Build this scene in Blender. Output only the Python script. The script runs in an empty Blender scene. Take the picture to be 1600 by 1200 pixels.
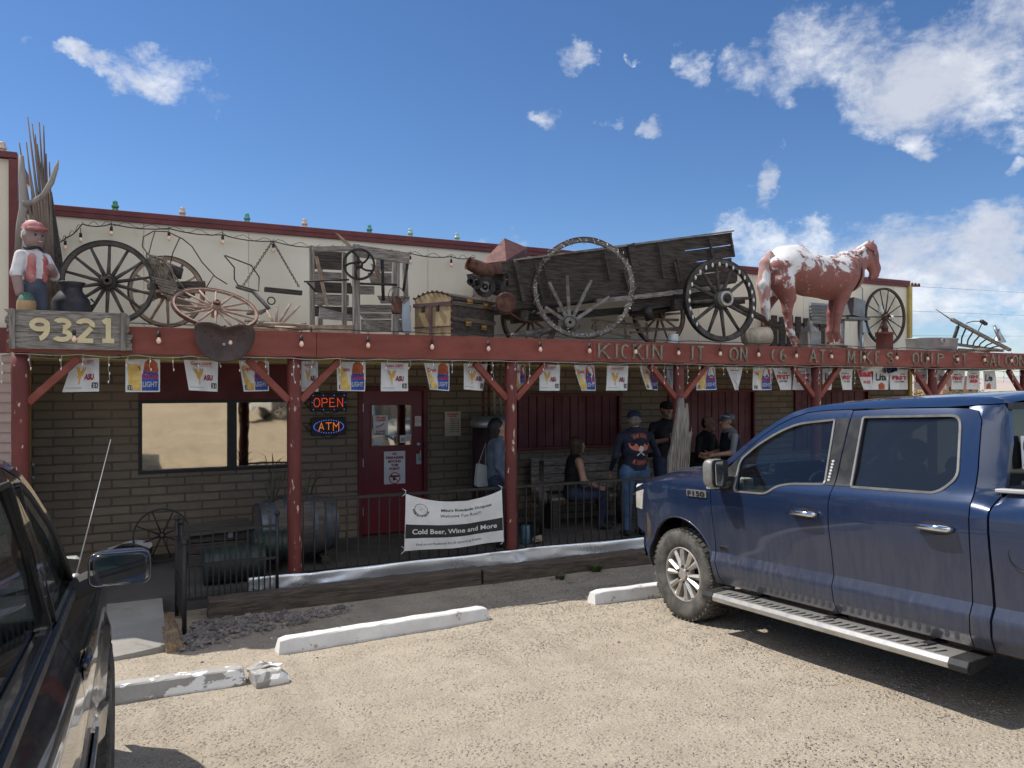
import bpy, bmesh, math, random
import numpy as np
from mathutils import Vector, Matrix, Euler, noise as mnoise
R = math.radians
SC = bpy.context.scene
COL = SC.collection
random.seed(7)
# ---------------------------------------------------------------- camera
TH = R(26.0); SI, CO = math.sin(TH), math.cos(TH); FPX = 1200.0; HZ = 603.0; CZ = 2.08
cam_d = bpy.data.cameras.new('camera'); cam = bpy.data.objects.new('camera', cam_d); COL.objects.link(cam)
cam.location = (0, 0, CZ); cam.rotation_euler = (R(90), 0, -TH)
cam_d.sensor_width = 36; cam_d.lens = 36 * FPX / 1600; cam_d.shift_y = (HZ - 600) / 1600
cam_d.clip_start = .05; cam_d.clip_end = 20000
SC.camera = cam
# ---------------------------------------------------------------- light
SUN = Vector((-.50, .50, 1.0)).normalized()
sd = bpy.data.lights.new('sun', 'SUN'); so = bpy.data.objects.new('sun', sd); COL.objects.link(so)
sd.energy = 4.4; sd.angle = R(.5); sd.color = (1, .955, .88)
so.rotation_euler = SUN.to_track_quat('Z', 'Y').to_euler(); so.location = (0, 0, 30)
SC.view_settings.view_transform = 'Standard'; SC.view_settings.look = 'None'
SC.view_settings.exposure = 0.24; SC.view_settings.gamma = 1
SC.render.engine = 'CYCLES'
try:
    SC.cycles.max_bounces = 6; SC.cycles.transparent_max_bounces = 12; SC.cycles.use_denoising = True
except Exception: pass

def azel(px, py):
    a = (px - 800) / FPX; b = (HZ - py) / FPX
    v = Vector((SI + a * CO, CO - a * SI, b)).normalized()
    return math.atan2(v.x, v.y), math.asin(v.z)

# ---------------------------------------------------------------- nodes helper
class NT:
    def __init__(s, nt): s.t = nt; s.n = nt.nodes; s.l = nt.links
    def new(s, ty, **kw):
        n = s.n.new(ty)
        for k, v in kw.items(): setattr(n, k, v)
        return n
    def inp(s, n, i, v):
        if v is None: return
        if isinstance(v, bpy.types.NodeSocket): s.l.new(v, n.inputs[i])
        else:
            sk = n.inputs[i]
            if sk.type == 'RGBA' and len(v) == 3: v = (*v, 1)
            sk.default_value = v
    def math(s, op, a, b=None, c=None, clamp=False):
        n = s.new('ShaderNodeMath', operation=op); n.use_clamp = clamp
        s.inp(n, 0, a); s.inp(n, 1, b); s.inp(n, 2, c); return n.outputs[0]
    def mix(s, f, a, b, blend='MIX'):
        n = s.new('ShaderNodeMix', data_type='RGBA', blend_type=blend)
        s.inp(n, 0, f); s.inp(n, 6, a); s.inp(n, 7, b); return n.outputs[2]
    def noise(s, vec, scale, detail=4, rough=.55, dist=0):
        n = s.new('ShaderNodeTexNoise'); s.inp(n, 'Vector', vec); s.inp(n, 'Scale', scale)
        s.inp(n, 'Detail', detail); s.inp(n, 'Roughness', rough); s.inp(n, 'Distortion', dist)
        return n.outputs[0]
    def vor(s, vec, scale, feat='F1', rand=1.0):
        n = s.new('ShaderNodeTexVoronoi', feature=feat); s.inp(n, 'Vector', vec); s.inp(n, 'Scale', scale); s.inp(n, 'Randomness', rand)
        return n
    def ramp(s, fac, lo, hi, smooth=True):
        n = s.new('ShaderNodeMapRange'); n.interpolation_type = 'SMOOTHSTEP' if smooth else 'LINEAR'
        s.inp(n, 0, fac); s.inp(n, 1, lo); s.inp(n, 2, hi); s.inp(n, 3, 0.0); s.inp(n, 4, 1.0); return n.outputs[0]
    def mapv(s, vec, scale=(1, 1, 1), rot=(0, 0, 0), loc=(0, 0, 0)):
        n = s.new('ShaderNodeMapping'); s.inp(n, 0, vec); n.inputs[1].default_value = loc; n.inputs[2].default_value = rot; n.inputs[3].default_value = scale
        return n.outputs[0]
    def objco(s): return s.new('ShaderNodeTexCoord').outputs['Object']
    def sep(s, v): n = s.new('ShaderNodeSeparateXYZ'); s.inp(n, 0, v); return n.outputs
    def bump(s, h, strength=.3, dist=.01, nrm=None):
        n = s.new('ShaderNodeBump'); s.inp(n, 'Height', h); s.inp(n, 'Strength', strength); s.inp(n, 'Distance', dist); s.inp(n, 'Normal', nrm)
        return n.outputs[0]

def newmat(name):
    m = bpy.data.materials.new(name); m.use_nodes = True
    t = NT(m.node_tree); p = m.node_tree.nodes['Principled BSDF']
    return m, t, p

def mat(name, c1, c2=None, scale=4, stretch=(1, 1, 1), rough=.8, metal=0, bump=.3, bscale=None, bdist=.004, detail=5,
        peel=None, spec=.4, coat=0, lo=.35, hi=.65, dirt=None):
    m, t, p = newmat(name)
    oc = t.objco(); v = t.mapv(oc, stretch)
    c2 = c2 or tuple(x * .7 for x in c1)
    f = t.ramp(t.noise(v, scale, detail, .6), lo, hi)
    col = t.mix(f, c1, c2)
    big = t.noise(oc, scale * .23 + .3, 2, .5)
    col = t.mix(t.math('MULTIPLY', t.ramp(big, .4, .7), .25), col, tuple(x * .6 for x in c1))
    rg = t.math('ADD', t.math('MULTIPLY', f, .15), rough - .07)
    if peel:
        pc, thr, ps = peel[:3]
        pn = t.noise(t.mapv(oc, peel[3] if len(peel) > 3 else (1, 1, 1)), ps, 6, .6)
        pf = t.ramp(pn, thr, thr + .02)
        col = t.mix(pf, col, pc)
    if dirt:
        dn = t.ramp(t.noise(oc, dirt[1], 5, .6), dirt[2], dirt[2] + .25)
        col = t.mix(t.math('MULTIPLY', dn, .8), col, dirt[0])
    t.inp(p, 'Base Color', col); t.inp(p, 'Roughness', rg); t.inp(p, 'Metallic', metal)
    t.inp(p, 'Specular IOR Level', spec); t.inp(p, 'Coat Weight', coat)
    if bump:
        h = t.noise(t.mapv(oc, stretch), bscale or scale * 3, 6, .65)
        t.inp(p, 'Normal', t.bump(h, bump, bdist))
    return m

# ---------------------------------------------------------------- world
w = bpy.data.worlds.new('World'); SC.world = w; w.use_nodes = True
t = NT(w.node_tree); bg = w.node_tree.nodes['Background']
sky = t.new('ShaderNodeTexSky', sky_type='NISHITA'); sky.sun_disc = False
sky.sun_elevation = math.asin(SUN.z); sky.sun_rotation = math.atan2(SUN.x, SUN.y)
sky.altitude = 1200; sky.air_density = 1.0; sky.dust_density = .15; sky.ozone_density = 3.0
g = t.new('ShaderNodeTexCoord').outputs['Generated']
xyz = t.sep(g)
az = t.math('ARCTAN2', xyz[0], xyz[1]); el = t.math('ARCSINE', xyz[2])
comb = t.new('ShaderNodeCombineXYZ'); t.inp(comb, 0, az); t.inp(comb, 1, t.math('MULTIPLY', el, 1.15)); ae = comb.outputs[0]
wp1 = t.noise(ae, 9, 5, .65); wp2 = t.noise(t.mapv(ae, (1, 1, 1), loc=(4, 2, 7)), 9, 5, .65)
azw = t.math('ADD', az, t.math('MULTIPLY', t.math('SUBTRACT', wp1, .5), .16)); elw = t.math('ADD', el, t.math('MULTIPLY', t.math('SUBTRACT', wp2, .5), .12))
# cloud banks, each a soft ellipse (direction, half sizes in radians, weight) eaten away by noise
CL = [(240, 118, 66, 46, .9), (150, 100, 60, 20, .8), (330, 160, 24, 34, .6), (903, 85, 36, 20, .72), (850, 187, 42, 16, .62), (1009, 203, 44, 26, 1.0), (930, 196, 16, 12, .6),
      (1215, 285, 28, 45, 1.1), (1300, 80, 145, 70, .85), (1190, 115, 75, 65, .7), (1460, 120, 185, 100, 1.12), (1590, 60, 110, 150, 1.0), (1430, 222, 40, 24, 1.0), (1565, 240, 24, 18, .7), (1075, 110, 26, 36, .58),
      (1560, 355, 85, 60, 1.15), (1400, 390, 170, 50, .85), (1210, 385, 110, 45, .85), (1460, 470, 190, 50, .85), (1520, 420, 140, 30, .95), (1600, 520, 150, 24, .7), (790, 395, 60, 26, .85), (880, 405, 40, 14, .7),
      (1500, 560, 180, 26, .75), (1900, 200, 260, 180, 1.2), (1250, 360, 40, 20, .8), (50, 75, 24, 10, .55), (989, 105, 8, 8, .55)]
mask = None
for px, py, rx, ry, wt in CL:
    a0, e0 = azel(px, py); a1, _ = azel(px + rx, py); _, e1 = azel(px, py - ry)
    dx = t.math('DIVIDE', t.math('SUBTRACT', azw, a0), abs(a1 - a0) * 1.25)
    dy = t.math('DIVIDE', t.math('SUBTRACT', elw, e0), abs(e1 - e0) * 1.25)
    d = t.math('ADD', t.math('MULTIPLY', dx, dx), t.math('MULTIPLY', dy, dy))
    b = t.math('MULTIPLY', t.math('SUBTRACT', 1.0, d, clamp=True), wt)
    mask = b if mask is None else t.math('MAXIMUM', mask, b)
n1 = t.noise(ae, 10, 8, .62, .35)
n2 = t.noise(t.mapv(ae, (1, 1.5, 1)), 38, 6, .65, .3)
nn = t.math('ADD', t.math('MULTIPLY', n1, .72), t.math('MULTIPLY', n2, .28))
dens = t.math('SUBTRACT', t.math('ADD', t.math('MULTIPLY', t.math('POWER', mask, .6), 1.2), t.math('MULTIPLY', nn, 3.2)), 2.08)
dens = t.math('MULTIPLY', t.ramp(dens, 0.0, 1.0), t.ramp(mask, 0.0, .22))
# behind the camera: unseen bright clouds added as fill light for the shaded front
gen = t.ramp(t.noise(g, 2.6, 8, .6, .3), .44, .56)
back = t.ramp(xyz[1], .05, -.35)
gen = t.math('MULTIPLY', t.math('MULTIPLY', gen, back), t.ramp(xyz[2], .18, .56)); dens = t.math('MAXIMUM', dens, gen)
shade = t.ramp(t.noise(t.mapv(ae, (1, 1, 1), loc=(.012, -.02, 0)), 9, 6, .6, .3), .38, .60)
ccol = t.mix(shade, (6.0, 6.15, 6.4), (3.9, 4.15, 4.75))
ccol = t.mix(back, ccol, (12.3, 12.1, 11.6))  # added clouds set brighter than the visible ones, for fill
skt = t.mix(1.0, sky.outputs[0], (.67, .69, .75), 'MULTIPLY')
skc = t.new('ShaderNodeHueSaturation'); t.inp(skc, 'Color', skt); skc.inputs['Saturation'].default_value = 1.12; skc.inputs['Value'].default_value = 1.0
fin = t.mix(t.math('MULTIPLY', dens, .93), skc.outputs[0], ccol)
t.inp(bg, 0, fin); bg.inputs[1].default_value = 0.14
try: w.cycles.sampling_method = 'NONE'
except Exception: pass

# ---------------------------------------------------------------- placing from the survey of the photograph
def ray(px, py):
    a = (px - 800) / FPX; b = (HZ - py) / FPX
    return (SI + a * CO, CO - a * SI, b)
def at(px, py, Y):
    r = ray(px, py); k = Y / r[1]; return Vector((r[0] * k, Y, CZ + r[2] * k))
def xat(px, Y): return at(px, 600, Y).x
def GZ(Y):
    return -.18 + .059 * (8.2 - max(min(Y, 8.2), -60))
def gat(px, py):
    r = ray(px, py); k = -1.7762 / (r[2] + .059 * r[1]); return Vector((r[0] * k, r[1] * k, CZ + r[2] * k))

# ---------------------------------------------------------------- mesh builder
class MB:
    def __init__(s): s.v = []; s.f = []; s.m = []; s.s = []
    def add(s, vs, fs, mi=0, smooth=False):
        o = len(s.v); s.v += [Vector(v) for v in vs]
        for f in fs: s.f.append([i + o for i in f]); s.m.append(mi); s.s.append(smooth)
        return s
    def box(s, c, size, rot=None, mi=0):
        x, y, z = [k / 2 for k in size]; M = rot if rot is not None else Matrix.Identity(3)
        if isinstance(M, (tuple, list)): M = Euler(M).to_matrix()
        c = Vector(c)
        vs = [c + M @ Vector((i * x, j * y, k * z)) for i in (-1, 1) for j in (-1, 1) for k in (-1, 1)]
        return s.add(vs, [(0, 1, 3, 2), (4, 6, 7, 5), (0, 4, 5, 1), (2, 3, 7, 6), (0, 2, 6, 4), (1, 5, 7, 3)], mi)
    def bar(s, a, b, w, h, up=(0, 0, 1), mi=0, ends=None):
        a, b = Vector(a), Vector(b); d = (b - a).normalized(); up = Vector(up)
        if abs(d.dot(up)) > .98: up = Vector((1, 0, 0))
        x = d.cross(up).normalized(); u = x.cross(d).normalized()
        vs = []
        for k, p in enumerate((a, b)):
            q = 1 if ends is None else ends[k]
            for i, j in ((-1, -1), (1, -1), (1, 1), (-1, 1)): vs.append(p + x * i * w / 2 * q + u * j * h / 2 * q)
        return s.add(vs, [(3, 2, 1, 0), (4, 5, 6, 7), (0, 1, 5, 4), (1, 2, 6, 5), (2, 3, 7, 6), (3, 0, 4, 7)], mi)
    def tube(s, pts, r, n=8, closed=False, caps=True, mi=0, smooth=True):
        pts = [Vector(p) for p in pts]; N = len(pts)
        rs = r if isinstance(r, (list, tuple)) else [r] * N
        vs = []; prev = None
        for i, p in enumerate(pts):
            if closed: d = pts[(i + 1) % N] - pts[i - 1]
            else: d = pts[min(i + 1, N - 1)] - pts[max(i - 1, 0)]
            if d.length < 1e-9: d = Vector((0, 0, 1))
            d.normalize()
            if prev is None:
                u = Vector((0, 0, 1)) if abs(d.z) < .9 else Vector((1, 0, 0))
                u = (u - d * u.dot(d)).normalized()
            else:
                u = prev - d * prev.dot(d)
                u = u.normalized() if u.length > 1e-6 else d.orthogonal().normalized()
            prev = u; w_ = d.cross(u)
            for k in range(n):
                a = 2 * math.pi * k / n; vs.append(p + (u * math.cos(a) + w_ * math.sin(a)) * rs[i])
        fs = []
        for i in range(N if closed else N - 1):
            j = (i + 1) % N
            for k in range(n): fs.append((i * n + k, i * n + (k + 1) % n, j * n + (k + 1) % n, j * n + k))
        if caps and not closed: fs += [tuple(reversed(range(n))), tuple((N - 1) * n + k for k in range(n))]
        return s.add(vs, fs, mi, smooth)
    def lathe(s, prof, n=24, M=None, mi=0, smooth=True, rfun=None, cap=False):
        M = M or Matrix.Identity(4); vs = []
        for i, (r, z) in enumerate(prof):
            for k in range(n):
                a = 2 * math.pi * k / n; rr = r * (rfun(a, i) if rfun else 1)
                vs.append(M @ Vector((rr * math.cos(a), rr * math.sin(a), z)))
        fs = [(i * n + k, i * n + (k + 1) % n, (i + 1) * n + (k + 1) % n, (i + 1) * n + k) for i in range(len(prof) - 1) for k in range(n)]
        if cap: fs += [tuple(reversed(range(n))), tuple((len(prof) - 1) * n + k for k in range(n))]
        return s.add(vs, fs, mi, smooth)
    def prism(s, out, d0, d1, M=None, mi=0):
        # outline (x, z) extruded along y from d0 to d1
        M = M or Matrix.Identity(4); n = len(out)
        vs = [M @ Vector((x, d0, z)) for x, z in out] + [M @ Vector((x, d1, z)) for x, z in out]
        fs = [tuple(range(n)), tuple(reversed(range(n, 2 * n)))] + [(i, i + n, (i + 1) % n + n, (i + 1) % n) for i in range(n)]
        return s.add(vs, fs, mi)
    def grid(s, fn, nu, nv, mi=0, smooth=True):
        vs = [fn(i / nu, j / nv) for j in range(nv + 1) for i in range(nu + 1)]
        fs = [(j * (nu + 1) + i, j * (nu + 1) + i + 1, (j + 1) * (nu + 1) + i + 1, (j + 1) * (nu + 1) + i) for j in range(nv) for i in range(nu)]
        return s.add(vs, fs, mi, smooth)
    def ball(s, c, r, n=12, mi=0):
        c = Vector(c); r = r if isinstance(r, (tuple, list)) else (r, r, r); m = max(4, n // 2)
        prof = [(math.sin(math.pi * i / m), -math.cos(math.pi * i / m)) for i in range(m + 1)]
        M = Matrix.Translation(c) @ Matrix.Diagonal((*r, 1))
        prof[0] = (.001, -1); prof[-1] = (.001, 1)
        return s.lathe(prof, n, M, mi)
    def glyphs(s, text, fn, h, mi=0, bold=0, center=True, depth=0, width=None, spacing=1.0):
        vs, fs = textmesh(text, bold, spacing)
        if not len(vs): return s
        x0 = min(v[0] for v in vs); x1 = max(v[0] for v in vs); y0 = min(v[1] for v in vs); y1 = max(v[1] for v in vs)
        k = h / CAPH; kx = k if width is None else width / max(x1 - x0, 1e-6)
        cx = (x0 + x1) / 2 if center else x0
        P = [fn((v[0] - cx) * kx, v[1] * k) for v in vs]
        return s.add(P, fs, mi)
    def build(s, name, mats, parent=None, loc=None, bevel=0, weld=False, sharp=None, wp=None):
        # wp: parent given while the vertices are in world metres; no parent and no loc: origin goes to the foot of the mesh
        if wp is not None:
            o_ = Vector(wp.location) if wp.parent is None else Vector(wp.location) + Vector(wp.parent.location)
            s.v = [v - o_ for v in s.v]; parent = wp
        elif parent is None and loc is None:
            lo = [min(v[i] for v in s.v) for i in range(3)]; hi = [max(v[i] for v in s.v) for i in range(3)]
            loc = Vector(((lo[0] + hi[0]) / 2, (lo[1] + hi[1]) / 2, lo[2])); s.v = [v - loc for v in s.v]
        me = bpy.data.meshes.new(name); me.from_pydata([tuple(v) for v in s.v], [], s.f)
        if not isinstance(mats, (list, tuple)): mats = [mats]
        for m_ in mats: me.materials.append(m_)
        me.polygons.foreach_set('material_index', s.m); me.polygons.foreach_set('use_smooth', s.s)
        me.validate(); me.update()
        if weld:
            bm = bmesh.new(); bm.from_mesh(me); bmesh.ops.remove_doubles(bm, verts=bm.verts, dist=1e-5)
            bmesh.ops.recalc_face_normals(bm, faces=bm.faces); bm.to_mesh(me); bm.free()
        if sharp: me.set_sharp_from_angle(angle=R(sharp))
        o = bpy.data.objects.new(name, me); COL.objects.link(o)
        if parent: o.parent = parent
        if loc is not None: o.location = loc
        if bevel:
            b = o.modifiers.new('bevel', 'BEVEL'); b.width = bevel; b.segments = 1; b.limit_method = 'ANGLE'; b.angle_limit = R(40)
        return o
_tm = {}
CAPH = .729
def textmesh(text, bold=0, spacing=1.0):
    key = (text, bold, spacing)
    if key in _tm: return _tm[key]
    cu = bpy.data.curves.new('t', 'FONT'); cu.body = text; cu.offset = bold; cu.resolution_u = 3; cu.space_character = spacing
    ob = bpy.data.objects.new('t', cu); COL.objects.link(ob)
    dg = bpy.context.evaluated_depsgraph_get(); me = bpy.data.meshes.new_from_object(ob.evaluated_get(dg))
    r = ([tuple(v.co) for v in me.vertices], [tuple(p.vertices) for p in me.polygons])
    bpy.data.objects.remove(ob); bpy.data.curves.remove(cu); bpy.data.meshes.remove(me)
    _tm[key] = r; return r

def tag(o, label=None, cat=None, group=None, kind=None):
    if label: o['label'] = label
    if cat: o['category'] = cat
    if group: o['group'] = group
    if kind: o['kind'] = kind
    return o
def empty(name, loc, label=None, cat=None, group=None, rot=None):
    o = bpy.data.objects.new(name, None); COL.objects.link(o); o.location = loc; o.empty_display_size = .1
    if rot: o.rotation_euler = rot
    return tag(o, label, cat, group)
def copy_tree(o, parent=None):
    c = o.copy(); COL.objects.link(c)
    if parent: c.parent = parent
    for ch in list(o.children): copy_tree(ch, c)
    return c
def rotm(e): return Euler(e).to_matrix()
# ================================================================ materials
RED = mat('red_brown_paint', (.245, .062, .043), (.19, .048, .034), 3, (1, 1, 3), .62, bump=.25, peel=((.33, .2, .15), .74, 9))
REDPOST = mat('peeling_red_paint', (.16, .036, .03), (.12, .028, .024), 4, (1, 1, .4), .6, bump=.35, peel=((.5, .42, .33), .625, 16, (1, 1, .35)))
REDDARK = mat('dark_red_paint', (.13, .018, .022), (.09, .012, .016), 3, rough=.5, bump=.15, peel=((.3, .14, .12), .74, 14))
CREAM = mat('cream_sheet_metal', (.78, .715, .585), (.71, .65, .525), 1.2, (1, 1, .25), .55, bump=.08, dirt=((.34, .26, .17), 1.6, .62), peel=((.25, .14, .08), .765, 11))
TRIM = mat('dark_red_metal_trim', (.16, .035, .035), (.12, .03, .03), 5, rough=.5, bump=.1)
YEL = mat('mustard_paint', (.50, .39, .12), (.42, .32, .1), 4, rough=.6, bump=.1)
GREYWOOD = mat('grey_weathered_wood', (.29, .265, .235), (.13, .115, .1), 7, (9, 9, .6), .9, bump=.8, bscale=16, bdist=.006)
GREYWOODX = mat('grey_weathered_board', (.30, .275, .245), (.12, .105, .09), 7, (1, 9, 9), .9, bump=.8, bscale=16, bdist=.006)
DARKWOOD = mat('dark_weathered_wood', (.085, .07, .06), (.035, .028, .025), 6, (.7, 9, 9), .9, bump=.8, bscale=14, bdist=.006)
WHEELWOOD = mat('dark_wheel_wood', (.10, .085, .075), (.045, .038, .033), 8, rough=.85, bump=.6, bscale=30)
TANWOOD = mat('tan_dry_wood', (.36, .27, .2), (.2, .14, .1), 8, rough=.85, bump=.5, bscale=30)
TIE = mat('old_railroad_tie', (.13, .10, .078), (.055, .044, .035), 6, (.6, 9, 9), .92, bump=.9, bscale=12, bdist=.01)
RUST = mat('rusty_iron', (.16, .075, .05), (.07, .035, .028), 9, rough=.8, metal=.3, bump=.5)
IRON = mat('dark_iron', (.055, .048, .045), (.03, .027, .026), 9, rough=.6, metal=.6, bump=.3)
BLACKM = mat('black_paint_metal', (.022, .022, .024), (.035, .032, .03), 9, rough=.5, metal=.2, bump=.1)
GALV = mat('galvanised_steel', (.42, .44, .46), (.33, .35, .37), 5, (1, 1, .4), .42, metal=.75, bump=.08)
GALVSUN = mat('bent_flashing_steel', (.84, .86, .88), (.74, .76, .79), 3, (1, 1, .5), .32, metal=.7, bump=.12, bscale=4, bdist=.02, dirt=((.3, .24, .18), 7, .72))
WHITEP = mat('white_painted_concrete', (.74, .73, .70), (.62, .61, .58), 5, rough=.8, bump=.4, peel=((.36, .33, .30), .63, 13))
WHITEWORN = mat('worn_white_paint_on_concrete', (.40, .385, .36), (.33, .315, .29), 6, rough=.85, bump=.45, peel=((.84, .83, .8), .535, 7, (.6, 1, 1)))
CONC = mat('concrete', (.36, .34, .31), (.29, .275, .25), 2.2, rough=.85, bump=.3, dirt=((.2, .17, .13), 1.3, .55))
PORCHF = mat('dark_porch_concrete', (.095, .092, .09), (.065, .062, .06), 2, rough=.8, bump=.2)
WHITE = mat('white_vinyl', (.78, .78, .77), (.72, .72, .72), 3, rough=.45, bump=.1, bscale=3, bdist=.01)
PRINT = mat('black_print', (.02, .02, .022), (.03, .03, .03), 3, rough=.5, bump=0)
REDPR = mat('red_print', (.55, .03, .03), (.5, .03, .03), 3, rough=.5, bump=0)
MAROON = mat('maroon_print', (.28, .015, .05), (.24, .01, .04), 3, rough=.5, bump=0)
GOLDPR = mat('gold_print', (.72, .42, .06), (.6, .33, .05), 12, rough=.5, bump=0)
BLUEPR = mat('blue_print', (.03, .09, .38), (.02, .06, .28), 12, rough=.5, bump=0)
BEERPR = mat('amber_print', (.75, .55, .18), (.6, .38, .08), 12, rough=.5, bump=0)
ORANGEPR = mat('orange_print', (.5, .12, .03), (.35, .07, .02), 12, rough=.5, bump=0)
GREYPR = mat('grey_print', (.5, .5, .52), (.4, .4, .42), 12, rough=.5, bump=0)

def brickmat(name, c1, c2, cm, bw, bh, off=.5, mort=.012):
    m, t, p = newmat(name)
    oc = t.objco(); x = t.sep(oc)
    cb = t.new('ShaderNodeCombineXYZ'); wob = t.math('MULTIPLY', t.math('SUBTRACT', t.noise(oc, 9, 3), .5), .014)
    t.inp(cb, 0, t.math('ADD', t.math('ADD', x[0], x[1]), wob)); t.inp(cb, 1, t.math('ADD', x[2], wob))
    b = t.new('ShaderNodeTexBrick'); b.offset = off; b.squash = 1
    t.inp(b, 'Vector', cb.outputs[0]); b.inputs['Scale'].default_value = 1; b.inputs['Brick Width'].default_value = bw; b.inputs['Row Height'].default_value = bh
    b.inputs['Mortar Size'].default_value = mort; b.inputs['Mortar Smooth'].default_value = .35; b.inputs['Bias'].default_value = 0
    t.inp(b, 'Color1', c1); t.inp(b, 'Color2', c2); t.inp(b, 'Mortar', cm)
    n = t.ramp(t.noise(t.mapv(oc, (1, 1, 2.5)), 6, 6, .65), .35, .7)
    cv = t.vor(t.mapv(oc, (2.47, 2.47, 9.48)), 1.0); colb = t.mix(t.math('MULTIPLY', t.sep(cv.outputs['Color'])[0], .35), b.outputs[0], tuple(v * .62 for v in c1))
    stn = t.ramp(t.noise(t.mapv(oc, (1, 1, .35)), 1.7, 6, .7), .54, .72); colb = t.mix(t.math('MULTIPLY', stn, .4), colb, (.12, .10, .08))
    col = t.mix(t.math('MULTIPLY', n, .45), colb, tuple(v * .6 for v in c1))
    col = t.mix(t.math('MULTIPLY', t.ramp(t.noise(oc, .9, 4, .6), .5, .75), .45), col, tuple(v * 1.25 for v in c2))
    t.inp(p, 'Base Color', col); p.inputs['Roughness'].default_value = .9
    h = t.math('ADD', t.math('MULTIPLY', t.math('SUBTRACT', 1, b.outputs[1]), 1.0), t.math('MULTIPLY', t.noise(oc, 28, 5, .7), .35))
    t.inp(p, 'Normal', t.bump(h, .9, .012)); return m
BRICK = brickmat('tan_slump_block', (.27, .212, .15), (.205, .158, .108), (.10, .077, .056), .405, .1055)
PINKB = brickmat('pinkish_slump_block', (.56, .42, .37), (.50, .37, .33), (.36, .27, .23), .405, .1055)

# ground: decomposed granite and gravel
m, t, p = newmat('sandy_gravel')
oc = t.objco()
big = t.noise(oc, .35, 4, .6)
v1 = t.vor(oc, 44); v2 = t.vor(oc, 130)
peb = t.ramp(t.math('ADD', big, t.math('MULTIPLY', t.sep(oc)[0], .028)), .50, .68)
base = t.mix(t.ramp(t.noise(oc, 3, 6, .65), .35, .65), (.50, .435, .34), (.42, .365, .28))
sp = t.mix(t.ramp(t.sep(v1.outputs['Color'])[0], .1, .9), (.20, .165, .14), (.62, .54, .45))
sp2 = t.mix(t.ramp(t.sep(v2.outputs['Color'])[1], .1, .9), (.26, .20, .15), (.60, .50, .39))
f1 = t.math('MULTIPLY', t.ramp(v1.outputs['Distance'], .55, .25), t.ramp(t.sep(v1.outputs['Color'])[2], .45, .6))
col = t.mix(t.math('MULTIPLY', t.ramp(t.noise(oc, 60, 3, .7), .4, .6), .6), base, sp2)
col = t.mix(t.math('MULTIPLY', t.ramp(t.noise(t.mapv(oc, (1, 1, 1), loc=(9, 1, 2)), 75, 4, .8), .56, .66), .42), col, (.24, .195, .15))
col = t.mix(t.math('MULTIPLY', t.ramp(t.noise(t.mapv(oc, (1, 1, 1), loc=(1, 9, 2)), 48, 4, .8), .58, .66), .45), col, (.66, .59, .48))
col = t.mix(t.math('MULTIPLY', f1, t.math('ADD', .35, t.math('MULTIPLY', peb, .6))), col, sp)
col = t.mix(t.math('MULTIPLY', t.ramp(t.noise(t.mapv(oc, (1, 1, 1), loc=(3, 7, 0)), .8, 5, .6), .52, .7), .35), col, (.36, .29, .22))
trk = t.ramp(t.noise(t.mapv(oc, (1.5, .16, 1), rot=(0, 0, R(8))), 1.6, 5, .6), .50, .68); col = t.mix(t.math('MULTIPLY', trk, .28), col, (.27, .225, .18))
t.inp(p, 'Base Color', col); p.inputs['Roughness'].default_value = .95; p.inputs['Specular IOR Level'].default_value = .2
h = t.math('ADD', t.math('MULTIPLY', f1, t.math('ADD', .3, t.math('MULTIPLY', peb, .9))), t.math('ADD', t.math('MULTIPLY', t.noise(oc, 45, 6, .75), .8), t.math('MULTIPLY', t.noise(oc, 6, 3), 1.2)))
t.inp(p, 'Normal', t.bump(h, 1.0, .022)); GROUND = m

# ================================================================ ground
mb = MB()
def gh(x, y):
    z = GZ(y)
    if y > 8.2: z = -.18 - .006 * (y - 8.2) * (1 if y < 60 else 0) - (.31 if y >= 60 else 0)
    near = math.exp(-((x - 2) ** 2 + (y - 4) ** 2) / 120)
    return z + near * (mnoise.noise(Vector((x * .9, y * .9, 0))) * .022 + mnoise.noise(Vector((x * 3, y * 3, 5))) * .008)
def axis(lo, hi, fine0, fine1, step):
    a = [lo]; v = lo
    xs = list(np.arange(fine0, fine1 + 1e-6, step))
    k = fine0; out = []
    d = step * 2
    while k > lo: out.append(k - d if k - d > lo else lo); k = out[-1]; d *= 1.5
    up = []; k = xs[-1]; d = step * 2
    while k < hi: up.append(min(k + d, hi)); k = up[-1]; d *= 1.5
    return sorted(out) + xs + up
gx = axis(-3000, 6000, -2.0, 9.0, .11); gy = axis(-60, 9000, 1.6, 9.2, .11)
nx = len(gx)
mb.add([(x, y, gh(x, y)) for y in gy for x in gx], [(j * nx + i, j * nx + i + 1, (j + 1) * nx + i + 1, (j + 1) * nx + i) for j in range(len(gy) - 1) for i in range(nx - 1)], 0, True)
o = mb.build('ground', GROUND, loc=(0, 0, 0)); tag(o, 'sandy gravel parking lot ground', kind='structure')

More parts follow.
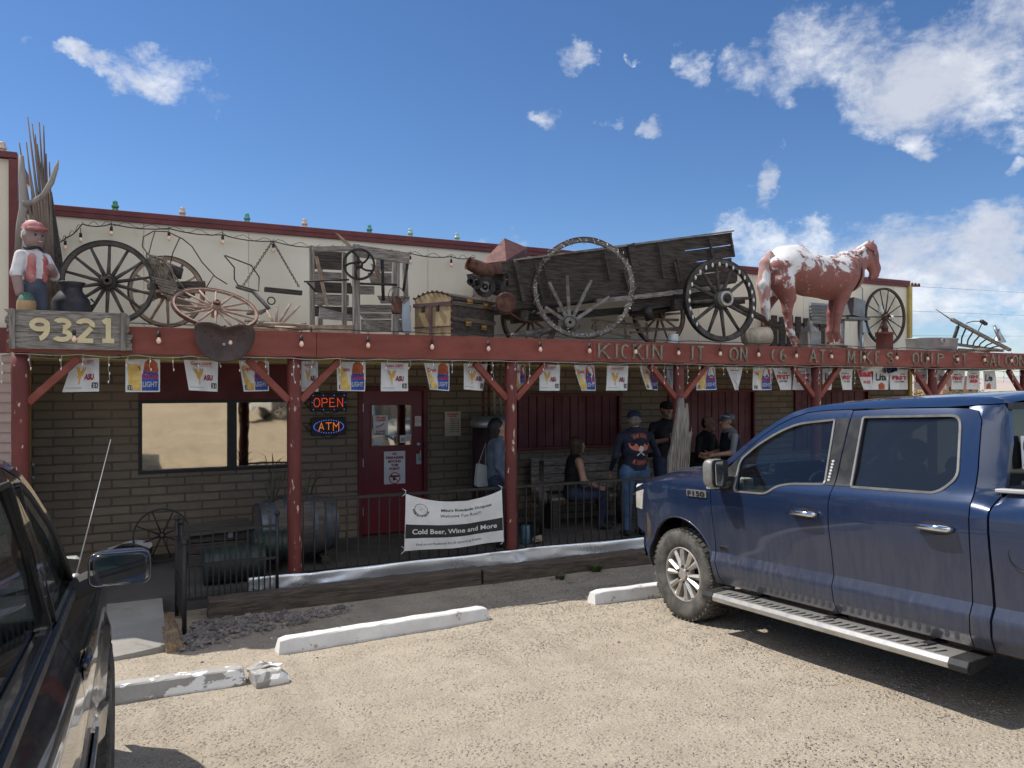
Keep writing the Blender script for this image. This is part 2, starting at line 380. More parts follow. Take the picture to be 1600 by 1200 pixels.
# concrete path at the left and the porch floor
mb = MB()
N = 26; top = []
for i in range(N + 1):
    x = -1.35 + (1.57) * i / N
    y = 6.86 + .05 * mnoise.noise(Vector((x * 3, 1, 0))) + (.10 if i > 20 else 0) * ((i - 20) / 6) - .22 * max(0, (-x - .1)) ** 1.0
    top.append((x, y))
vs = []; n = len(top)
for x, y in top: vs.append((x, y, GZ(y) + .035))
for x, y in top: vs.append((x, 8.36, -.02))
for x, y in top: vs.append((x, y - .015, GZ(y) - .1))
fs = [(i, i + 1, n + i + 1, n + i) for i in range(n - 1)] + [(2 * n + i, 2 * n + i + 1, i + 1, i) for i in range(n - 1)]
fs.append((n - 1, 2 * n + n - 1, n + n - 1))
mb.add(vs, fs)
o = mb.build('path', CONC); tag(o, 'concrete walk from the lot to the porch', kind='structure')
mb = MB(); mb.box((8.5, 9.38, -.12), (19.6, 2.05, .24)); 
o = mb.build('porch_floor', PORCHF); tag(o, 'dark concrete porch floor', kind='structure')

# ================================================================ the building
WY = 10.4
bld = empty('saloon_building', (6, WY, 0), 'long tan slump block saloon with cream metal parapet and dark red trim', 'building')
WX0, WX1 = -1.15, 13.9; PZ = 4.12; BZ = 2.45
wx0, wx1 = xat(216, WY), xat(456, WY); dx0, dx1 = xat(559, WY), xat(667, WY)
sh = [(xat(808, WY), xat(969, WY), 1.10, 1.965), (xat(1043, WY), xat(1178, WY), .9, 2.02), (xat(1240, WY), xat(1356, WY), .9, 2.02)]
def wall_holes(x0, x1, z0, z1, holes, y, th, mb, mi=0):
    xs = sorted({x0, x1, *[h[0] for h in holes], *[h[1] for h in holes]}); zs = sorted({z0, z1, *[h[2] for h in holes], *[h[3] for h in holes]})
    for i in range(len(xs) - 1):
        for j in range(len(zs) - 1):
            cx = (xs[i] + xs[i + 1]) / 2; cz = (zs[j] + zs[j + 1]) / 2
            if any(h[0] < cx < h[1] and h[2] < cz < h[3] for h in holes): continue
            mb.add([(xs[i], y, zs[j]), (xs[i + 1], y, zs[j]), (xs[i + 1], y, zs[j + 1]), (xs[i], y, zs[j + 1])], [(0, 1, 2, 3)], mi)
    for a, b, c, d in holes:
        mb.add([(a, y, c), (b, y, c), (b, y, d), (a, y, d), (a, y + th, c), (b, y + th, c), (b, y + th, d), (a, y + th, d)],
               [(0, 4, 5, 1), (1, 5, 6, 2), (2, 6, 7, 3), (3, 7, 4, 0)], mi)
    mb.box(((x0 + x1) / 2, y + th + .3, (z0 + z1) / 2), (x1 - x0, .2, z1 - z0), mi=mi)
holes = [(wx0, wx1, 1.0, 2.36), (dx0, dx1, 0.0, 2.075)] + [(a, b, c, d) for a, b, c, d in sh]
mb = MB(); wall_holes(WX0, WX1, -.1, BZ, holes, WY, .16, mb)
mb.add([(WX1, WY, -.2), (WX1, WY + 9, -.2), (WX1, WY + 9, BZ), (WX1, WY, BZ)], [(0, 1, 2, 3)])
mb.build('brick_wall', BRICK, wp=bld)
# cream parapet wall of sheet panels, each panel a shallow rib apart
mb = MB(); x = WX0
while x < WX1 - .01:
    x2 = min(x + 1.22, WX1)
    mb.add([(x + .006, WY - .012, BZ), (x2 - .006, WY - .012, BZ), (x2 - .006, WY - .012, PZ), (x + .006, WY - .012, PZ)], [(0, 1, 2, 3)])
    mb.add([(x2 - .006, WY - .012, BZ), (x2, WY, BZ), (x2, WY, PZ), (x2 - .006, WY - .012, PZ)], [(0, 1, 2, 3)])
    mb.add([(x, WY, BZ), (x + .006, WY - .012, BZ), (x + .006, WY - .012, PZ), (x, WY, PZ)], [(0, 1, 2, 3)])
    x = x2
mb.box((WX1 - .002 - .05, WY + 4.5, (BZ + PZ) / 2), (.1, 8.9, PZ - BZ))
mb.build('parapet_wall', CREAM, wp=bld)
mb = MB(); mb.box(((WX0 + WX1) / 2, WY + .08, PZ + .035), (WX1 - WX0 + .1, .26, .07)); mb.box(((WX0 + WX1) / 2, WY - .028, PZ - .02), (WX1 - WX0 + .1, .03, .075))
mb.build('parapet_cap', TRIM, wp=bld, bevel=.006)
mb = MB(); mb.box(((WX0 + WX1) / 2, WY + 4.6, BZ + 1.2), (WX1 - WX0 - .3, 8.7, .1)); mb.build('roof', CREAM, wp=bld)
mb = MB(); mb.box((WX1 + .03, WY - .02, 2.03), (.085, .11, 4.1)); mb.build('corner_trim', YEL, wp=bld)
mb = MB(); mb.box(((WX0 + WX1) / 2, WY - .03, 2.415), (WX1 - WX0 - .1, .055, .085)); mb.build('ledger_board', YEL, wp=bld)
# big tinted window, red header panel above it
m, t, p = newmat('mirror_tint_glass')
t.inp(p, 'Base Color', (.62, .56, .45)); p.inputs['Metallic'].default_value = 1; p.inputs['Roughness'].default_value = .03
oc = t.objco(); t.inp(p, 'Normal', t.bump(t.noise(oc, 2.2, 2), .25, .006)); MIRGLASS = m
mb = MB(); mb.box(((wx0 + wx1) / 2, WY + .03, 2.135), (wx1 - wx0 - .004, .08, .45)); mb.build('window_header', REDDARK, wp=bld)
mb = MB()
f = .045
for a, b, c, d in ((wx0, wx1, 1.0, 1.0 + f), (wx0, wx1, 1.91 - f, 1.91), (wx0, wx0 + f, 1.0 + f, 1.91 - f), (wx1 - f, wx1, 1.0 + f, 1.91 - f), (xat(356, WY), xat(370, WY), 1.0 + f, 1.91 - f)):
    mb.box(((a + b) / 2, WY + .03, (c + d) / 2), (b - a - .002, .09, d - c - .001))
wf = mb.build('window', BLACKM, wp=bld)
mb = MB(); mb.box(((wx0 + wx1) / 2, WY + .06, 1.455), (wx1 - wx0 - .02, .012, .9)); mb.build('pane', MIRGLASS, wp=wf if False else bld)
# three boarded windows behind plank shutters
for k, (a, b, c, d) in enumerate(sh):
    mb = MB(); n = max(6, int((b - a) / .155)); wd = (b - a - .1) / n
    for i in range(n):
        mb.box((a + .05 + wd * (i + .5), WY + .02 + .006 * (i % 2), (c + d) / 2), (wd - .012, .03, d - c - .05))
    mb.box(((a + b) / 2, WY + .06, (c + d) / 2), (b - a, .02, d - c))
    for u in ((a + b) / 2, ): pass
    for q in ((a, a + .045, c, d), (b - .045, b, c, d)): mb.box(((q[0] + q[1]) / 2, WY, (c + d) / 2), (.045, .09, d - c - .002))
    for z in (c + .0225, d - .0225): mb.box(((a + b) / 2, WY - .004, z), (b - a + .04, .1, .05))
    mb.build('shutter', REDDARK, wp=bld, bevel=.003)
# door
mb = MB()
mb.box((dx0 + .03, WY + .02, 1.03), (.06, .12, 2.07)); mb.box((dx1 - .03, WY + .02, 1.03), (.06, .12, 2.07)); mb.box(((dx0 + dx1) / 2, WY + .02, 2.045), (dx1 - dx0 - .124, .12, .06))
dfr = mb.build('door_frame', REDDARK, wp=bld, bevel=.004)
DR = empty('door', (0, 0, 0)); DR.parent = bld; DR.location = Vector((dx0 + .06, WY, 0)) - bld.location
m, t, p = newmat('dark_red_door_enamel'); t.inp(p, 'Base Color', t.mix(t.noise(t.objco(), 4), (.17, .02, .028), (.13, .014, .02))); p.inputs['Roughness'].default_value = .35; DOORM = m
px0, px1 = xat(581, WY), xat(643, WY); pz0, pz1 = at(612, 696, WY).z, at(612, 633, WY).z
mb = MB(); a, b = dx0 + .065, dx1 - .065
for q in ((a, px0, .03, 2.01), (px1, b, .03, 2.01), (px0, px1, .03, pz0), (px0, px1, pz1, 2.01)):
    mb.box(((q[0] + q[1]) / 2, WY + .03, (q[2] + q[3]) / 2), (q[1] - q[0], .045, q[3] - q[2]))
for z in (.35, 1.02, 1.78): mb.box((a + .004, WY - .002, z), (.022, .02, .11), mi=1)
DR2 = DR; bpy.data.objects.remove(DR)
DR = mb.build('door', [DOORM, GALV], wp=bld)
M_DG = mat('door_glass', (.10, .13, .15), (.04, .05, .055), 2.5, (1, 1, .3), .06, bump=0, spec=1.0)
def sub(mb, name, mats, par, **k):   # a world-metre mesh under a part (parts sit at the thing's own origin)
    o_ = Vector(par.parent.location); mb.v = [v - o_ for v in mb.v]; return mb.build(name, mats, parent=par, **k)
mb = MB(); mb.box(((px0 + px1) / 2, WY + .03, (pz0 + pz1) / 2), (px1 - px0, .01, pz1 - pz0)); sub(mb, 'pane', MIRGLASS, DR)
mb = MB()
for q in ((px0 - .02, px0, pz0, pz1), (px1, px1 + .02, pz0, pz1)): mb.box(((q[0] + q[1]) / 2, WY + .0, (q[2] + q[3]) / 2), (.02, .02, q[3] - q[2]))
for z in (pz0 - .01, pz1 + .01): mb.box(((px0 + px1) / 2, WY + .0, z), (px1 - px0 + .04, .02, .02))
sub(mb, 'pane_trim', DOORM, DR)
hx = xat(654, WY)
mb = MB(); mb.lathe([(.001, 0), (.03, 0), (.03, .02), (.016, .026), (.001, .026)], 16, Matrix.Translation((hx, WY + .007, at(654, 694, WY).z)) @ Matrix.Rotation(R(90), 4, 'X'))
mb.box((hx, WY, at(654, 717, WY).z), (.075, .03, .15)); mb.tube([(hx + .01, WY - .03, 1.17), (hx + .01, WY - .05, 1.15), (hx + .015, WY - .05, 1.05), (hx + .015, WY - .01, 1.03)], .009)
sub(mb, 'handle', GALV, DR, bevel=.004)

# the wing at the left, standing a little in front of the main wall
WGX, WGY, WGZ = -1.16, 9.6, 4.47
wing = empty('building_wing', (-3, WGY, 0), 'wing of pale pink block under a tall cream metal parapet at the left end', 'building')
mb = MB(); mb.box((WGX - 2.5, WGY + .6, 1.19), (5.0, 1.2, 2.6)); mb.build('block_wall', PINKB, wp=wing)
mb = MB(); mb.box((WGX - 2.5, WGY + .6, (2.49 + WGZ) / 2), (4.98, 1.18, WGZ - 2.49)); 
for i in range(5): mb.box((WGX - .28 - i * .6, WGY + .012, (2.5 + WGZ) / 2), (.012, .012, WGZ - 2.5))
mb.build('parapet_wall', CREAM, wp=wing)
mb = MB(); mb.box((WGX - 2.5, WGY + .6, WGZ + .04), (5.04, 1.3, .06)); mb.box((WGX - .015, WGY, (WGZ + 2.5) / 2), (.08, .08, WGZ - 2.5)); mb.box((WGX - 2.5, WGY - .03, 2.56), (5.0, .05, .26)); mb.build('parapet_cap', TRIM, wp=wing)
mb = MB(); mb.box((WGX + .02, WGY + .38, 1.1), (.05, .56, 2.1)); d_ = mb.build('side_door', mat('near_black_door', (.02, .02, .03), rough=.4, bump=0), wp=wing)
for z in (1.05, 1.2):
    mb = MB(); mb.tube([(WGX + .04, WGY + .5, z), (WGX + .09, WGY + .5, z)], .018, 8); mb.ball((WGX + .105, WGY + .5, z), .026); sub(mb, 'handle', GALV, d_)
for y_ in (WGY + .72, WGY + .05): mb = MB(); mb.box((WGX + .03, y_, 1.15), (.07, .09, 2.4)); mb.build('door_trim', YEL, wp=wing)

# ================================================================ the porch
PY = 8.3; PX = [t_ * PY for t_ in (-.116, .1797, .4857, .7878, 1.0949, 1.412, 1.712)]
DECK = 2.6; BT, BB = 2.65, 2.385
porch = empty('porch', (5.5, PY, 0), 'long porch of red posts and a red fascia beam along the saloon front', 'porch')
mb = MB()
prof = []
for i, x in enumerate(PX):
    mb = MB(); zs = [-.06 + (BB + .06) * k / 14 for k in range(15)]
    mb.tube([(x + .006 * mnoise.noise(Vector((i * 7, z * 2, 0))), PY, z) for z in zs], [.073 + .006 * mnoise.noise(Vector((i, z * 3, 3))) for z in zs], 14)
    mb.build('post', REDPOST, wp=porch)
    for s_ in (-1, 1):
        if i == 0 and s_ < 0: continue
        mb = MB(); mb.bar((x + s_ * .06, PY, BB - .46), (x + s_ * .47, PY, BB - .035), .07, .075, up=(0, 1, 0)); mb.build('brace', RED, wp=porch, bevel=.005)
segs = [-1.06, xat(494, 8.22), xat(925, 8.22), 9.6, 15.2]
for a, b in zip(segs[:-1], segs[1:]):
    mb = MB(); mb.box(((a + b) / 2, 8.22, (BT + BB) / 2), (b - a - .004, .05, BT - BB)); mb.build('fascia_beam', RED, wp=porch, bevel=.004)
mb = MB(); mb.box((7.05, 9.32, DECK - .06), (16.2, 2.13, .025)); 
for k in range(24): mb.box((-.9 + k * .7, 9.3, DECK - .14), (.045, 2.1, .135))
mb.box((7.05, 8.35, BB + .07), (16.2, .09, .14))
mb.build('roof_deck', mat('old_porch_boards', (.40, .35, .29), (.26, .22, .18), 5, rough=.9, bump=.4), wp=porch)
# ================================================================ vehicles
def paint(name, c, dust, dustamt, flake=.25, rough=.22):
    m, t, p = newmat(name)
    oc = t.objco(); z = t.sep(oc)[2]
    # road dust: thickest on the sills, streaked upward
    st = t.noise(t.mapv(oc, (3.5, 3.5, .55), rot=(R(14), 0, 0)), 6, 8, .7, .4)
    fine = t.noise(oc, 60, 4, .7); blot = t.noise(oc, 1.6, 5, .6)
    low = t.ramp(z, 1.12, .38, False)
    d = t.math('ADD', t.math('MULTIPLY', low, .95), t.math('MULTIPLY', t.math('SUBTRACT', st, .5), 1.15))
    d = t.math('ADD', d, t.math('MULTIPLY', t.math('SUBTRACT', blot, .5), .7))
    d = t.math('MULTIPLY', t.ramp(d, .12, 1.0), t.math('ADD', .6, t.math('MULTIPLY', fine, .7)))
    d = t.math('MULTIPLY', d, dustamt, clamp=True)
    film = t.math('MAXIMUM', d, t.math('MULTIPLY', t.math('ADD', .16, t.math('MULTIPLY', t.ramp(z, 1.10, .85), .50)), dustamt))  # dust film; its low band also stands for ground reflected in the paint
    dcol = t.mix(t.ramp(st, .38, .62), tuple(v * .72 for v in dust), tuple(v * 1.18 for v in dust)); t.inp(p, 'Base Color', t.mix(film, c, dcol)); t.inp(p, 'Metallic', t.math('MULTIPLY', t.math('SUBTRACT', 1, film), flake))
    t.inp(p, 'Roughness', t.math('ADD', rough, t.math('MULTIPLY', film, .45))); t.inp(p, 'Coat Weight', t.math('SUBTRACT', 1.0, t.math('MULTIPLY', film, .95), clamp=True)); p.inputs['Coat Roughness'].default_value = .04
    return m
TBLUE = paint('metallic_blue_paint', (.008, .027, .082), (.062, .058, .058), .70, .3, .22)
SDARK = paint('dark_grey_pearl_paint', (.018, .018, .02), (.16, .14, .12), .22, .3)
WPAINT = paint('white_car_paint', (.75, .75, .74), (.3, .27, .22), .3, 0)
CHROME = mat('chrome', (.75, .75, .76), (.68, .68, .7), 6, rough=.10, metal=1, bump=0)
SATIN = mat('dusty_satin_trim', (.30, .29, .275), (.2, .195, .18), 9, rough=.5, metal=.35, bump=.1)
RUBBER = mat('dusty_tyre_rubber', (.13, .12, .105), (.055, .052, .048), 7, rough=.92, bump=.5, bscale=80, bdist=.002)
BLKTRIM = mat('black_plastic_trim', (.018, .018, .02), (.03, .029, .028), 12, rough=.5, bump=.1)
UNDER = mat('dirty_underbody', (.11, .078, .055), (.05, .038, .03), 6, rough=.95, bump=.5)
ALLOY = mat('dusty_alloy', (.62, .59, .55), (.46, .43, .39), 11, rough=.38, metal=.6, bump=.1)
SEAT = mat('grey_seat_cloth', (.10, .10, .105), (.07, .07, .075), 9, rough=.9)
LENS = mat('headlight_lens', (.7, .68, .6), (.5, .48, .42), 12, rough=.12, bump=0, spec=.9)
AMBER = mat('amber_lens', (.7, .25, .03), rough=.2, bump=0)
REDLENS = mat('red_lens', (.35, .01, .01), rough=.2, bump=0)
def glassmat(name, tint, opa):
    m = bpy.data.materials.new(name); m.use_nodes = True; t = NT(m.node_tree); m.node_tree.nodes.remove(m.node_tree.nodes['Principled BSDF'])
    out = m.node_tree.nodes['Material Output']
    tr = t.new('ShaderNodeBsdfTransparent'); t.inp(tr, 0, tint)
    di = t.new('ShaderNodeBsdfDiffuse'); t.inp(di, 0, (.03, .035, .04))
    gl = t.new('ShaderNodeBsdfGlossy'); t.inp(gl, 0, (.95, .97, 1)); gl.inputs['Roughness'].default_value = .02
    a = t.new('ShaderNodeMixShader'); a.inputs[0].default_value = opa; t.l.new(tr.outputs[0], a.inputs[1]); t.l.new(di.outputs[0], a.inputs[2])
    lw = t.new('ShaderNodeLayerWeight'); lw.inputs[0].default_value = .5
    k = t.math('ADD', t.math('MULTIPLY', t.math('POWER', lw.outputs['Facing'], 4.5), .95), .045, clamp=True)
    b = t.new('ShaderNodeMixShader'); t.l.new(k, b.inputs[0]); t.l.new(a.outputs[0], b.inputs[1]); t.l.new(gl.outputs[0], b.inputs[2])
    t.l.new(b.outputs[0], out.inputs[0]); return m
GLASS = glassmat('window_glass', (.62, .70, .68), .12)
PRIV = glassmat('privacy_glass', (.09, .10, .11), .45)

def interp(tab, x):
    if x <= tab[0][0]: return tab[0][1]
    for (a, b), (c, d) in zip(tab, tab[1:]):
        if x <= c: return b + (d - b) * (x - a) / (c - a)
    return tab[-1][1]

def rounded(poly, r, n=4):
    # round the corners of a 2D polygon; r: one radius or one per corner
    out = []; N = len(poly)
    for i, p in enumerate(poly):
        rr = r[i] if isinstance(r, (list, tuple)) else r
        p = Vector(p); a = Vector(poly[i - 1]); b = Vector(poly[(i + 1) % N])
        if rr <= 0: out.append(tuple(p)); continue
        ua = (a - p); ub = (b - p); k = min(rr, ua.length * .45, ub.length * .45)
        A = p + ua.normalized() * k; B = p + ub.normalized() * k
        for j in range(n + 1):
            s = j / n; out.append(tuple(A * (1 - s) ** 2 + p * 2 * s * (1 - s) + B * s * s))
    return out
def inset(poly, d):
    N = len(poly); area = sum(poly[i][0] * poly[(i + 1) % N][1] - poly[(i + 1) % N][0] * poly[i][1] for i in range(N)); sg = 1 if area > 0 else -1
    out = []
    for i in range(N):
        p = Vector(poly[i]); a = (p - Vector(poly[i - 1])); b = (Vector(poly[(i + 1) % N]) - p)
        if a.length < 1e-6 or b.length < 1e-6: out.append(tuple(p)); continue
        a.normalize(); b.normalize()
        na = Vector((-a.y, a.x)) * sg; nb = Vector((-b.y, b.x)) * sg; q = (na + nb)
        if q.length < 1e-6: q = na
        q.normalize(); k = d / max(.35, q.dot(na)); out.append(tuple(p + q * k))
    return out

def side_sheet(name, outline, holes, xfun, side, mats, parent, du=.05, df=.09, ret=.03, off=0.0, extra_u=()):
    """a body panel: outline and holes in (forward, up), bent to the body's cross-section"""
    bm = bmesh.new(); edges = []
    for loop in [outline] + list(holes):
        vs = [bm.verts.new((0, f, u)) for f, u in loop]
        edges += [bm.edges.new((vs[i], vs[(i + 1) % len(vs)])) for i in range(len(vs))]
    bmesh.ops.triangle_fill(bm, use_beauty=True, use_dissolve=False, edges=edges, normal=(1, 0, 0))
    fs = [p[0] for p in outline]; us = [p[1] for p in outline]
    done = []; cuts = [('u', u) for u in list(extra_u) + list(np.arange(math.floor(min(us) / du) * du + .013, max(us), du))] + [('f', f) for f in np.arange(min(fs) + df / 2, max(fs), df)]
    for k, v in cuts:
        if min((abs(v - q[1]) for q in done if q[0] == k), default=1) < (.007 if k == 'u' else .0): continue
        done.append((k, v)); geom = bm.verts[:] + bm.edges[:] + bm.faces[:]
        bmesh.ops.bisect_plane(bm, geom=geom, dist=1e-5, plane_co=(0, v if k == 'f' else 0, v if k == 'u' else 0), plane_no=(0, 1, 0) if k == 'f' else (0, 0, 1))
    bmesh.ops.remove_doubles(bm, verts=bm.verts, dist=2e-4)
    uc = [v for k, v in cuts if k == 'u']; fc = [v for k, v in cuts if k == 'f']
    def on(vals, x): return any(abs(x - q) < 4e-4 for q in vals)
    kill = []
    for e in bm.edges:
        if e.is_boundary or len(e.link_faces) != 2: continue
        a, b = e.verts
        if abs(a.co.z - b.co.z) < 4e-4 and on(uc, a.co.z): continue
        if abs(a.co.y - b.co.y) < 4e-4 and on(fc, a.co.y): continue
        kill.append(e)
    bmesh.ops.dissolve_edges(bm, edges=kill, use_verts=False)
    bmesh.ops.dissolve_verts(bm, verts=[v for v in bm.verts if len(v.link_edges) == 2 and not v.is_boundary])
    be = [e for e in bm.edges if e.is_boundary]
    for v in bm.verts: v.co.x = side * (xfun(v.co.y, v.co.z) - off)
    for f in bm.faces:
        f.smooth = True
        f.normal_update()
    up = [f for f in bm.faces if f.normal.x * side < 0]
    if up: bmesh.ops.reverse_faces(bm, faces=up)
    if ret:
        for e in bm.edges:
            if abs(e.verts[0].co.z - e.verts[1].co.z) < 5e-4 and extra_u and abs(e.verts[0].co.z - extra_u[0]) < 5e-4: e.smooth = False
        r = bmesh.ops.extrude_edge_only(bm, edges=be)
        for v in [g for g in r['geom'] if isinstance(g, bmesh.types.BMVert)]: v.co.x -= side * ret
        for f in [g for g in r['geom'] if isinstance(g, bmesh.types.BMFace)]: f.smooth = False
        for e in be: e.smooth = False
    me = bpy.data.meshes.new(name); bm.to_mesh(me); bm.free()
    for m_ in (mats if isinstance(mats, (list, tuple)) else [mats]): me.materials.append(m_)
    o = bpy.data.objects.new(name, me); COL.objects.link(o); o.parent = parent
    return o

def strip(mb, pts, xfun, side, w, h, mi=0, off=0.0, closed=False):
    # a trim bead that follows (forward, up) points on the body side
    P = [Vector((side * (xfun(f, u) + off), f, u)) for f, u in pts]
    n = len(P)
    for i in range(n if closed else n - 1):
        mb.bar(P[i], P[(i + 1) % n], w, h, up=(1, 0, 0), mi=mi)

def wheel(name, parent, loc, side, rad, wid, rimr, style, tyremat, rimmat, tread=True):
    root = MB(); n = 72
    # tyre: axis along x, outer face at +x
    prof = [(rimr * .99, -wid * .40), (rimr * 1.04, -wid * .44), (rad * .80, -wid * .52), (rad * .93, -wid * .49), (rad * .975, -wid * .42), (rad * .985, -wid * .25), (rad * .985, wid * .25), (rad * .975, wid * .42), (rad * .93, wid * .49), (rad * .80, wid * .52), (rimr * 1.12, wid * .47), (rimr * 1.04, wid * .44), (rimr * .99, wid * .40)]
    M = Matrix.Rotation(R(90), 4, 'Y')
    if side < 0: M = Matrix.Rotation(R(-90), 4, 'Y')
    root.lathe(prof, n, M, 0)
    if tread:
        for k in range(46):
            a = 2 * math.pi * (k + .5) / 46
            for (z, dz, rr, jj) in ((.385, .17, .972, 0), (.13, .2, .992, .5), (-.13, .2, .992, 0), (-.385, .17, .972, .5)):
                aa = a + jj * 2 * math.pi / 46
                c = Vector((rad * rr * math.cos(aa), rad * rr * math.sin(aa), wid * z))
                rot = Matrix.Rotation(aa, 3, 'Z') @ Matrix.Rotation(R(18 if z > 0 else -18), 3, 'X')
                x, y, zz = .011, math.pi * rad / 46 * 1.30 / 2 * 1.0, wid * dz / 2
                vs = [M @ (c + rot @ Vector((i * x, j * y, q * zz))) for i in (-1, 1) for j in (-1, 1) for q in (-1, 1)]
                root.add(vs, [(0, 1, 3, 2), (4, 6, 7, 5), (0, 4, 5, 1), (2, 3, 7, 6), (0, 2, 6, 4), (1, 5, 7, 3)])
    w_ = root.build(name, [tyremat], parent, loc)
    mb = MB(); o_ = wid * .40
    mb.lathe([(rimr, o_ + .004), (rimr * .955, o_ + .010), (rimr * .93, o_ - .006), (rimr * .90, o_ - .05), (rimr * .88, -o_)], 60, M)
    def pt(a, r, z): return M @ Vector((r * math.cos(a), r * math.sin(a), z))
    ns = 6 if style == 'truck' else 5
    for k in range(ns):
        a = 2 * math.pi * k / ns + .3
        if style == 'truck':
            for s_ in (-1, 1):
                # twin spokes that part towards the rim
                a0 = a + s_ * .14; a1 = a + s_ * .235
                w0, w1 = .12, .125
                vs = [pt(a0 - w0 * 1.6, rimr * .22, o_ - .02), pt(a0 + w0 * 1.6, rimr * .22, o_ - .02), pt(a1 + w1, rimr * .93, o_ - .004), pt(a1 - w1, rimr * .93, o_ - .004),
                      pt(a0, rimr * .3, o_ + .012), pt(a1, rimr * .9, o_ + .006)]
                back = [pt(a0 - w0 * 1.6, rimr * .22, o_ - .06), pt(a0 + w0 * 1.6, rimr * .22, o_ - .06), pt(a1 + w1, rimr * .93, o_ - .045), pt(a1 - w1, rimr * .93, o_ - .045)]
                mb.add(vs + back, [(0, 4, 5, 3), (4, 1, 2, 5), (0, 1, 4), (3, 5, 2), (0, 3, 9, 6), (1, 7, 8, 2), (6, 9, 8, 7)])
        else:
            vs = [pt(a - .25, rimr * .25, o_ - .015), pt(a + .25, rimr * .25, o_ - .015), pt(a + .16, rimr * .93, o_ - .004), pt(a - .16, rimr * .93, o_ - .004)]
            back = [pt(a - .25, rimr * .25, o_ - .06), pt(a + .25, rimr * .25, o_ - .06), pt(a + .16, rimr * .93, o_ - .05), pt(a - .16, rimr * .93, o_ - .05)]
            mb.add(vs + back, [(0, 1, 2, 3), (0, 3, 7, 4), (1, 5, 6, 2), (4, 7, 6, 5)])
    mb.lathe([(rimr * .38, o_ - .06), (rimr * .36, o_ - .012), (rimr * .2, o_ - .004), (rimr * .19, o_ + .012), (.001, o_ + .014)], 30, M)
    for k in range(6): 
        a = 2 * math.pi * k / 6 + .1; mb.lathe([(.012, 0), (.012, .02), (.006, .026), (.001, .026)], 6, M @ Matrix.Translation((rimr * .29 * math.cos(a), rimr * .29 * math.sin(a), o_ - .012)), 1)
    mb.lathe([(rimr * .70, -.02), (rimr * .70, .0), (.02, .0)], 30, M, 1)   # brake disc
    r_ = mb.build('rim', [rimmat, IRON], w_, (0, 0, 0), sharp=30)
    return w_

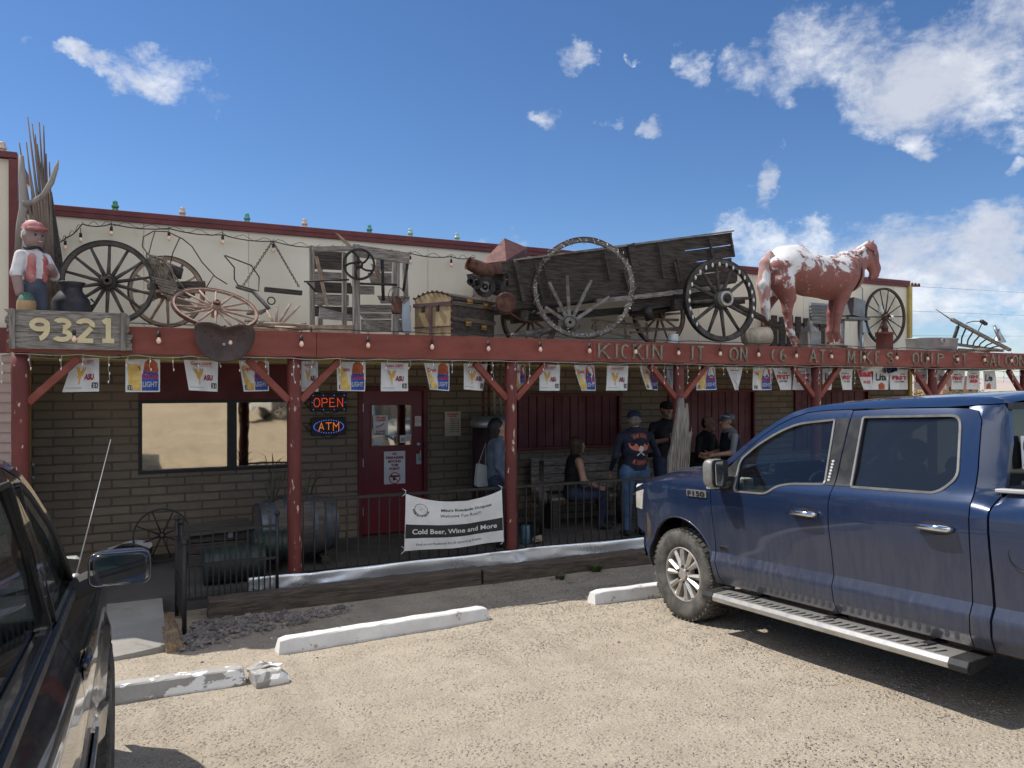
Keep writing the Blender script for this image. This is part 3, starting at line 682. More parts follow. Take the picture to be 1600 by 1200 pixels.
def vehicle(name, loc, pitch, label, cat, S, body, glass_f, glass_r, group=None, detail=True):
    """S: dict of the survey of this vehicle's side in (forward of the front axle, up)"""
    root = empty(name, loc, label, cat, group, rot=(-pitch, 0, 0))
    X = S['xtab']; Rw = S['arch_r']; WB = S['wb']
    def xf(f, u):
        x = interp(X, u)
        fn = S['nose']; k0 = fn - .85
        if f > k0: x -= S['taper'] * ((f - k0) / .85) ** 2.2
        rr = S['tail']
        if S.get('corner') and -2.9 < f < -2.70 and u > 1.22: x -= .11 * min(1, (u - 1.22) / .1) * min(1, (-2.70 - f) / .12) ** 2
        if f < rr + .5: x -= .06 * ((rr + .5 - f) / .5) ** 2
        for ax in (0, -WB):
            d = math.hypot(f - ax, u - S['axz'])
            if u > S['axz'] - .2: x += S['flare'] * math.exp(-((d - Rw) / .06) ** 2) * (1 if d > Rw - .03 else 0)
        return x
    def arch(ax, n=18, r=None, u0=None):
        r = r or Rw; u0 = S['sill'] if u0 is None else u0
        a0 = math.asin(max(-1, (u0 - S['axz']) / r)); 
        return [(ax + r * math.cos(a), S['axz'] + r * math.sin(a) * .97) for a in [a0 + (math.pi - 2 * a0) * i / n for i in range(n + 1)]]
    g = .004
    bodyobj = None
    for side in (-1, 1):
        # front wing
        A = arch(0); fw = S['wing_top'][:]      # from the nose to the door cut
        out = fw + [(f + g, u) for f, u in S['cut1']] + [(A[-1][0] - .02, S['sill'])] + list(reversed(A)) + S['nose_low']
        o = side_sheet('front_wing', out, [], xf, side, body, root, extra_u=S['creases'])
        # doors
        for nm, a, b, win, gl, han in (('door', S['cut1'], S['cut2'], S['win1'], glass_f, S['han1']), ('door', S['cut2'], S['cut3'], S['win2'], glass_r, S['han2'])):
            # a, b: cut lines from top to bottom; door top follows the roof line
            at_, ab_ = a[-1], b[-1]
            top = [p for p in S['door_top'] if b[0][0] + .02 < p[0] < a[0][0] - .02]
            out = [(f + g, u) for f, u in b] ; out = list(reversed(out)) + list(reversed(top)) + [(f - g, u) for f, u in a]
            wn = rounded(win[0], win[1])
            d = side_sheet(nm, out, [wn], xf, side, [body, BLKTRIM], root, extra_u=S['creases'])
            if S.get('pillar') :
                pass
            wo = side_sheet('window', inset(wn, -.012), [], xf, side, gl, d, du=.2, df=.3, ret=0, off=.02)
            mb = MB(); wn2 = inset(wn, -.002)
            strip(mb, wn2, xf, side, .015, .010, off=.003, closed=True)
            mb.build('window_trim', S['trim'], d)
            # handle: cup and a bar that stands off it
            hf, hu = han; mb = MB()
            hx = xf(hf, hu)
            cup = [(hf + .125 * math.cos(k_ * math.pi / 9) * (1 if abs(math.cos(k_ * math.pi / 9)) < .9 else .97), hu + .042 * math.sin(k_ * math.pi / 9)) for k_ in range(18)]
            mb.add([(side * (hx + .004), f_, u_) for f_, u_ in cup] + [(side * (hx + .0015), hf, hu)], [(k_, (k_ + 1) % 18, 18) for k_ in range(18)], 1, True)
            if not detail: mb.tube([(side * (hx + .004), hf + .10, hu + .012), (side * (hx + .012), hf, hu + .014), (side * (hx + .004), hf - .10, hu + .012)], .012, 8)
            else: mb.tube([(side * (hx + .012), hf + .118, hu + .004), (side * (hx + .038), hf + .10, hu + .004), (side * (hx + .042), hf, hu + .006), (side * (hx + .038), hf - .10, hu + .004), (side * (hx + .012), hf - .118, hu + .004)], [.013, .019, .020, .019, .013], 10)
            h_ = mb.build('handle', [S['hmat'], S['cupmat']], d)
        # cab corner / quarter and bed side
        for k, (ol, hl) in enumerate(S['rear_panels'](arch(-WB), g)):
            o = side_sheet('body_side' if k else 'cab_corner', ol, hl, xf, side, body, root, extra_u=S['creases'])
            for h in hl:
                wo = side_sheet('window', inset(h, -.012), [], xf, side, glass_r, root, du=.2, df=.3, ret=0, off=.02)
        # roof side rail: between the door top line and the roof edge, down the front pillar
        o = side_sheet('roof_rail', S['rail'], [], xf, side, body, root)
        # inner liner so that nothing shows through the gaps
        mb = MB(); 
        for (f0, u0), (f1, u1) in zip(S['liner'], S['liner'][1:]): pass
        if S.get('sticker') and side == -1: pass
    # roof
    RL = S['roof']     # (f, u) along the roof edge front to rear
    xe = S['roof_x']
    mb = MB(); nf = len(RL) - 1
    def rf(s, v):
        f, u = RL[int(round(v * nf))]; xw = interp(X, u) if xe is None else xf(f, u) - .004
        x = (s * 2 - 1); return Vector((x * xw, f, u + S['crown'] * (1 - abs(x) ** 2.4)))
    mb.grid(rf, 20, nf)
    mb.build('roof', body, root)
    # windscreen and rear window
    def quad_glass(name, fa, ua, fb, ub, matl, bow=.05, ins=.04, fr=True):
        mb = MB()
        def fn(s, v, e=0, o=0):
            f = fa + (fb - fa) * v; u = ua + (ub - ua) * v; xw = xf(f, u) - ins
            x = s * 2 - 1
            return Vector((x * xw, f + bow * (1 - x * x) * (1 if fa > fb else -1), u + .01 * (1 - x * x)))
        mb.grid(lambda s, v: fn(s, v), 14, 6); ob = mb.build(name, matl, root)
        return ob
    ws = S['ws']; quad_glass('windscreen', *ws, GLASS, ins=.0)
    rw = S['rw']; quad_glass('rear_window', *rw, glass_r, .01, ins=.03)
    # bonnet
    H = S['hood']; mb = MB()
    def hf(s, v):
        f = H['f0'] + (H['f1'] - H['f0']) * v; x = (s * 2 - 1)
        ue = interp(S['hood_edge'], f); uc = interp(S['hood_mid'], f); xw = xf(f, ue) - .004
        a = abs(x); k = 1 - a ** 5
        bulge = .018 * max(0, min(1, (.62 - a) / .06)) * (1 if f < H['f1'] - .1 else .3)
        return Vector((x * xw, f + .0 - (.10 * (a ** 2.2) if v > .99 else 0), ue + (uc - ue) * k + bulge))
    mb.grid(hf, 40, 14); mb.build('bonnet', body, root)
    # nose: grille, headlights, bumper
    N = S['nose']; hw = xf(N - .12, .8)
    mb = MB()
    def nz(s, v): x = s * 2 - 1; return Vector((x * (hw - .03), N - .02 - .16 * abs(x) ** 3, .62 + (interp(S['hood_edge'], N - .1) - .58) * v))
    mb.grid(nz, 16, 4); mb.build('grille', BLKTRIM, root)
    mb = MB()
    for k in range(5): mb.tube([Vector((-.55, N + .0, .78 + k * .07)), Vector((0, N + .02, .78 + k * .07)), Vector((.55, N + .0, .78 + k * .07))], .015)
    mb.build('grille_bar', CHROME, root)
    for side in (-1, 1):
        hl = S['headlight']; 
        side_sheet('headlight', hl, [], xf, side, LENS, root, ret=.04, off=-.004)
        mb = MB(); mb.box((side * (hw - .2), N - .05, hl[0][1] - .08), (.32, .1, .22)); mb.build('headlight', LENS, root, bevel=.02)
    mb = MB(); bz0, bz1 = S['bumper']
    def bp(s, v):
        x = s * 2 - 1; a = abs(x); u = bz0 + (bz1 - bz0) * v; xx = x * (hw + .04)
        f = N + .04 - .30 * max(0, (a - .55) / .45) ** 1.7 + .03 * math.sin(v * math.pi)
        return Vector((xx, f, u))
    mb.grid(bp, 30, 6); mb.grid(lambda s, v: bp(s, v * 0) + Vector((0, -v * .35, 0)) if True else None, 30, 1); mb.grid(lambda s, v: bp(s, 1) + Vector((0, -v * .2, 0)), 30, 1)
    mb.build('bumper', S['bumpmat'], root)
    # underbody, wheel wells
    mb = MB()
    f0, f1 = N - .25, S['tail'] + .1
    wd = interp(X, .6) - .06; 
    mb.box((0, (-.55 + -WB + .55) / 2, .50), (wd * 2 - .16, WB - 1.1, .22)); mb.box((0, 0, .93 if S['hood_edge'][0][1] > 1.1 else .8), (wd * 2 - .12, .95, .04)); mb.box((0, -WB, .93), (wd * 2 - .12, .95, .04))
    mb.box((0, 0, .62), (wd * 2 - .75, 1.0, .5)); mb.box((0, -WB, .62), (wd * 2 - .75, 1.0, .4))
    for ax in (0, -WB):
        for sd_ in (-1, 1): mb.box((sd_ * (wd - .05), ax + .52, .7), (.1, .06, .42)); mb.box((sd_ * (wd - .05), ax - .52, .7), (.1, .06, .42))
    mb.build('underbody', UNDER, root)
    # cabin: seats, dashboard, wheel
    mb = MB(); cf, cr = S['cabin']; bw = interp(X, 1.1) - .1
    for (fx, sx) in ((cf - .75, -1), (cf - .75, 1)) + (((cr + .35, -1), (cr + .35, 1))):
        mb.box((sx * .42, fx, .85), (.52, .52, .2)); mb.box((sx * .42, fx - .27, 1.15), (.50, .16, .62), rot=(R(-12), 0, 0)); mb.box((sx * .42, fx - .36, 1.53), (.26, .1, .17), rot=(R(-12), 0, 0))
    mb.build('seat', SEAT, root, bevel=.05)
    mb = MB(); mb.box((0, cf + .02, 1.0), (bw * 2, .45, .42)); mb.tube([Vector((-.42 + .19 * math.cos(a), cf - .32 + .06 * math.sin(a), 1.16 + .18 * math.sin(a))) for a in [k_ * math.pi / 10 for k_ in range(20)]], .014, closed=True)
    mb.build('dashboard', BLKTRIM, root, bevel=.04)
    mb = MB(); mb.box((0, (cf + cr) / 2, .64), (bw * 2, cf - cr, .06)); mb.build('cabin_floor', SEAT, root); mb = MB(); mb.box((0, (cf + cr) / 2 - .3, S['roof'][2][1] - .06), (1.1, (cf - cr) * .55, .02)); mb.build('headliner', SEAT, root)
    return root, xf

# ---- blue pickup: front axle above the surveyed point
PIT = R(3.37)
TX = [(.36, .94), (.42, .965), (.475, .992), (.50, 1.0), (.595, 1.006), (.672, .974), (.80, .981), (1.0, .999), (1.10, 1.005), (1.17, 1.003), (1.24, .985), (1.29, .955), (1.33, .930), (1.5, .878), (1.7, .812), (1.80, .775), (1.84, .745), (1.87, .70), (1.89, .62), (2.2, .5)]
def tr_rear(A, g):
    c3 = TS['cut3']
    cab = [(-2.602, 1.824)] + [(f - g, u) for f, u in c3] + [(-2.80, .41), (-2.815, .68), (-2.825, 1.15), (-2.83, 1.30), (-2.825, 1.6), (-2.80, 1.80), (-2.78, 1.832)]
    bed = [(-2.842, 1.325), (-2.832, .68), (-2.812, .41)] + [(A[0][0] + .02, .41)] + list(A) + [(-4.70, .50), (-4.74, .9), (-4.76, 1.325)]
    return [(cab, []), (bed, [])]
TS = dict(corner=1, xtab=TX, arch_r=.475, wb=3.62, axz=.455, nose=.90, taper=.16, tail=-4.78, flare=.022, sill=.41, creases=(.672, .475, .50, .595, .70, 1.10, 1.17, 1.24, 1.29),
    wing_top=[(.80, 1.13), (.6, 1.185), (.3, 1.225), (0, 1.255), (-.3, 1.285), (-.455, 1.30)],
    nose_low=[(.60, .62), (.66, .70), (.86, .74), (.84, .93)],
    cut1=[(-.455, 1.215), (-.458, .9), (-.475, .68), (-.52, .50), (-.54, .41)],
    cut2=[(-1.745, 1.822), (-1.735, 1.6), (-1.72, 1.4), (-1.70, 1.22), (-1.687, 1.0), (-1.692, .7), (-1.70, .5), (-1.705, .41)],
    cut3=[(-2.60, 1.812), (-2.67, 1.795), (-2.70, 1.74), (-2.72, 1.45), (-2.719, 1.12), (-2.70, .76), (-2.68, .41)],
    door_top=[(-.462, 1.30), (-.65, 1.438), (-.80, 1.56), (-.92, 1.645), (-1.058, 1.725), (-1.2, 1.783), (-1.33, 1.818), (-1.5, 1.83), (-1.72, 1.83), (-2.08, 1.828), (-2.45, 1.82), (-2.58, 1.815)],
    win1=([(-.715, 1.40), (-.735, 1.46), (-.878, 1.569), (-1.073, 1.671), (-1.264, 1.738), (-1.605, 1.762), (-1.62, 1.305), (-1.314, 1.292), (-1.196, 1.270), (-1.088, 1.203), (-.74, 1.20)], [.02, .04, .1, .1, .1, .015, .02, .05, .04, .05, .03]),
    win2=([(-1.851, 1.775), (-2.565, 1.770), (-2.604, 1.40), (-2.49, 1.298), (-1.854, 1.30)], [.015, .07, .05, .06, .015]),
    han1=(-1.49, 1.085), han2=(-2.51, 1.09), rear_panels=tr_rear,
    rail=[(-.44, 1.31), (-.445, 1.365), (-.558, 1.445), (-.711, 1.556), (-.857, 1.660), (-1.048, 1.768), (-1.177, 1.828), (-1.296, 1.861), (-1.462, 1.882), (-1.777, 1.893), (-2.085, 1.895), (-2.45, 1.893), (-2.68, 1.880), (-2.77, 1.862), (-2.80, 1.84),
          (-2.78, 1.838), (-2.45, 1.828), (-2.08, 1.836), (-1.72, 1.838), (-1.5, 1.838), (-1.33, 1.826), (-1.2, 1.791), (-1.058, 1.733), (-.92, 1.653), (-.80, 1.568), (-.65, 1.446)],
    roof=[(-1.177, 1.828), (-1.296, 1.861), (-1.462, 1.882), (-1.777, 1.893), (-2.085, 1.895), (-2.45, 1.893), (-2.68, 1.880), (-2.77, 1.862), (-2.80, 1.84)], roof_x=1, crown=.035, liner=[(0, 0)],
    ws=(-.43, 1.36, -1.20, 1.835), rw=(-2.80, 1.825, -2.81, 1.33), hood=dict(f0=-.50, f1=.82),
    hood_edge=[(-.5, 1.305), (-.3, 1.285), (0, 1.256), (.3, 1.226), (.6, 1.186), (.82, 1.12)], hood_mid=[(-.5, 1.375), (-.1, 1.365), (.4, 1.32), (.65, 1.27), (.78, 1.21), (.84, 1.14)],
    headlight=[(.58, 1.13), (.80, 1.09), (.84, .93), (.66, .93)], bumper=(.48, .74), bumpmat=CHROME, trim=SATIN, hmat=CHROME, cupmat=BLKTRIM, cabin=(-.85, -2.85))
tz = GZ(5.52)
truck, txf = vehicle('pickup_truck', (5.385, 5.52, tz), PIT, 'dusty blue crew cab pickup truck parked nose in on the right', 'pickup truck', TS, TBLUE, GLASS, PRIV)
for s_ in (-1, 1):
    for f_ in (0, -3.62):
        wheel('wheel', truck, (s_ * .855, f_, .405), s_, .408, .275, .245, 'truck', RUBBER, ALLOY)
    # running board
    mb = MB(); x0 = s_ * 1.0
    prof = [(-.12, .325), (.085, .285), (.115, .295), (.12, .325), (.10, .355), (-.12, .368)]
    mb.prism([(s_ * 1.0 + s_ * a, b) for a, b in prof], -2.62, -.56, Matrix.Identity(4))
    for k in range(30):
        f_ = -.66 - k * .064; mb.box((s_ * 1.045, f_, .3655), (.085, .024, .008), rot=(0, s_ * R(8), s_ * R(25)), mi=1)
    for e, d_ in ((-2.62, -1), (-.56, 1)):
        mb.prism([(s_ * 1.0 + s_ * a * 1.04, b + (.002 if b > .33 else -.002)) for a, b in prof], e, e + d_ * .12, Matrix.Identity(4), 2)
    for f_ in (-.9, -1.65, -2.4): mb.box((s_ * .93, f_, .36), (.2, .06, .03), mi=2)
    mb.build('running_board', [mat('board_satin', (.5, .49, .47), (.38, .36, .33), 12, rough=.4, metal=.7, bump=.1) if s_ < 0 else bpy.data.materials['board_satin'], SATIN, BLKTRIM], truck, bevel=.004)
    # door mirror: housing, glass, arm
    mb = MB(); MC = Vector((s_ * 1.085, -.64, 1.345))
    def hs(u_, v_): 
        a = u_ * 2 * math.pi; b = (v_ - .5) * math.pi
        q = lambda c, e: math.copysign(abs(c) ** e, c)
        x = q(math.cos(b), .5) * q(math.cos(a), .45) * .088; y = q(math.sin(b), .9) * .075; z = q(math.cos(b), .5) * q(math.sin(a), .45) * .118
        return MC + Vector((x, y + .03, z))
    mb.grid(hs, 28, 12); mr = mb.build('mirror', [SATIN], truck)
    Mg = Matrix.Translation(MC + Vector((0, -.052, 0))) @ Matrix.Rotation(R(14) * -s_, 4, 'Z')
    mb = MB(); mb.prism([(a, b) for a, b in rounded([(-.07, -.1), (.07, -.1), (.07, .1), (-.07, .1)], .035)], -.002, .002, Mg); mb.build('mirror_glass', mat('mirror_silver', (.8, .8, .8), rough=.02, metal=1, bump=0) if s_ < 0 else bpy.data.materials['mirror_silver'], mr)
    mb = MB(); mb.prism([(MC.x + a, MC.z + b) for a, b in rounded([(-.082, -.112), (.082, -.112), (.082, .112), (-.082, .112)], .04)], MC.y - .036, MC.y - .047, Matrix.Identity(4)); mb.build('mirror_frame', BLKTRIM, mr)
    mb = MB(); mb.box((s_ * 1.10, MC.y + .04, MC.z - .115), (.1, .05, .025)); mb.build('turn_signal', LENS, mr, bevel=.006)
    mb = MB(); mb.bar((s_ * .93, -.66, 1.25), (s_ * 1.04, -.66, 1.25), .10, .06, up=(0, 0, 1)); mb.build('mirror_arm', BLKTRIM, mr, bevel=.015)
    # triangular sail in front of the window
    side_sheet('window_sail', [(-.52, 1.325), (-.70, 1.455), (-.708, 1.40), (-.735, 1.20), (-.50, 1.205)], [], txf, s_, BLKTRIM, truck, ret=.01, off=-.006)
    # B pillar gloss covers
    side_sheet('pillar_cover', [(-1.622, 1.772), (-1.735, 1.772), (-1.708, 1.30), (-1.637, 1.30)], [], txf, s_, BLKTRIM, truck, ret=.004, off=-.004)
    side_sheet('pillar_cover', [(-1.75, 1.772), (-1.836, 1.775), (-1.84, 1.30), (-1.718, 1.30)], [], txf, s_, BLKTRIM, truck, ret=.004, off=-.004)
    # badge with its characters, small fender badge
    mb = MB(); bx = s_ * (txf(-.28, 1.15) + .006)
    mb.prism([(0, 0)] * 0 + [(a, b) for a, b in rounded([(-.15, 1.122), (-.41, 1.122), (-.41, 1.182), (-.15, 1.182)], .012)], bx - .004, bx + .004, Matrix(((0, 1, 0, 0), (1, 0, 0, 0), (0, 0, 1, 0), (0, 0, 0, 1))))
    sg = 1 if s_ < 0 else -1
    fn = (lambda X_, Z_: Vector((bx + s_ * .009, -.28 - X_ * sg * 1.0, 1.130 + Z_)))
    mb.glyphs('F150', fn, .044, mi=1, bold=.03, width=.225)
    mb.build('badge', [SATIN, CHROME], truck)
    mb = MB(); mb.box((s_ * (txf(-.56, .72) + .004), -.57, .715), (.008, .095, .022)); mb.build('side_badge', CHROME, truck)
    mb = MB(); mb.box((s_ * .93, (-2.85 - 4.76) / 2, 1.335), (.07, 1.9, .022)); mb.build('bed_rail_cap', mat('rail_cap', (.42, .41, .4), rough=.5, bump=.1) if s_ < 0 else bpy.data.materials['rail_cap'], truck, bevel=.005)
    # arch lip
    for ax in (0, -3.62):
        mb = MB(); P = [Vector((s_ * (txf(ax + .478 * math.cos(a), .455 + .468 * math.sin(a)) - .004), ax + .478 * math.cos(a), .455 + .468 * math.sin(a))) for a in [math.pi * k / 24 for k in range(25)]]
        mb.tube(P, .008, 6); mb.build('arch_lip', TBLUE, truck)
# fuel door seam, strip badge on the B pillar, ribbon sticker on the rear window
mb = MB(); mb.tube([Vector((-(txf(-3.02, .96) + .002), -3.02 + .085 * math.cos(a), .985 + .085 * math.sin(a))) for a in [k * math.pi / 16 for k in range(32)]], .003, 5, closed=True); mb.build('fuel_door_seam', BLKTRIM, truck)
mb = MB()
for k in range(7): u_ = 1.335 + k * .022; mb.box((-(txf(-1.655, u_) + .009), -1.652 - (u_ - 1.33) * .1, u_), (.004, .02, .015), rot=(R(-16), 0, 0))
mb.build('pillar_sticker', WHITE, truck)
# cab back, bed, tail
mb = MB(); mb.box((0, -2.79, 1.57), (1.5, .01, .5)); mb.build('cabin_shade', SEAT, truck) if False else None
mb = MB(); mb.box((0, -2.80, 1.06), (1.74, .04, .54)); 
mb.build('cab_back', TBLUE, truck)
mb = MB(); mb.box((0, -3.80, .78), (1.66, 1.9, .05)); 
for s_ in (-1, 1): mb.box((s_ * .86, -3.80, 1.06), (.06, 1.9, .52))
mb.box((0, -2.87, 1.06), (1.78, .05, .52)); mb.build('bed', BLKTRIM, truck)
mb = MB(); mb.box((0, -4.76, .98), (1.66, .06, .68)); mb.build('tailgate', TBLUE, truck, bevel=.01)
mb = MB(); mb.box((0, -4.86, .58), (1.8, .16, .2)); mb.build('bumper', CHROME, truck, bevel=.02)
for s_ in (-1, 1):
    mb = MB(); mb.box((s_ * .9, -4.76, 1.12), (.13, .07, .36)); mb.build('tail_light', REDLENS, truck, bevel=.01)
mb = MB()
mb.prism([(a, b) for a, b in rounded([(-.65, 1.44), (-.56, 1.44), (-.56, 1.64), (-.65, 1.64)], .015)], -2.835, -2.831, Matrix.Identity(4))
for k in range(2):
    P = [(-.605 + .024 * math.sin(a) * (1 if k else -1), -2.838, 1.575 - .04 * math.cos(a * 1.0)) for a in [q * math.pi / 8 for q in range(9)]]
    P = [Vector(p) for p in P]; P = list(reversed(P)) + [Vector((-.605 - (.03 if k else -.03), -2.838, 1.46))]
    P = [p if i else p for i, p in enumerate(P)]
    for i in range(len(P) - 1): mb.bar(P[i], P[i + 1], .012, .001, up=(0, 1, 0), mi=1)
mb.build('ribbon_sticker', [WHITE, PRINT], truck)
mb = MB()
for q in ((-.70, .70, 1.80, 1.84), (-.78, .78, 1.30, 1.345)): mb.box(((q[0] + q[1]) / 2, -2.815, (q[2] + q[3]) / 2), (q[1] - q[0], .03, q[3] - q[2]))
mb.build('rear_window_frame', BLKTRIM, truck)
# mud splash guard and drivetrain bits under the sill, seen behind the board
mb = MB(); mb.tube([(-.55, -.6, .3), (-.55, -2.9, .32)], .05, 8); mb.tube([(.45, -.6, .3), (.45, -2.9, .32)], .05, 8); mb.tube([(-.75, 0, .40), (.75, 0, .40)], .05); mb.tube([(-.75, -3.69, .40), (.75, -3.69, .40)], .06); mb.build('chassis_rail', UNDER, truck)

# ---- dark truck-like SUV on the left and a pale one across the lot (seen only in the window's reflection)
SX = [(.36, .90), (.42, .95), (.5, .985), (.62, .998), (.64, .985), (.9, 1.0), (1.0, 1.0), (1.08, .99), (1.15, .955), (1.22, .915), (1.5, .883), (1.7, .832), (1.78, .79), (1.83, .70), (1.86, .59), (2.2, .5)]
def sv_rear(A, g):
    c3 = SS['cut3']
    q = [(f - g, u) for f, u in c3] + [(-2.45 - .0, .43)] + [] 
    q = [(f - g, u) for f, u in c3[:-1]] + [(A[0][0] + .02, .43)] + list(A) + [(-4.06, .48), (-4.18, .8), (-4.19, 1.2), (-4.06, 1.686), (-2.76, 1.70)]
    win = rounded([(-2.88, 1.61), (-3.88, 1.595), (-3.96, 1.25), (-2.88, 1.25)], .05)
    return [(q, [win])]
SS = dict(xtab=SX, arch_r=.44, wb=2.95, axz=.40, nose=.92, taper=.17, tail=-3.95, flare=.03, sill=.43, creases=(.5, .62, .64, .9, 1.0, 1.08, 1.15),
    wing_top=[(.86, 1.0), (.6, 1.08), (.3, 1.12), (0, 1.145), (-.35, 1.165), (-.47, 1.175)],
    nose_low=[(.60, .5), (.68, .52), (.9, .55), (.9, .8)],
    cut1=[(-.47, 1.165), (-.475, .9), (-.49, .64), (-.51, .43)],
    cut2=[(-1.50, 1.755), (-1.42, 1.5), (-1.33, 1.22), (-1.31, .9), (-1.31, .43)],
    cut3=[(-2.42, 1.74), (-2.47, 1.70), (-2.50, 1.4), (-2.50, 1.1), (-2.44, .88), (-2.41, .8), (-2.40, .72)],
    door_top=[(-.52, 1.215), (-.7, 1.34), (-.9, 1.47), (-1.1, 1.59), (-1.3, 1.70), (-1.45, 1.742), (-1.7, 1.765), (-2.0, 1.765), (-2.4, 1.755)],
    win1=([(-.60, 1.235), (-.9, 1.435), (-1.1, 1.555), (-1.27, 1.655), (-1.42, 1.70), (-1.275, 1.235)], [.02, .1, .1, .1, .02, .02]),
    win2=([(-1.56, 1.705), (-2.38, 1.70), (-2.43, 1.4), (-2.42, 1.235), (-1.40, 1.235)], [.02, .06, .05, .06, .02]),
    han1=(-1.18, 1.07), han2=(-2.3, 1.07), rear_panels=sv_rear,
    rail=[(-.50, 1.21), (-.50, 1.25), (-.68, 1.38), (-.9, 1.53), (-1.1, 1.65), (-1.27, 1.745), (-1.42, 1.79), (-1.6, 1.82), (-2.0, 1.83), (-2.6, 1.825), (-3.3, 1.81), (-3.7, 1.78), (-3.80, 1.75), (-2.5, 1.762), (-2.4, 1.765), (-2.0, 1.775), (-1.7, 1.775), (-1.45, 1.752), (-1.3, 1.71), (-1.1, 1.60), (-.9, 1.48), (-.7, 1.35), (-.53, 1.222)],
    roof=[(-1.27, 1.745), (-1.42, 1.79), (-1.6, 1.82), (-2.0, 1.83), (-2.6, 1.825), (-3.3, 1.81), (-3.7, 1.78), (-3.81, 1.745)], roof_x=1, crown=.03, liner=[(0, 0)],
    ws=(-.50, 1.24, -1.29, 1.755), rw=(-3.80, 1.74, -3.92, 1.2), hood=dict(f0=-.53, f1=.88),
    hood_edge=[(-.53, 1.178), (-.35, 1.166), (0, 1.146), (.3, 1.121), (.6, 1.081), (.88, 1.0)], hood_mid=[(-.53, 1.23), (0, 1.20), (.5, 1.15), (.8, 1.07), (.88, 1.01)],
    headlight=[(.62, 1.04), (.84, .98), (.86, .84), (.66, .84)], bumper=(.38, .62), bumpmat=SDARK, trim=BLKTRIM, hmat=SDARK, cupmat=BLKTRIM, cabin=(-.9, -3.0))
sy = 4.12; SHF = -.26
def qz(u): return u if u < 1.2 else 1.2 + (u - 1.2) * .90
for k_ in ('door_top', 'rail', 'roof', 'cut2', 'cut3'): SS[k_] = [(a, qz(b)) for a, b in SS[k_]]
for k_ in ('win1', 'win2'): SS[k_] = ([(a, qz(b)) for a, b in SS[k_][0]], SS[k_][1])
for k_ in ('ws', 'rw'): SS[k_] = (SS[k_][0], qz(SS[k_][1]), SS[k_][2], qz(SS[k_][3]))
SS['xtab'] = SX = [(qz(a), b * .985) for a, b in SX]
for k_ in ('cut1', 'cut2', 'cut3', 'door_top', 'rail', 'roof'): SS[k_] = [(a + SHF, b) for a, b in SS[k_]]
for k_ in ('win1', 'win2'): SS[k_] = ([(a + SHF, b) for a, b in SS[k_][0]], SS[k_][1])
for k_ in ('ws', 'rw'): SS[k_] = (SS[k_][0] + SHF, SS[k_][1], SS[k_][2] + SHF, SS[k_][3])
for k_ in ('han1', 'han2'): SS[k_] = (SS[k_][0] + SHF, SS[k_][1])
SS['cabin'] = (-.9 + SHF, -3.0 + SHF); SS['hood']['f0'] += SHF; SS['hood']['f1'] = 1.08; SS['wb'] = 3.2; SS['tail'] = -4.2; SS['nose'] = 1.12
SS['wing_top'] = [(1.04, 1.0), (.75, 1.07), (.4, 1.11), (0, 1.145), (-.4, 1.162), (-.73, 1.175)]
SS['nose_low'] = [(.60, .5), (.80, .52), (1.1, .55), (1.1, .8)]
SS['hood_edge'] = [(-.8, 1.178), (-.4, 1.163), (0, 1.146), (.4, 1.111), (.75, 1.071), (1.08, 1.0)]; SS['hood_mid'] = [(-.8, 1.23), (0, 1.20), (.6, 1.15), (1.0, 1.07), (1.08, 1.01)]
SS['headlight'] = [(.82, 1.04), (1.03, .98), (1.05, .84), (.86, .84)]
suv, sxf = vehicle('parked_suv', (-1.125, sy, GZ(sy)), PIT, 'glossy dark grey suv cropped at the left edge with its door mirror out', 'suv', SS, SDARK, GLASS, GLASS, detail=False)
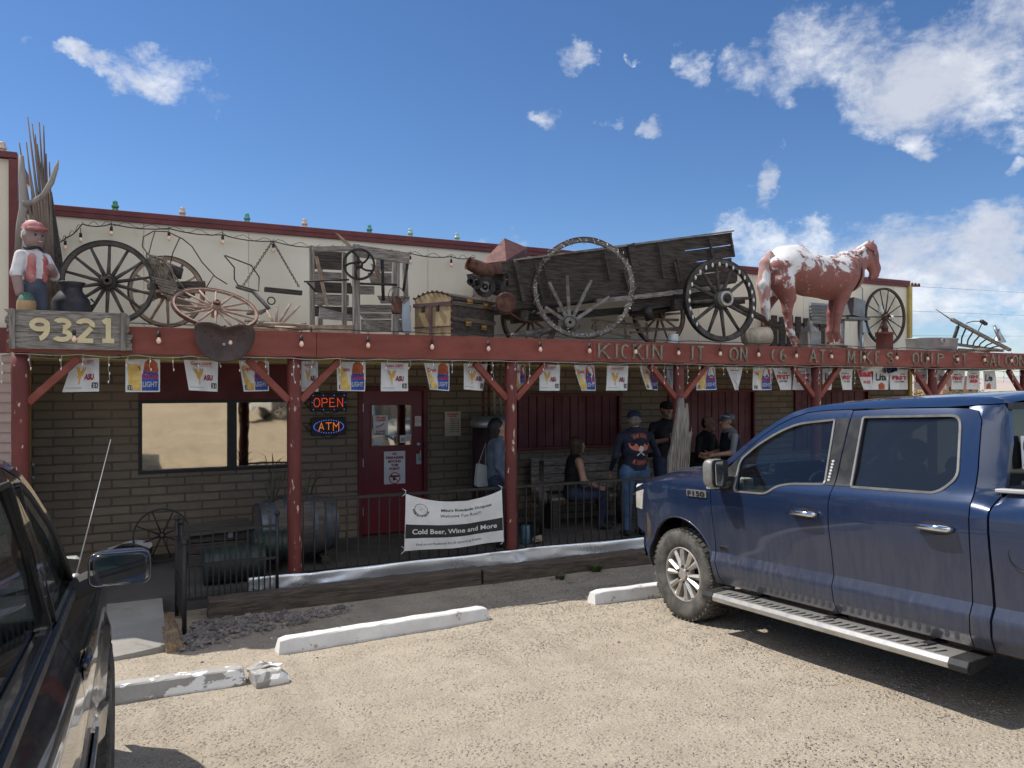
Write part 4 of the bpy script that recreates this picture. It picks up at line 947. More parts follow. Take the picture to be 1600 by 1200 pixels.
def suv_extras(root, body, trimm):
    for s_ in (-1, 1):
        for f_ in (0, -3.2): wheel('wheel', root, (s_ * .889, f_, .385), s_, .388, .255, .225, 'car', RUBBER, ALLOY)
        mb = MB(); MC = Vector((s_ * 1.065, -.89, 1.275))
        def hs(u_, v_):
            a = u_ * 2 * math.pi; b = (v_ - .5) * math.pi; q = lambda c, e: math.copysign(abs(c) ** e, c)
            return MC + Vector((q(math.cos(b), .5) * q(math.cos(a), .5) * .110, q(math.sin(b), .9) * .06 + .03, q(math.cos(b), .5) * q(math.sin(a), .5) * .066))
        mb.grid(hs, 28, 12); mr = mb.build('mirror', [body], root)
        Mg = Matrix.Translation(MC + Vector((0, -.046, 0))) @ Matrix.Rotation(R(17) * -s_, 4, 'Z')
        mb = MB(); mb.prism([(a, b) for a, b in rounded([(-.094, -.052), (.094, -.052), (.094, .052), (-.094, .052)], .025)], -.002, .002, Mg); mb.build('mirror_glass', bpy.data.materials['mirror_silver'], mr)
        mb = MB(); mb.tube([Vector((MC.x + a, MC.y - .038, MC.z + b)) for a, b in rounded([(-.103, -.060), (.103, -.060), (.103, .060), (-.103, .060)], .03)], .004, 6, closed=True); mb.build('mirror_frame', mat('dark_chrome', (.2, .2, .21), rough=.15, metal=1, bump=0) if 'dark_chrome' not in bpy.data.materials else bpy.data.materials['dark_chrome'], mr)
        mb = MB(); mb.bar((s_ * .90, -.88, 1.20), (s_ * 1.0, -.88, 1.245), .10, .075, up=(0, 0, 1)); mb.build('mirror_arm', BLKTRIM, mr, bevel=.015)
        # cladding with a bright strip, belt moulding
        mb = MB(); strip(mb, [(f_, .63) for f_ in np.linspace(-.76, -2.64, 12)], sxf, s_, .035, .012, off=.008); mb.build('side_moulding', SATIN, root)
        mb = MB(); strip(mb, [(f_, 1.205) for f_ in np.linspace(-.88, -2.71, 12)], sxf, s_, .03, .015, off=.004); mb.build('belt_moulding', BLKTRIM, root)
        mb = MB(); mb.tube([Vector((s_ * .62, -1.96, 1.81)), Vector((s_ * .62, -2.06, 1.83)), Vector((s_ * .62, -3.66, 1.82)), Vector((s_ * .62, -3.76, 1.79))], .014, 8); mb.build('roof_rack', BLKTRIM, root)
        mb = MB(); mb.box((s_ * .9, -4.16, 1.0), (.1, .06, .4)); mb.build('tail_light', REDLENS, root, bevel=.01)
    mb = MB(); mb.box((0, -4.19, .85), (1.66, .05, .7)); mb.build('tailgate', body, root, bevel=.01)
    mb = MB(); mb.box((0, -4.25, .52), (1.84, .14, .22)); mb.build('bumper', body, root, bevel=.02)
suv_extras(suv, SDARK, BLKTRIM)
# whip antenna on the near front wing
mb = MB(); mb.lathe([(.03, 0), (.028, .012), (.01, .03), (.001, .03)], 12, Matrix.Translation((.885, -.39, 1.16)))
tip = at(187, 648, 5.35); base = Vector((-.24, 3.73, 1.33)); o_l = Matrix.Translation(suv.location) @ Euler((-PIT, 0, 0)).to_matrix().to_4x4()
mb.tube([Vector((.885, -.39, 1.17)), Vector((.938, -.07, 1.44)), Vector((1.0, .30, 1.76))], [.0035, .003, .002], 5)
mb.build('antenna', SATIN, suv)
wsuv = copy_tree(suv)
def recol(o):
    if o.type == 'MESH' and any(m_ == SDARK for m_ in o.data.materials):
        o.data = o.data.copy()
        for i, m_ in enumerate(o.data.materials):
            if m_ == SDARK: o.data.materials[i] = WPAINT
    for c in o.children: recol(c)
recol(wsuv)
wsuv['label'] = 'white suv parked across the lot, seen only as a reflection in the tinted window'
wsuv.location = (4.6, -8.9, GZ(-8.9)); wsuv.rotation_euler = (0, R(3.3), R(84))
# ================================================================ organic bodies: smooth union of tapered limbs, meshed
def sdf_mesh(prims, cell=.012, k=.03):
    P = []
    for q in prims:
        a, b, ra, rb = np.array(q[0], float), np.array(q[1], float), q[2], q[3]
        P.append((a, b, ra, rb, q[4] if len(q) > 4 else 0, q[5] if len(q) > 5 else None, q[6] if len(q) > 6 else k))
    lo = np.min([np.minimum(p[0] - p[2] * 1.5, p[1] - p[3] * 1.5) for p in P], axis=0) - 3 * cell
    hi = np.max([np.maximum(p[0] + p[2] * 1.5, p[1] + p[3] * 1.5) for p in P], axis=0) + 3 * cell
    n = np.ceil((hi - lo) / cell).astype(int) + 1
    F = np.full(n, 1.0); L = np.zeros(n, np.int16); B = np.full(n, 1e3)
    for a, b, ra, rb, lab, fl, kk in P:
        m = max(ra, rb) * 1.6 + kk + 4 * cell
        i0 = np.maximum(((np.minimum(a, b) - m - lo) / cell).astype(int), 0); i1 = np.minimum(((np.maximum(a, b) + m - lo) / cell).astype(int) + 1, n)
        X, Y, Z = np.meshgrid(*[lo[d] + cell * np.arange(i0[d], i1[d]) for d in range(3)], indexing='ij')
        p = np.stack([X, Y, Z], -1) - a; ab = b - a; L2 = max(ab @ ab, 1e-9)
        if fl is not None:      # flattened across an axis: (axis, factor)
            ax = np.array(fl[0], float); ax /= np.linalg.norm(ax); s = p @ ax; s0 = ab @ ax
            tt = np.clip((p @ ab) / L2, 0, 1); d0 = p - tt[..., None] * ab; dn = d0 @ ax
            d0 = d0 + (dn * (1 / fl[1] - 1))[..., None] * ax
            d = np.linalg.norm(d0, axis=-1) - (ra + (rb - ra) * tt); d *= min(1, fl[1]) if fl[1] < 1 else 1
        else:
            tt = np.clip((p @ ab) / L2, 0, 1); d = np.linalg.norm(p - tt[..., None] * ab, axis=-1) - (ra + (rb - ra) * tt)
        sl = tuple(slice(i0[d_], i1[d_]) for d_ in range(3))
        f = F[sl]; h = np.clip(.5 + .5 * (f - d) / kk, 0, 1); F[sl] = f * (1 - h) + d * h - kk * h * (1 - h)
        b_ = B[sl]; w_ = d < b_; b_[w_] = d[w_]; L[sl][w_] = lab
    S = F < 0
    c = [slice(0, -1), slice(1, None)]
    cnt = np.zeros(n - 1, int); acc = np.zeros((*(n - 1), 3))
    corners = [(i, j, q) for i in (0, 1) for j in (0, 1) for q in (0, 1)]
    for u in corners:
        for d in range(3):
            if u[d]: continue
            v = list(u); v[d] = 1
            fu = F[c[u[0]], c[u[1]], c[u[2]]]; fv = F[c[v[0]], c[v[1]], c[v[2]]]; x = (fu < 0) != (fv < 0)
            t_ = np.where(x, fu / np.where(x, fu - fv, 1), 0)
            for e in range(3): acc[..., e] += np.where(x, u[e] + (t_ if e == d else 0), 0)
            cnt += x
    idx = -np.ones(n - 1, int); on = cnt > 0; idx[on] = np.arange(on.sum())
    g = np.argwhere(on); V = lo + (g + acc[on] / cnt[on][:, None]) * cell
    lab = L[g[:, 0], g[:, 1], g[:, 2]]
    faces = []
    for d in range(3):
        e1, e2 = (d + 1) % 3, (d + 2) % 3
        sa = [slice(1, -1)] * 3; sa[d] = slice(0, -1); sb = [slice(1, -1)] * 3; sb[d] = slice(1, None)
        A = S[tuple(sa)]; Bb = S[tuple(sb)]; x = np.argwhere(A != Bb)
        if not len(x): continue
        flip = A[x[:, 0], x[:, 1], x[:, 2]]
        x[:, e1] += 1; x[:, e2] += 1
        q = []
        for o1, o2 in ((0, 0), (-1, 0), (-1, -1), (0, -1)):
            y = x.copy(); y[:, e1] += o1; y[:, e2] += o2; q.append(idx[y[:, 0], y[:, 1], y[:, 2]])
        q = np.stack(q, 1); q[~flip] = q[~flip][:, ::-1]; faces.append(q)
    faces = np.concatenate(faces); faces = faces[(faces >= 0).all(1)][:, ::-1] if False else faces[(faces >= 0).all(1)]
    return V, faces, lab
def sdf_obj(name, prims, mats, parent, cell=.012, k=.03, labmap=None, loc=None, smooth_it=1):
    V, Fa, lab = sdf_mesh(prims, cell, k)
    me = bpy.data.meshes.new(name); me.from_pydata(V.tolist(), [], Fa.tolist())
    for m_ in mats: me.materials.append(m_)
    me.polygons.foreach_set('use_smooth', [True] * len(Fa))
    fl = lab[Fa[:, 0]]; me.polygons.foreach_set('material_index', [int(v) for v in fl]); me.update()
    bm = bmesh.new(); bm.from_mesh(me)
    for _ in range(smooth_it): bmesh.ops.smooth_vert(bm, verts=bm.verts, factor=.5, use_axis_x=True, use_axis_y=True, use_axis_z=True)
    bmesh.ops.recalc_face_normals(bm, faces=bm.faces); bm.to_mesh(me); bm.free()
    o = bpy.data.objects.new(name, me); COL.objects.link(o)
    if parent: o.parent = parent
    if loc is not None: o.location = loc
    return o
def nz1(x, y=0., z=0.): return mnoise.noise(Vector((x, y, z)))

# ================================================================ things on the porch roof
DZ = DECK
LITE = mat('tiny_white_bulb', (.8, .78, .7), (.7, .68, .6), 5, rough=.3, bump=0)
def wagon_wheel(label, c, Rr, ns, rot, woodm, ironm, rim_t=.05, rim_d=.05, hub_r=.075, hub_l=.22, sp_r=.017, group='old wagon wheels', cat='wagon wheel', spokes=None, hubcap=None, a0=.1, dish=.03):
    root = empty('cartwheel', c, label, cat, group, rot=rot); N = 64
    mb = MB()
    M = Matrix.Rotation(R(90), 4, 'X')
    mb.lathe([(Rr - rim_t, -rim_d / 2), (Rr - .012, -rim_d / 2), (Rr - .012, rim_d / 2), (Rr - rim_t, rim_d / 2), (Rr - rim_t, -rim_d / 2)], N, M, smooth=False); mb.build('rim', woodm, root)
    mb = MB(); mb.lathe([(Rr - .012, -rim_d / 2 - .004), (Rr, -rim_d / 2 - .004), (Rr, rim_d / 2 + .004), (Rr - .012, rim_d / 2 + .004), (Rr - .012, -rim_d / 2 - .004)], N, M, smooth=False); mb.build('iron_tyre', ironm, root)
    mb = MB(); h = hub_l / 2
    mb.lathe([(.02, h), (hub_r * .62, h), (hub_r * .68, h * .8), (hub_r * .78, h * .45), (hub_r, h * .3), (hub_r, -h * .3), (hub_r * .78, -h * .45), (hub_r * .68, -h * .8), (hub_r * .62, -h), (.02, -h)], 20, M)
    mb.lathe([(hub_r * .72, h * .86), (hub_r * .76, h * .86), (hub_r * .76, h * .6), (hub_r * .72, h * .6)], 20, M, 1); hb = mb.build('hub', [woodm, ironm], root)
    if hubcap:
        mb = MB(); mb.lathe([(hub_r * .60, h + .002), (hub_r * .86, h + .002), (hub_r * .86, h * .55), (hub_r * .80, h * .55)], 24, M, smooth=False); mb.lathe([(.001, h * .9), (hub_r * .4, h * .9), (hub_r * .4, h + .03), (.001, h + .03)], 8, M, 1); mb.build('hub_cap', [hubcap, ironm], hb)
    for k in range(ns):
        if spokes is not None and k not in spokes: continue
        L = 1 if spokes is None or not isinstance(spokes, dict) else spokes[k]
        a = 2 * math.pi * k / ns + a0; d = Vector((math.cos(a), 0, math.sin(a)))
        mb = MB(); r1 = (Rr - rim_t * .9) * L
        p0 = d * hub_r * .8 + Vector((0, -dish, 0)) * 0; 
        mb.tube([p0, d * (hub_r + (r1 - hub_r) * .35), d * r1], [sp_r * 1.25, sp_r * 1.05, sp_r * .8], 8); mb.build('spoke', woodm, root)
    return root

CAN = mat('blackened_milk_can', (.05, .045, .05), (.03, .028, .032), 6, rough=.55, metal=.4, bump=.2)
w1 = wagon_wheel('tall dark many-spoked wheel between the milk can and the brush pile', at(169, 442, 8.95), .445, 14, (R(-6), 0, R(-4)), WHEELWOOD, IRON, a0=.2)
w2 = wagon_wheel('dark wheel half hidden behind the brush pile', at(261, 456, 9.75), .415, 12, (R(4), 0, R(8)), TANWOOD, IRON, a0=.05)
w3 = wagon_wheel('pale thin-rimmed wheel lying tilted over the dark red seat', at(337, 482, 8.72), .44, 14, (R(-56), R(4), R(6)), mat('pale_pinkish_wood', (.40, .27, .21), (.27, .17, .13), 8, rough=.8, bump=.4), RUST, rim_t=.032, rim_d=.03, hub_r=.05, hub_l=.2, sp_r=.012)
w4 = wagon_wheel('rusty wheel mounted flat on the cream wall at the right end', at(1383, 495, WY - .12), .565, 14, (0, 0, 0), WHEELWOOD, IRON, rim_t=.04, rim_d=.04, hub_r=.06, hub_l=.14, sp_r=.012, a0=.05)
w5 = wagon_wheel('heavy twelve-spoked wheel hung with leaf lights at the foot of the wagon', at(1125, 469, 8.62), .60, 12, (R(-3), 0, R(-6)), WHEELWOOD, IRON, rim_t=.075, rim_d=.07, hub_r=.125, hub_l=.34, sp_r=.026, hubcap=mat('pale_worn_metal', (.5, .47, .42), (.36, .33, .29), 10, rough=.6, metal=.4))
mb = MB()
for k in range(20):
    a = R(-20 + k * 12.5); p = Vector((.545 * math.cos(a), -.05, .545 * math.sin(a) - .03))
    mb.lathe([(.001, -.04), (.018, -.015), (.014, .015), (.001, .03)], 6, Matrix.Translation(p) @ Matrix.Rotation(nz1(k * 3) * .8, 4, 'Y'))
tag(mb.build('leaf_light', LITE, w5), None, None, None, 'stuff')
# the bare ring wound with small lights, turned to the lot, and the broken hub inside it
RC = at(912, 450, 8.62)
ring = empty('lit_ring', RC, 'large bare wheel rim wound with small white lights in front of the wagon', 'wheel rim', rot=(R(-4), 0, R(-30)))
mb = MB(); M = Matrix.Rotation(R(90), 4, 'X'); RR = .668
GREYRIM = mat('grey_rim_wood', (.24, .22, .20), (.10, .09, .085), 9, rough=.9, bump=.7, bscale=30)
mb.lathe([(RR - .06, -.035), (RR - .012, -.035), (RR - .012, .035), (RR - .06, .035), (RR - .06, -.035)], 72, M, smooth=False, rfun=lambda a, i: 1 + .006 * math.sin(5 * a)); mb.build('rim', GREYRIM, ring)
mb = MB(); mb.lathe([(RR - .012, -.04), (RR, -.04), (RR, .04), (RR - .012, .04), (RR - .012, -.04)], 72, M, smooth=False, rfun=lambda a, i: 1 + .006 * math.sin(5 * a)); mb.build('iron_tyre', RUST, ring)
mb = MB(); P = []
for k in range(240):
    a = 2 * math.pi * k / 240; b = a * 22; P.append(Vector(((RR - .035 + .045 * math.cos(b)) * math.cos(a), .05 * math.sin(b), (RR - .035 + .045 * math.cos(b)) * math.sin(a))))
mb.tube(P, .003, 4, closed=True); mb.build('light_wire', mat('pale_wire', (.55, .52, .45), rough=.6, bump=0), ring)
mb = MB()
for k in range(70):
    a = 2 * math.pi * k / 70 + .1 * nz1(k * 5.1); r_ = RR - .03 + .045 * nz1(k * 2.3, 4) * 2; d = Vector((math.cos(a), 0, math.sin(a)))
    p = d * r_ + Vector((0, -.05 - .012 * nz1(k), 0)); q = Vector((nz1(k * 1.7), -.3, nz1(k * 1.3, 9) )).normalized()
    mb.tube([p, p + q * .03], [.006, .003], 5)
tag(mb.build('small_lights', LITE, ring), kind='stuff')
hb = wagon_wheel('grey hub with broken stub spokes inside the big lit rim', at(890, 506, 8.75), .40, 11, (R(-4), 0, R(-28)), GREYRIM, IRON, hub_r=.115, hub_l=.26, sp_r=.028, cat='broken hub', group=None, spokes={})
for c_ in list(hb.children):
    if c_.name.startswith(('rim', 'iron')): bpy.data.objects.remove(c_)
hb.name = 'wheel_hub'
for (tx, ty) in ((858, 441), (886, 430), (924, 438), (952, 464), (852, 480)):
    q = at(tx, ty, 8.75) - hb.location; q = rotm(hb.rotation_euler).inverted() @ q
    mb = MB(); d = q.normalized(); mb.bar(d * .09, q, .05, .034, up=(0, 1, 0), ends=(1, .8)); mb.build('spoke', GREYRIM, hb, bevel=.005)

# ---- the freight wagon
wg = empty('freight_wagon', at(960, 470, 9.4) * 1, 'long dark plank wagon box tilted up to the right on the porch roof', 'wagon')
wg.location.z = DZ
def sidept(s, v, Y):      # s along 0..1, v bottom to top
    a = at(786, 486, 9.0); b = at(1152, 440, 9.0); c = at(773, 412, 9.0); d = at(1143, 363, 9.0)
    p = (a * (1 - s) + b * s) * (1 - v) + (c * (1 - s) + d * s) * v
    return Vector((p.x + .02, Y + (.14 * v if Y > 9.5 else -.14 * v) + 0, p.z))
for Yv, nm in ((9.02, 'side_board'), (9.88, 'side_board')):
    for r in range(4):
        mb = MB(); v0, v1 = r / 4 + .008, (r + 1) / 4 - .008; n = 12; e1 = 1 - .03 * (r % 2) - .02 * (r == 2); e0 = .005 + .02 * ((r + 1) % 2)
        vs = []
        for i in range(n + 1):
            s = e0 + (e1 - e0) * i / n; w0 = .006 * nz1(s * 6, r)
            for v in (v0, v1):
                for dy in (0, .028): vs.append(sidept(s, v + w0, Yv) + Vector((0, dy, 0)))
        fs = []
        for i in range(n):
            o_ = i * 4; fs += [(o_, o_ + 4, o_ + 6, o_ + 2), (o_ + 1, o_ + 3, o_ + 7, o_ + 5), (o_ + 2, o_ + 6, o_ + 7, o_ + 3), (o_, o_ + 1, o_ + 5, o_ + 4)]
        fs += [(0, 2, 3, 1), (n * 4, n * 4 + 1, n * 4 + 3, n * 4 + 2)]
        mb.add(vs, fs); mb.build(nm, DARKWOOD, wp=wg)
mb = MB()
mb.bar(sidept(0, .0, 9.45), sidept(1, .0, 9.45), .80, .03)
mb.build('wagon_floor', DARKWOOD, wp=wg)
mb = MB(); a, b = sidept(.01, .5, 9.02), sidept(.01, .5, 9.88); mb.bar(a, b, .03, .55); mb.build('end_board', DARKWOOD, wp=wg)
for s, v0, v1, wv in ((.05, .15, .98, .06), (.12, .12, .92, .03), (.15, .12, .92, .02), (.39, .35, .92, .035), (.50, .42, 1.02, .12), (.47, .1, .5, .05), (.62, .25, .95, .03), (.69, .1, .55, .045), (.85, .45, .92, .035), (.95, .5, .95, .035), (.70, .12, .62, .03)):
    mb = MB(); mb.bar(sidept(s + .02, v0, 9.0) + Vector((0, -.03, 0)), sidept(s, v1, 9.0) + Vector((0, -.03, 0)), wv, .03, up=(0, 1, 0)); mb.build('side_stake', DARKWOOD, wp=wg, bevel=.003)
mb = MB(); mb.bar(sidept(.05, 1.01, 9.0), sidept(.97, 1.01, 9.0), .05, .02); mb.build('top_rail', GREYWOODX, wp=wg)
mb = MB(); mb.bar(sidept(.35, -.04, 8.97), sidept(.92, -.06, 8.97), .05, .06); mb.build('bottom_rail', GREYWOODX, wp=wg)
# running gear
mb = MB(); mb.bar(at(800, 500, 9.4), at(1160, 470, 9.4), .12, .1); mb.build('reach_pole', DARKWOOD, wp=wg)
mb = MB(); mb.bar(at(820, 492, 9.0), at(792, 492, 9.95), .1, .12); mb.build('axle', DARKWOOD, wp=wg)
mb = MB(); mb.bar(at(1060, 476, 8.9), at(1020, 484, 10.0), .12, .14); mb.build('axle', DARKWOOD, wp=wg)
mb = MB(); mb.bar(at(985, 478, 9.1), at(1140, 458, 9.1), .06, .16); mb.bar(at(985, 492, 9.2), at(1100, 478, 9.2), .06, .05); mb.build('bolster', DARKWOOD, wp=wg)
def wheel_parts(c, Rr, ns, rot, par):
    w_ = wagon_wheel('x', c, Rr, ns, rot, TANWOOD, IRON, rim_t=.055, rim_d=.05, hub_r=.08, sp_r=.018)
    for c_ in list(w_.children):
        c_.parent = par; c_.location = w_.location - par.location; c_.rotation_euler = rot
    bpy.data.objects.remove(w_)
wheel_parts(at(1030, 492, 9.98), .50, 10, (0, 0, 0), wg); wheel_parts(at(828, 497, 9.98), .48, 10, (0, 0, R(5)), wg)
mb = MB(); P = [at(795, 488, 9.0), at(812, 499, 9.0), at(832, 503, 9.0), at(852, 499, 9.0)]
for i in range(3): mb.tube([P[i], P[i + 1]], .012, 6)
mb.build('chain', RUST, wp=wg)
mb = MB(); mb.tube([at(1010, 480, 8.95), at(1016, 500, 8.95)], [.07, .065], 10); mb.build('hanging_bucket', IRON, wp=wg)
mb = MB(); mb.tube([at(1133, 472, 8.75), at(1180, 492, 8.95), at(1228, 517, 9.15)], [.055, .05, .04], 10); tag(mb.build('wagon_tongue', DARKWOOD), 'dark pole running down from the big leaf-lit wheel to the horse', 'pole')

# ---- trunk with a domed lid
C0 = Vector((3.35, 8.5, DZ + .04)); yaw = R(30)
tk = empty('steamer_trunk', C0, 'domed old travel trunk with pale plank end beside the tin cowl', 'trunk', rot=(0, 0, yaw))
TW, TD, TH0, TH1 = .88, .58, .47, .58
PALEP = mat('pale_trunk_plank', (.40, .30, .17), (.24, .17, .09), 5, (9, 1, .8), .85, bump=.6, bscale=9)
DKTR = mat('dark_trunk_leather', (.06, .045, .035), (.03, .022, .018), 7, (1, 1, 3), .75, bump=.5)
lid = [(0 + 0, TH0)] + [(TD * i / 10, TH0 + (TH1 - TH0) * math.sin(math.pi * (.12 + .76 * i / 10))) for i in range(11)] + [(TD, TH0)]
Mx = Matrix(((0, 1, 0, 0), (1, 0, 0, 0), (0, 0, 1, 0), (0, 0, 0, 1)))
mb = MB(); mb.box((TW / 2, TD / 2, .22), (TW, TD, .44)); mb.build('trunk_body', DKTR, tk, bevel=.01)
mb = MB(); mb.prism(lid, 0, TW, Mx); ld = mb.build('lid', DKTR, tk)
mb = MB(); mb.prism([(a * .96 + .01, b - .02) for a, b in [(0, .04), (TD, .04)] + list(reversed(lid[1:-1]))], -.012, -.001, Mx); mb.build('end_panel', PALEP, tk)
mb = MB(); mb.box((-.018, TD / 2, TH0 - .05), (.012, TD + .01, .045)); mb.box((-.0185, TD / 2 + .02, .22), (.012, .045, .42)); mb.box((-.018, TD / 2, .15), (.009, TD, .012)); mb.build('end_strap', mat('plum_iron_band', (.14, .08, .085), (.09, .05, .055), 8, rough=.6, metal=.3), tk)
for z in (.04, .24, .43): 
    mb = MB(); mb.box((TW / 2, -.008, z), (TW + .01, .014, .05)); mb.build('slat', TIE, tk, bevel=.003)
for x_, z_ in ((.33, .47), (.66, .45), (.3, .2), (.62, .17)): 
    mb = MB(); mb.box((x_, -.02, z_), (.10, .014, .06)); mb.tube([(x_ - .04, -.03, z_), (x_ + .04, -.03, z_)], .014, 8); mb.build('brass_fitting', mat('worn_brass', (.45, .26, .09), (.25, .14, .05), 12, rough=.5, metal=.5) if 'worn_brass' not in bpy.data.materials else bpy.data.materials['worn_brass'], tk)
mb = MB()
for q in range(9):
    for x_ in (-.012, TW + .01): mb.ball((x_, TD * q / 8, TH0 + (TH1 - TH0) * math.sin(math.pi * (.12 + .76 * q / 8)) ), .016, 6)
for q in range(7): mb.ball((-.01, -.01, .04 + q * .07), .017, 6)
tag(mb.build('studs', RUST, tk), kind='stuff')
for y_ in (.19, .42): 
    mb = MB(); mb.box((-.03, y_, TH0 - .1), (.02, .035, .08)); mb.build('latch', IRON, tk, bevel=.003)

# ---- folded tin cowl, the dented can, gears and the drum beside it
TIN = mat('brown_tin', (.17, .075, .06), (.11, .05, .042), 6, rough=.55, metal=.35, bump=.6, bscale=8, bdist=.02)
mb = MB(); A = at(752, 409, 9.3); 
q = [at(752, 412, 9.1), at(791, 407, 8.9), at(824, 387, 9.3), at(822, 400, 9.8), at(765, 405, 9.9), at(788, 372, 9.35)]
mb.add(q + [p + Vector((0, 0, -.16)) for p in q[:5]], [(0, 1, 5), (1, 2, 5), (2, 3, 5), (3, 4, 5), (4, 0, 5), (0, 6, 7, 1), (1, 7, 8, 2), (2, 8, 9, 3), (3, 9, 10, 4), (4, 10, 6, 0), (6, 10, 9, 8, 7)])
tag(mb.build('tin_cowl', TIN), 'crumpled brown tin cowl like a folded roof behind the trunk', 'cowl')
a, b = at(731, 411, 8.95), at(768, 428, 8.95); ax = (b - a).normalized(); M = Matrix.Translation(a) @ ax.to_track_quat('Z', 'Y').to_matrix().to_4x4()
mb = MB(); L = (b - a).length; mb.lathe([(.075, .02), (.088, 0), (.082, 0), (.08, .02), (.095, L * .5), (.11, L), (.1, L), (.001, L)], 20, M); 
tag(mb.build('dented_can', RUST), 'rusty open can lying tilted above the trunk', 'can')
gr = empty('gear_mechanism', at(757, 445, 8.9), 'small black gear mechanism between the trunk and the wagon box', 'machine part')
for (px, py, r_, Y_) in ((758, 448, .13, 8.9), (745, 441, .085, 8.85), (736, 440, .05, 8.85), (776, 449, .10, 8.95)):
    mb = MB(); mb.lathe([(r_ * .55, -.02), (r_, -.02), (r_, .02), (r_ * .55, .02), (r_ * .55, -.02)], 40, Matrix.Translation(at(px, py, Y_)) @ Matrix.Rotation(R(-28), 4, 'Z') @ Matrix.Rotation(R(90), 4, 'X'), smooth=False, rfun=lambda a, i: 1 + (.05 if (int(a * 20 / math.pi) % 2) and i in (1, 2) else 0))
    mb.lathe([(.02, -.06), (r_ * .3, -.03), (r_ * .3, .03), (.02, .06)], 12, Matrix.Translation(at(px, py, Y_)) @ Matrix.Rotation(R(62), 4, 'Z') @ Matrix.Rotation(R(90), 4, 'Y')); mb.build('gear', IRON, wp=gr)
mb = MB(); c = at(790, 474, 8.72); M = Matrix.Translation(c) @ Matrix.Rotation(R(-24), 4, 'Z') @ Matrix.Rotation(R(90), 4, 'X')
mb.lathe([(.001, .12), (.02, .12), (.112, .125), (.125, .118), (.13, .09), (.13, -.14), (.12, -.16), (.001, -.16)], 26, M); tag(mb.build('small_drum', RUST), 'rusty round drum lying against the right end of the trunk', 'drum')

# ---- wooden hay machine
hm = empty('wooden_mill', (xat(560, 8.9), 8.9, DZ), 'tall grey wooden mill frame with a flywheel left of the trunk', 'old machine')
def P_(px, py, Y): return at(px, py, Y)
FR, BK = 8.62, 9.45
posts_ = [((488, 520), (487, 384), FR + .25, .055), ((557, 521), (556, 382), FR, .075), ((617, 518), (619, 392), FR + .1, .075), ((538, 484), (538, 395), FR + .12, .05), ((636, 520), (632, 400), BK, .06), ((500, 520), (500, 390), BK, .06)]
for (a, b, Y_, w_) in posts_:
    mb = MB(); p0 = P_(a[0], a[1], Y_); p1 = P_(b[0], b[1], Y_); p0.z = DZ; mb.bar(p0, p1, w_, w_ * .9, up=(0, 1, 0)); mb.build('post', GREYWOOD, wp=hm, bevel=.004)
def board(pts, Y0, Y1, name='board', m_=None, th=.022):
    mb = MB(); mb.add([P_(x, y, Y0) for x, y in pts] + [P_(x, y, Y0) + Vector((0, th, 0)) for x, y in pts], [tuple(range(len(pts))), tuple(reversed(range(len(pts), 2 * len(pts))))] + [(i, i + len(pts), (i + 1) % len(pts) + len(pts), (i + 1) % len(pts)) for i in range(len(pts))])
    return mb.build(name, m_ or GREYWOODX, wp=hm)
board([(489, 385), (556, 384), (556, 392), (489, 393)], FR - .03, 0); board([(556, 382), (640, 395), (640, 412), (556, 401)], FR + .06, 0)
for i, (y0, y1, x0, x1) in enumerate(((392, 420, 490, 540), (424, 438, 490, 534), (440, 457, 491, 548), (459, 476, 491, 545), (478, 494, 491, 552))): board([(x0, y0), (x1, y0 + 2), (x1 + (i % 3) * 3, y1 + 2), (x0, y1)], FR + .5, 0, m_=GREYWOODX if i % 2 else DARKWOOD)
for i, (y0, y1, x0, x1) in enumerate(((403, 424, 588, 618), (426, 444, 575, 612), (446, 460, 562, 585), (462, 474, 590, 640), (476, 488, 560, 642), (489, 498, 562, 640), (499, 518, 565, 634))): board([(x0, y0), (x1, y0 + 1), (x1, y1), (x0 + (i % 2) * 6, y1)], FR + .42, 0, m_=GREYWOODX)
board([(489, 508), (556, 508), (556, 520), (489, 520)], FR - .02, 0, m_=TANWOOD)
board([(500, 480), (556, 494), (556, 502), (498, 498)], FR + .1, 0)
board([(492, 400), (497, 400), (514, 478), (509, 478)], FR + .1, 0, m_=TANWOOD); board([(565, 505), (571, 501), (586, 517), (578, 519)], FR, 0)
board([(580, 412), (588, 414), (601, 440), (596, 445)], FR + .2, 0, m_=TANWOOD); board([(524, 364), (529, 365), (550, 384), (543, 384)], FR + .3, 0, m_=TANWOOD)
board([(627, 480), (640, 468), (643, 520), (630, 520)], FR + .2, 0, m_=GALV)
fw = P_(561, 413, FR - .1); fr = Matrix.Translation(fw) @ Matrix.Rotation(R(-18), 4, 'Z') @ Matrix.Rotation(R(90), 4, 'X')
mb = MB(); mb.lathe([(.155, -.018), (.18, -.018), (.18, .018), (.155, .018), (.155, -.018)], 40, fr, smooth=False)
mb.lathe([(.02, -.04), (.045, -.04), (.045, .04), (.02, .04)], 14, fr)
for k in range(5):
    a = 2 * math.pi * k / 5 + .3; P = [fr @ Vector((math.cos(a + .5 * q) * (.04 + .12 * q), math.sin(a + .5 * q) * (.04 + .12 * q), 0)) for q in (0, .3, .6, 1)]; mb.tube(P, .012, 6)
mb.build('flywheel', IRON, wp=hm)
mb = MB(); mb.tube([P_(475, 440, FR - .05), P_(545, 437, FR - .05)], .01, 6); mb.build('crank_shaft', IRON, wp=hm)
mb = MB(); mb.tube([P_(480, 441, FR - .02), P_(493, 455, FR - .02)], .012, 6); mb.build('crank_arm', IRON, wp=hm)
mb = MB(); mb.tube([P_(560, 443, FR), P_(620, 445, FR)], .014, 6); mb.build('axle_rod', IRON, wp=hm)
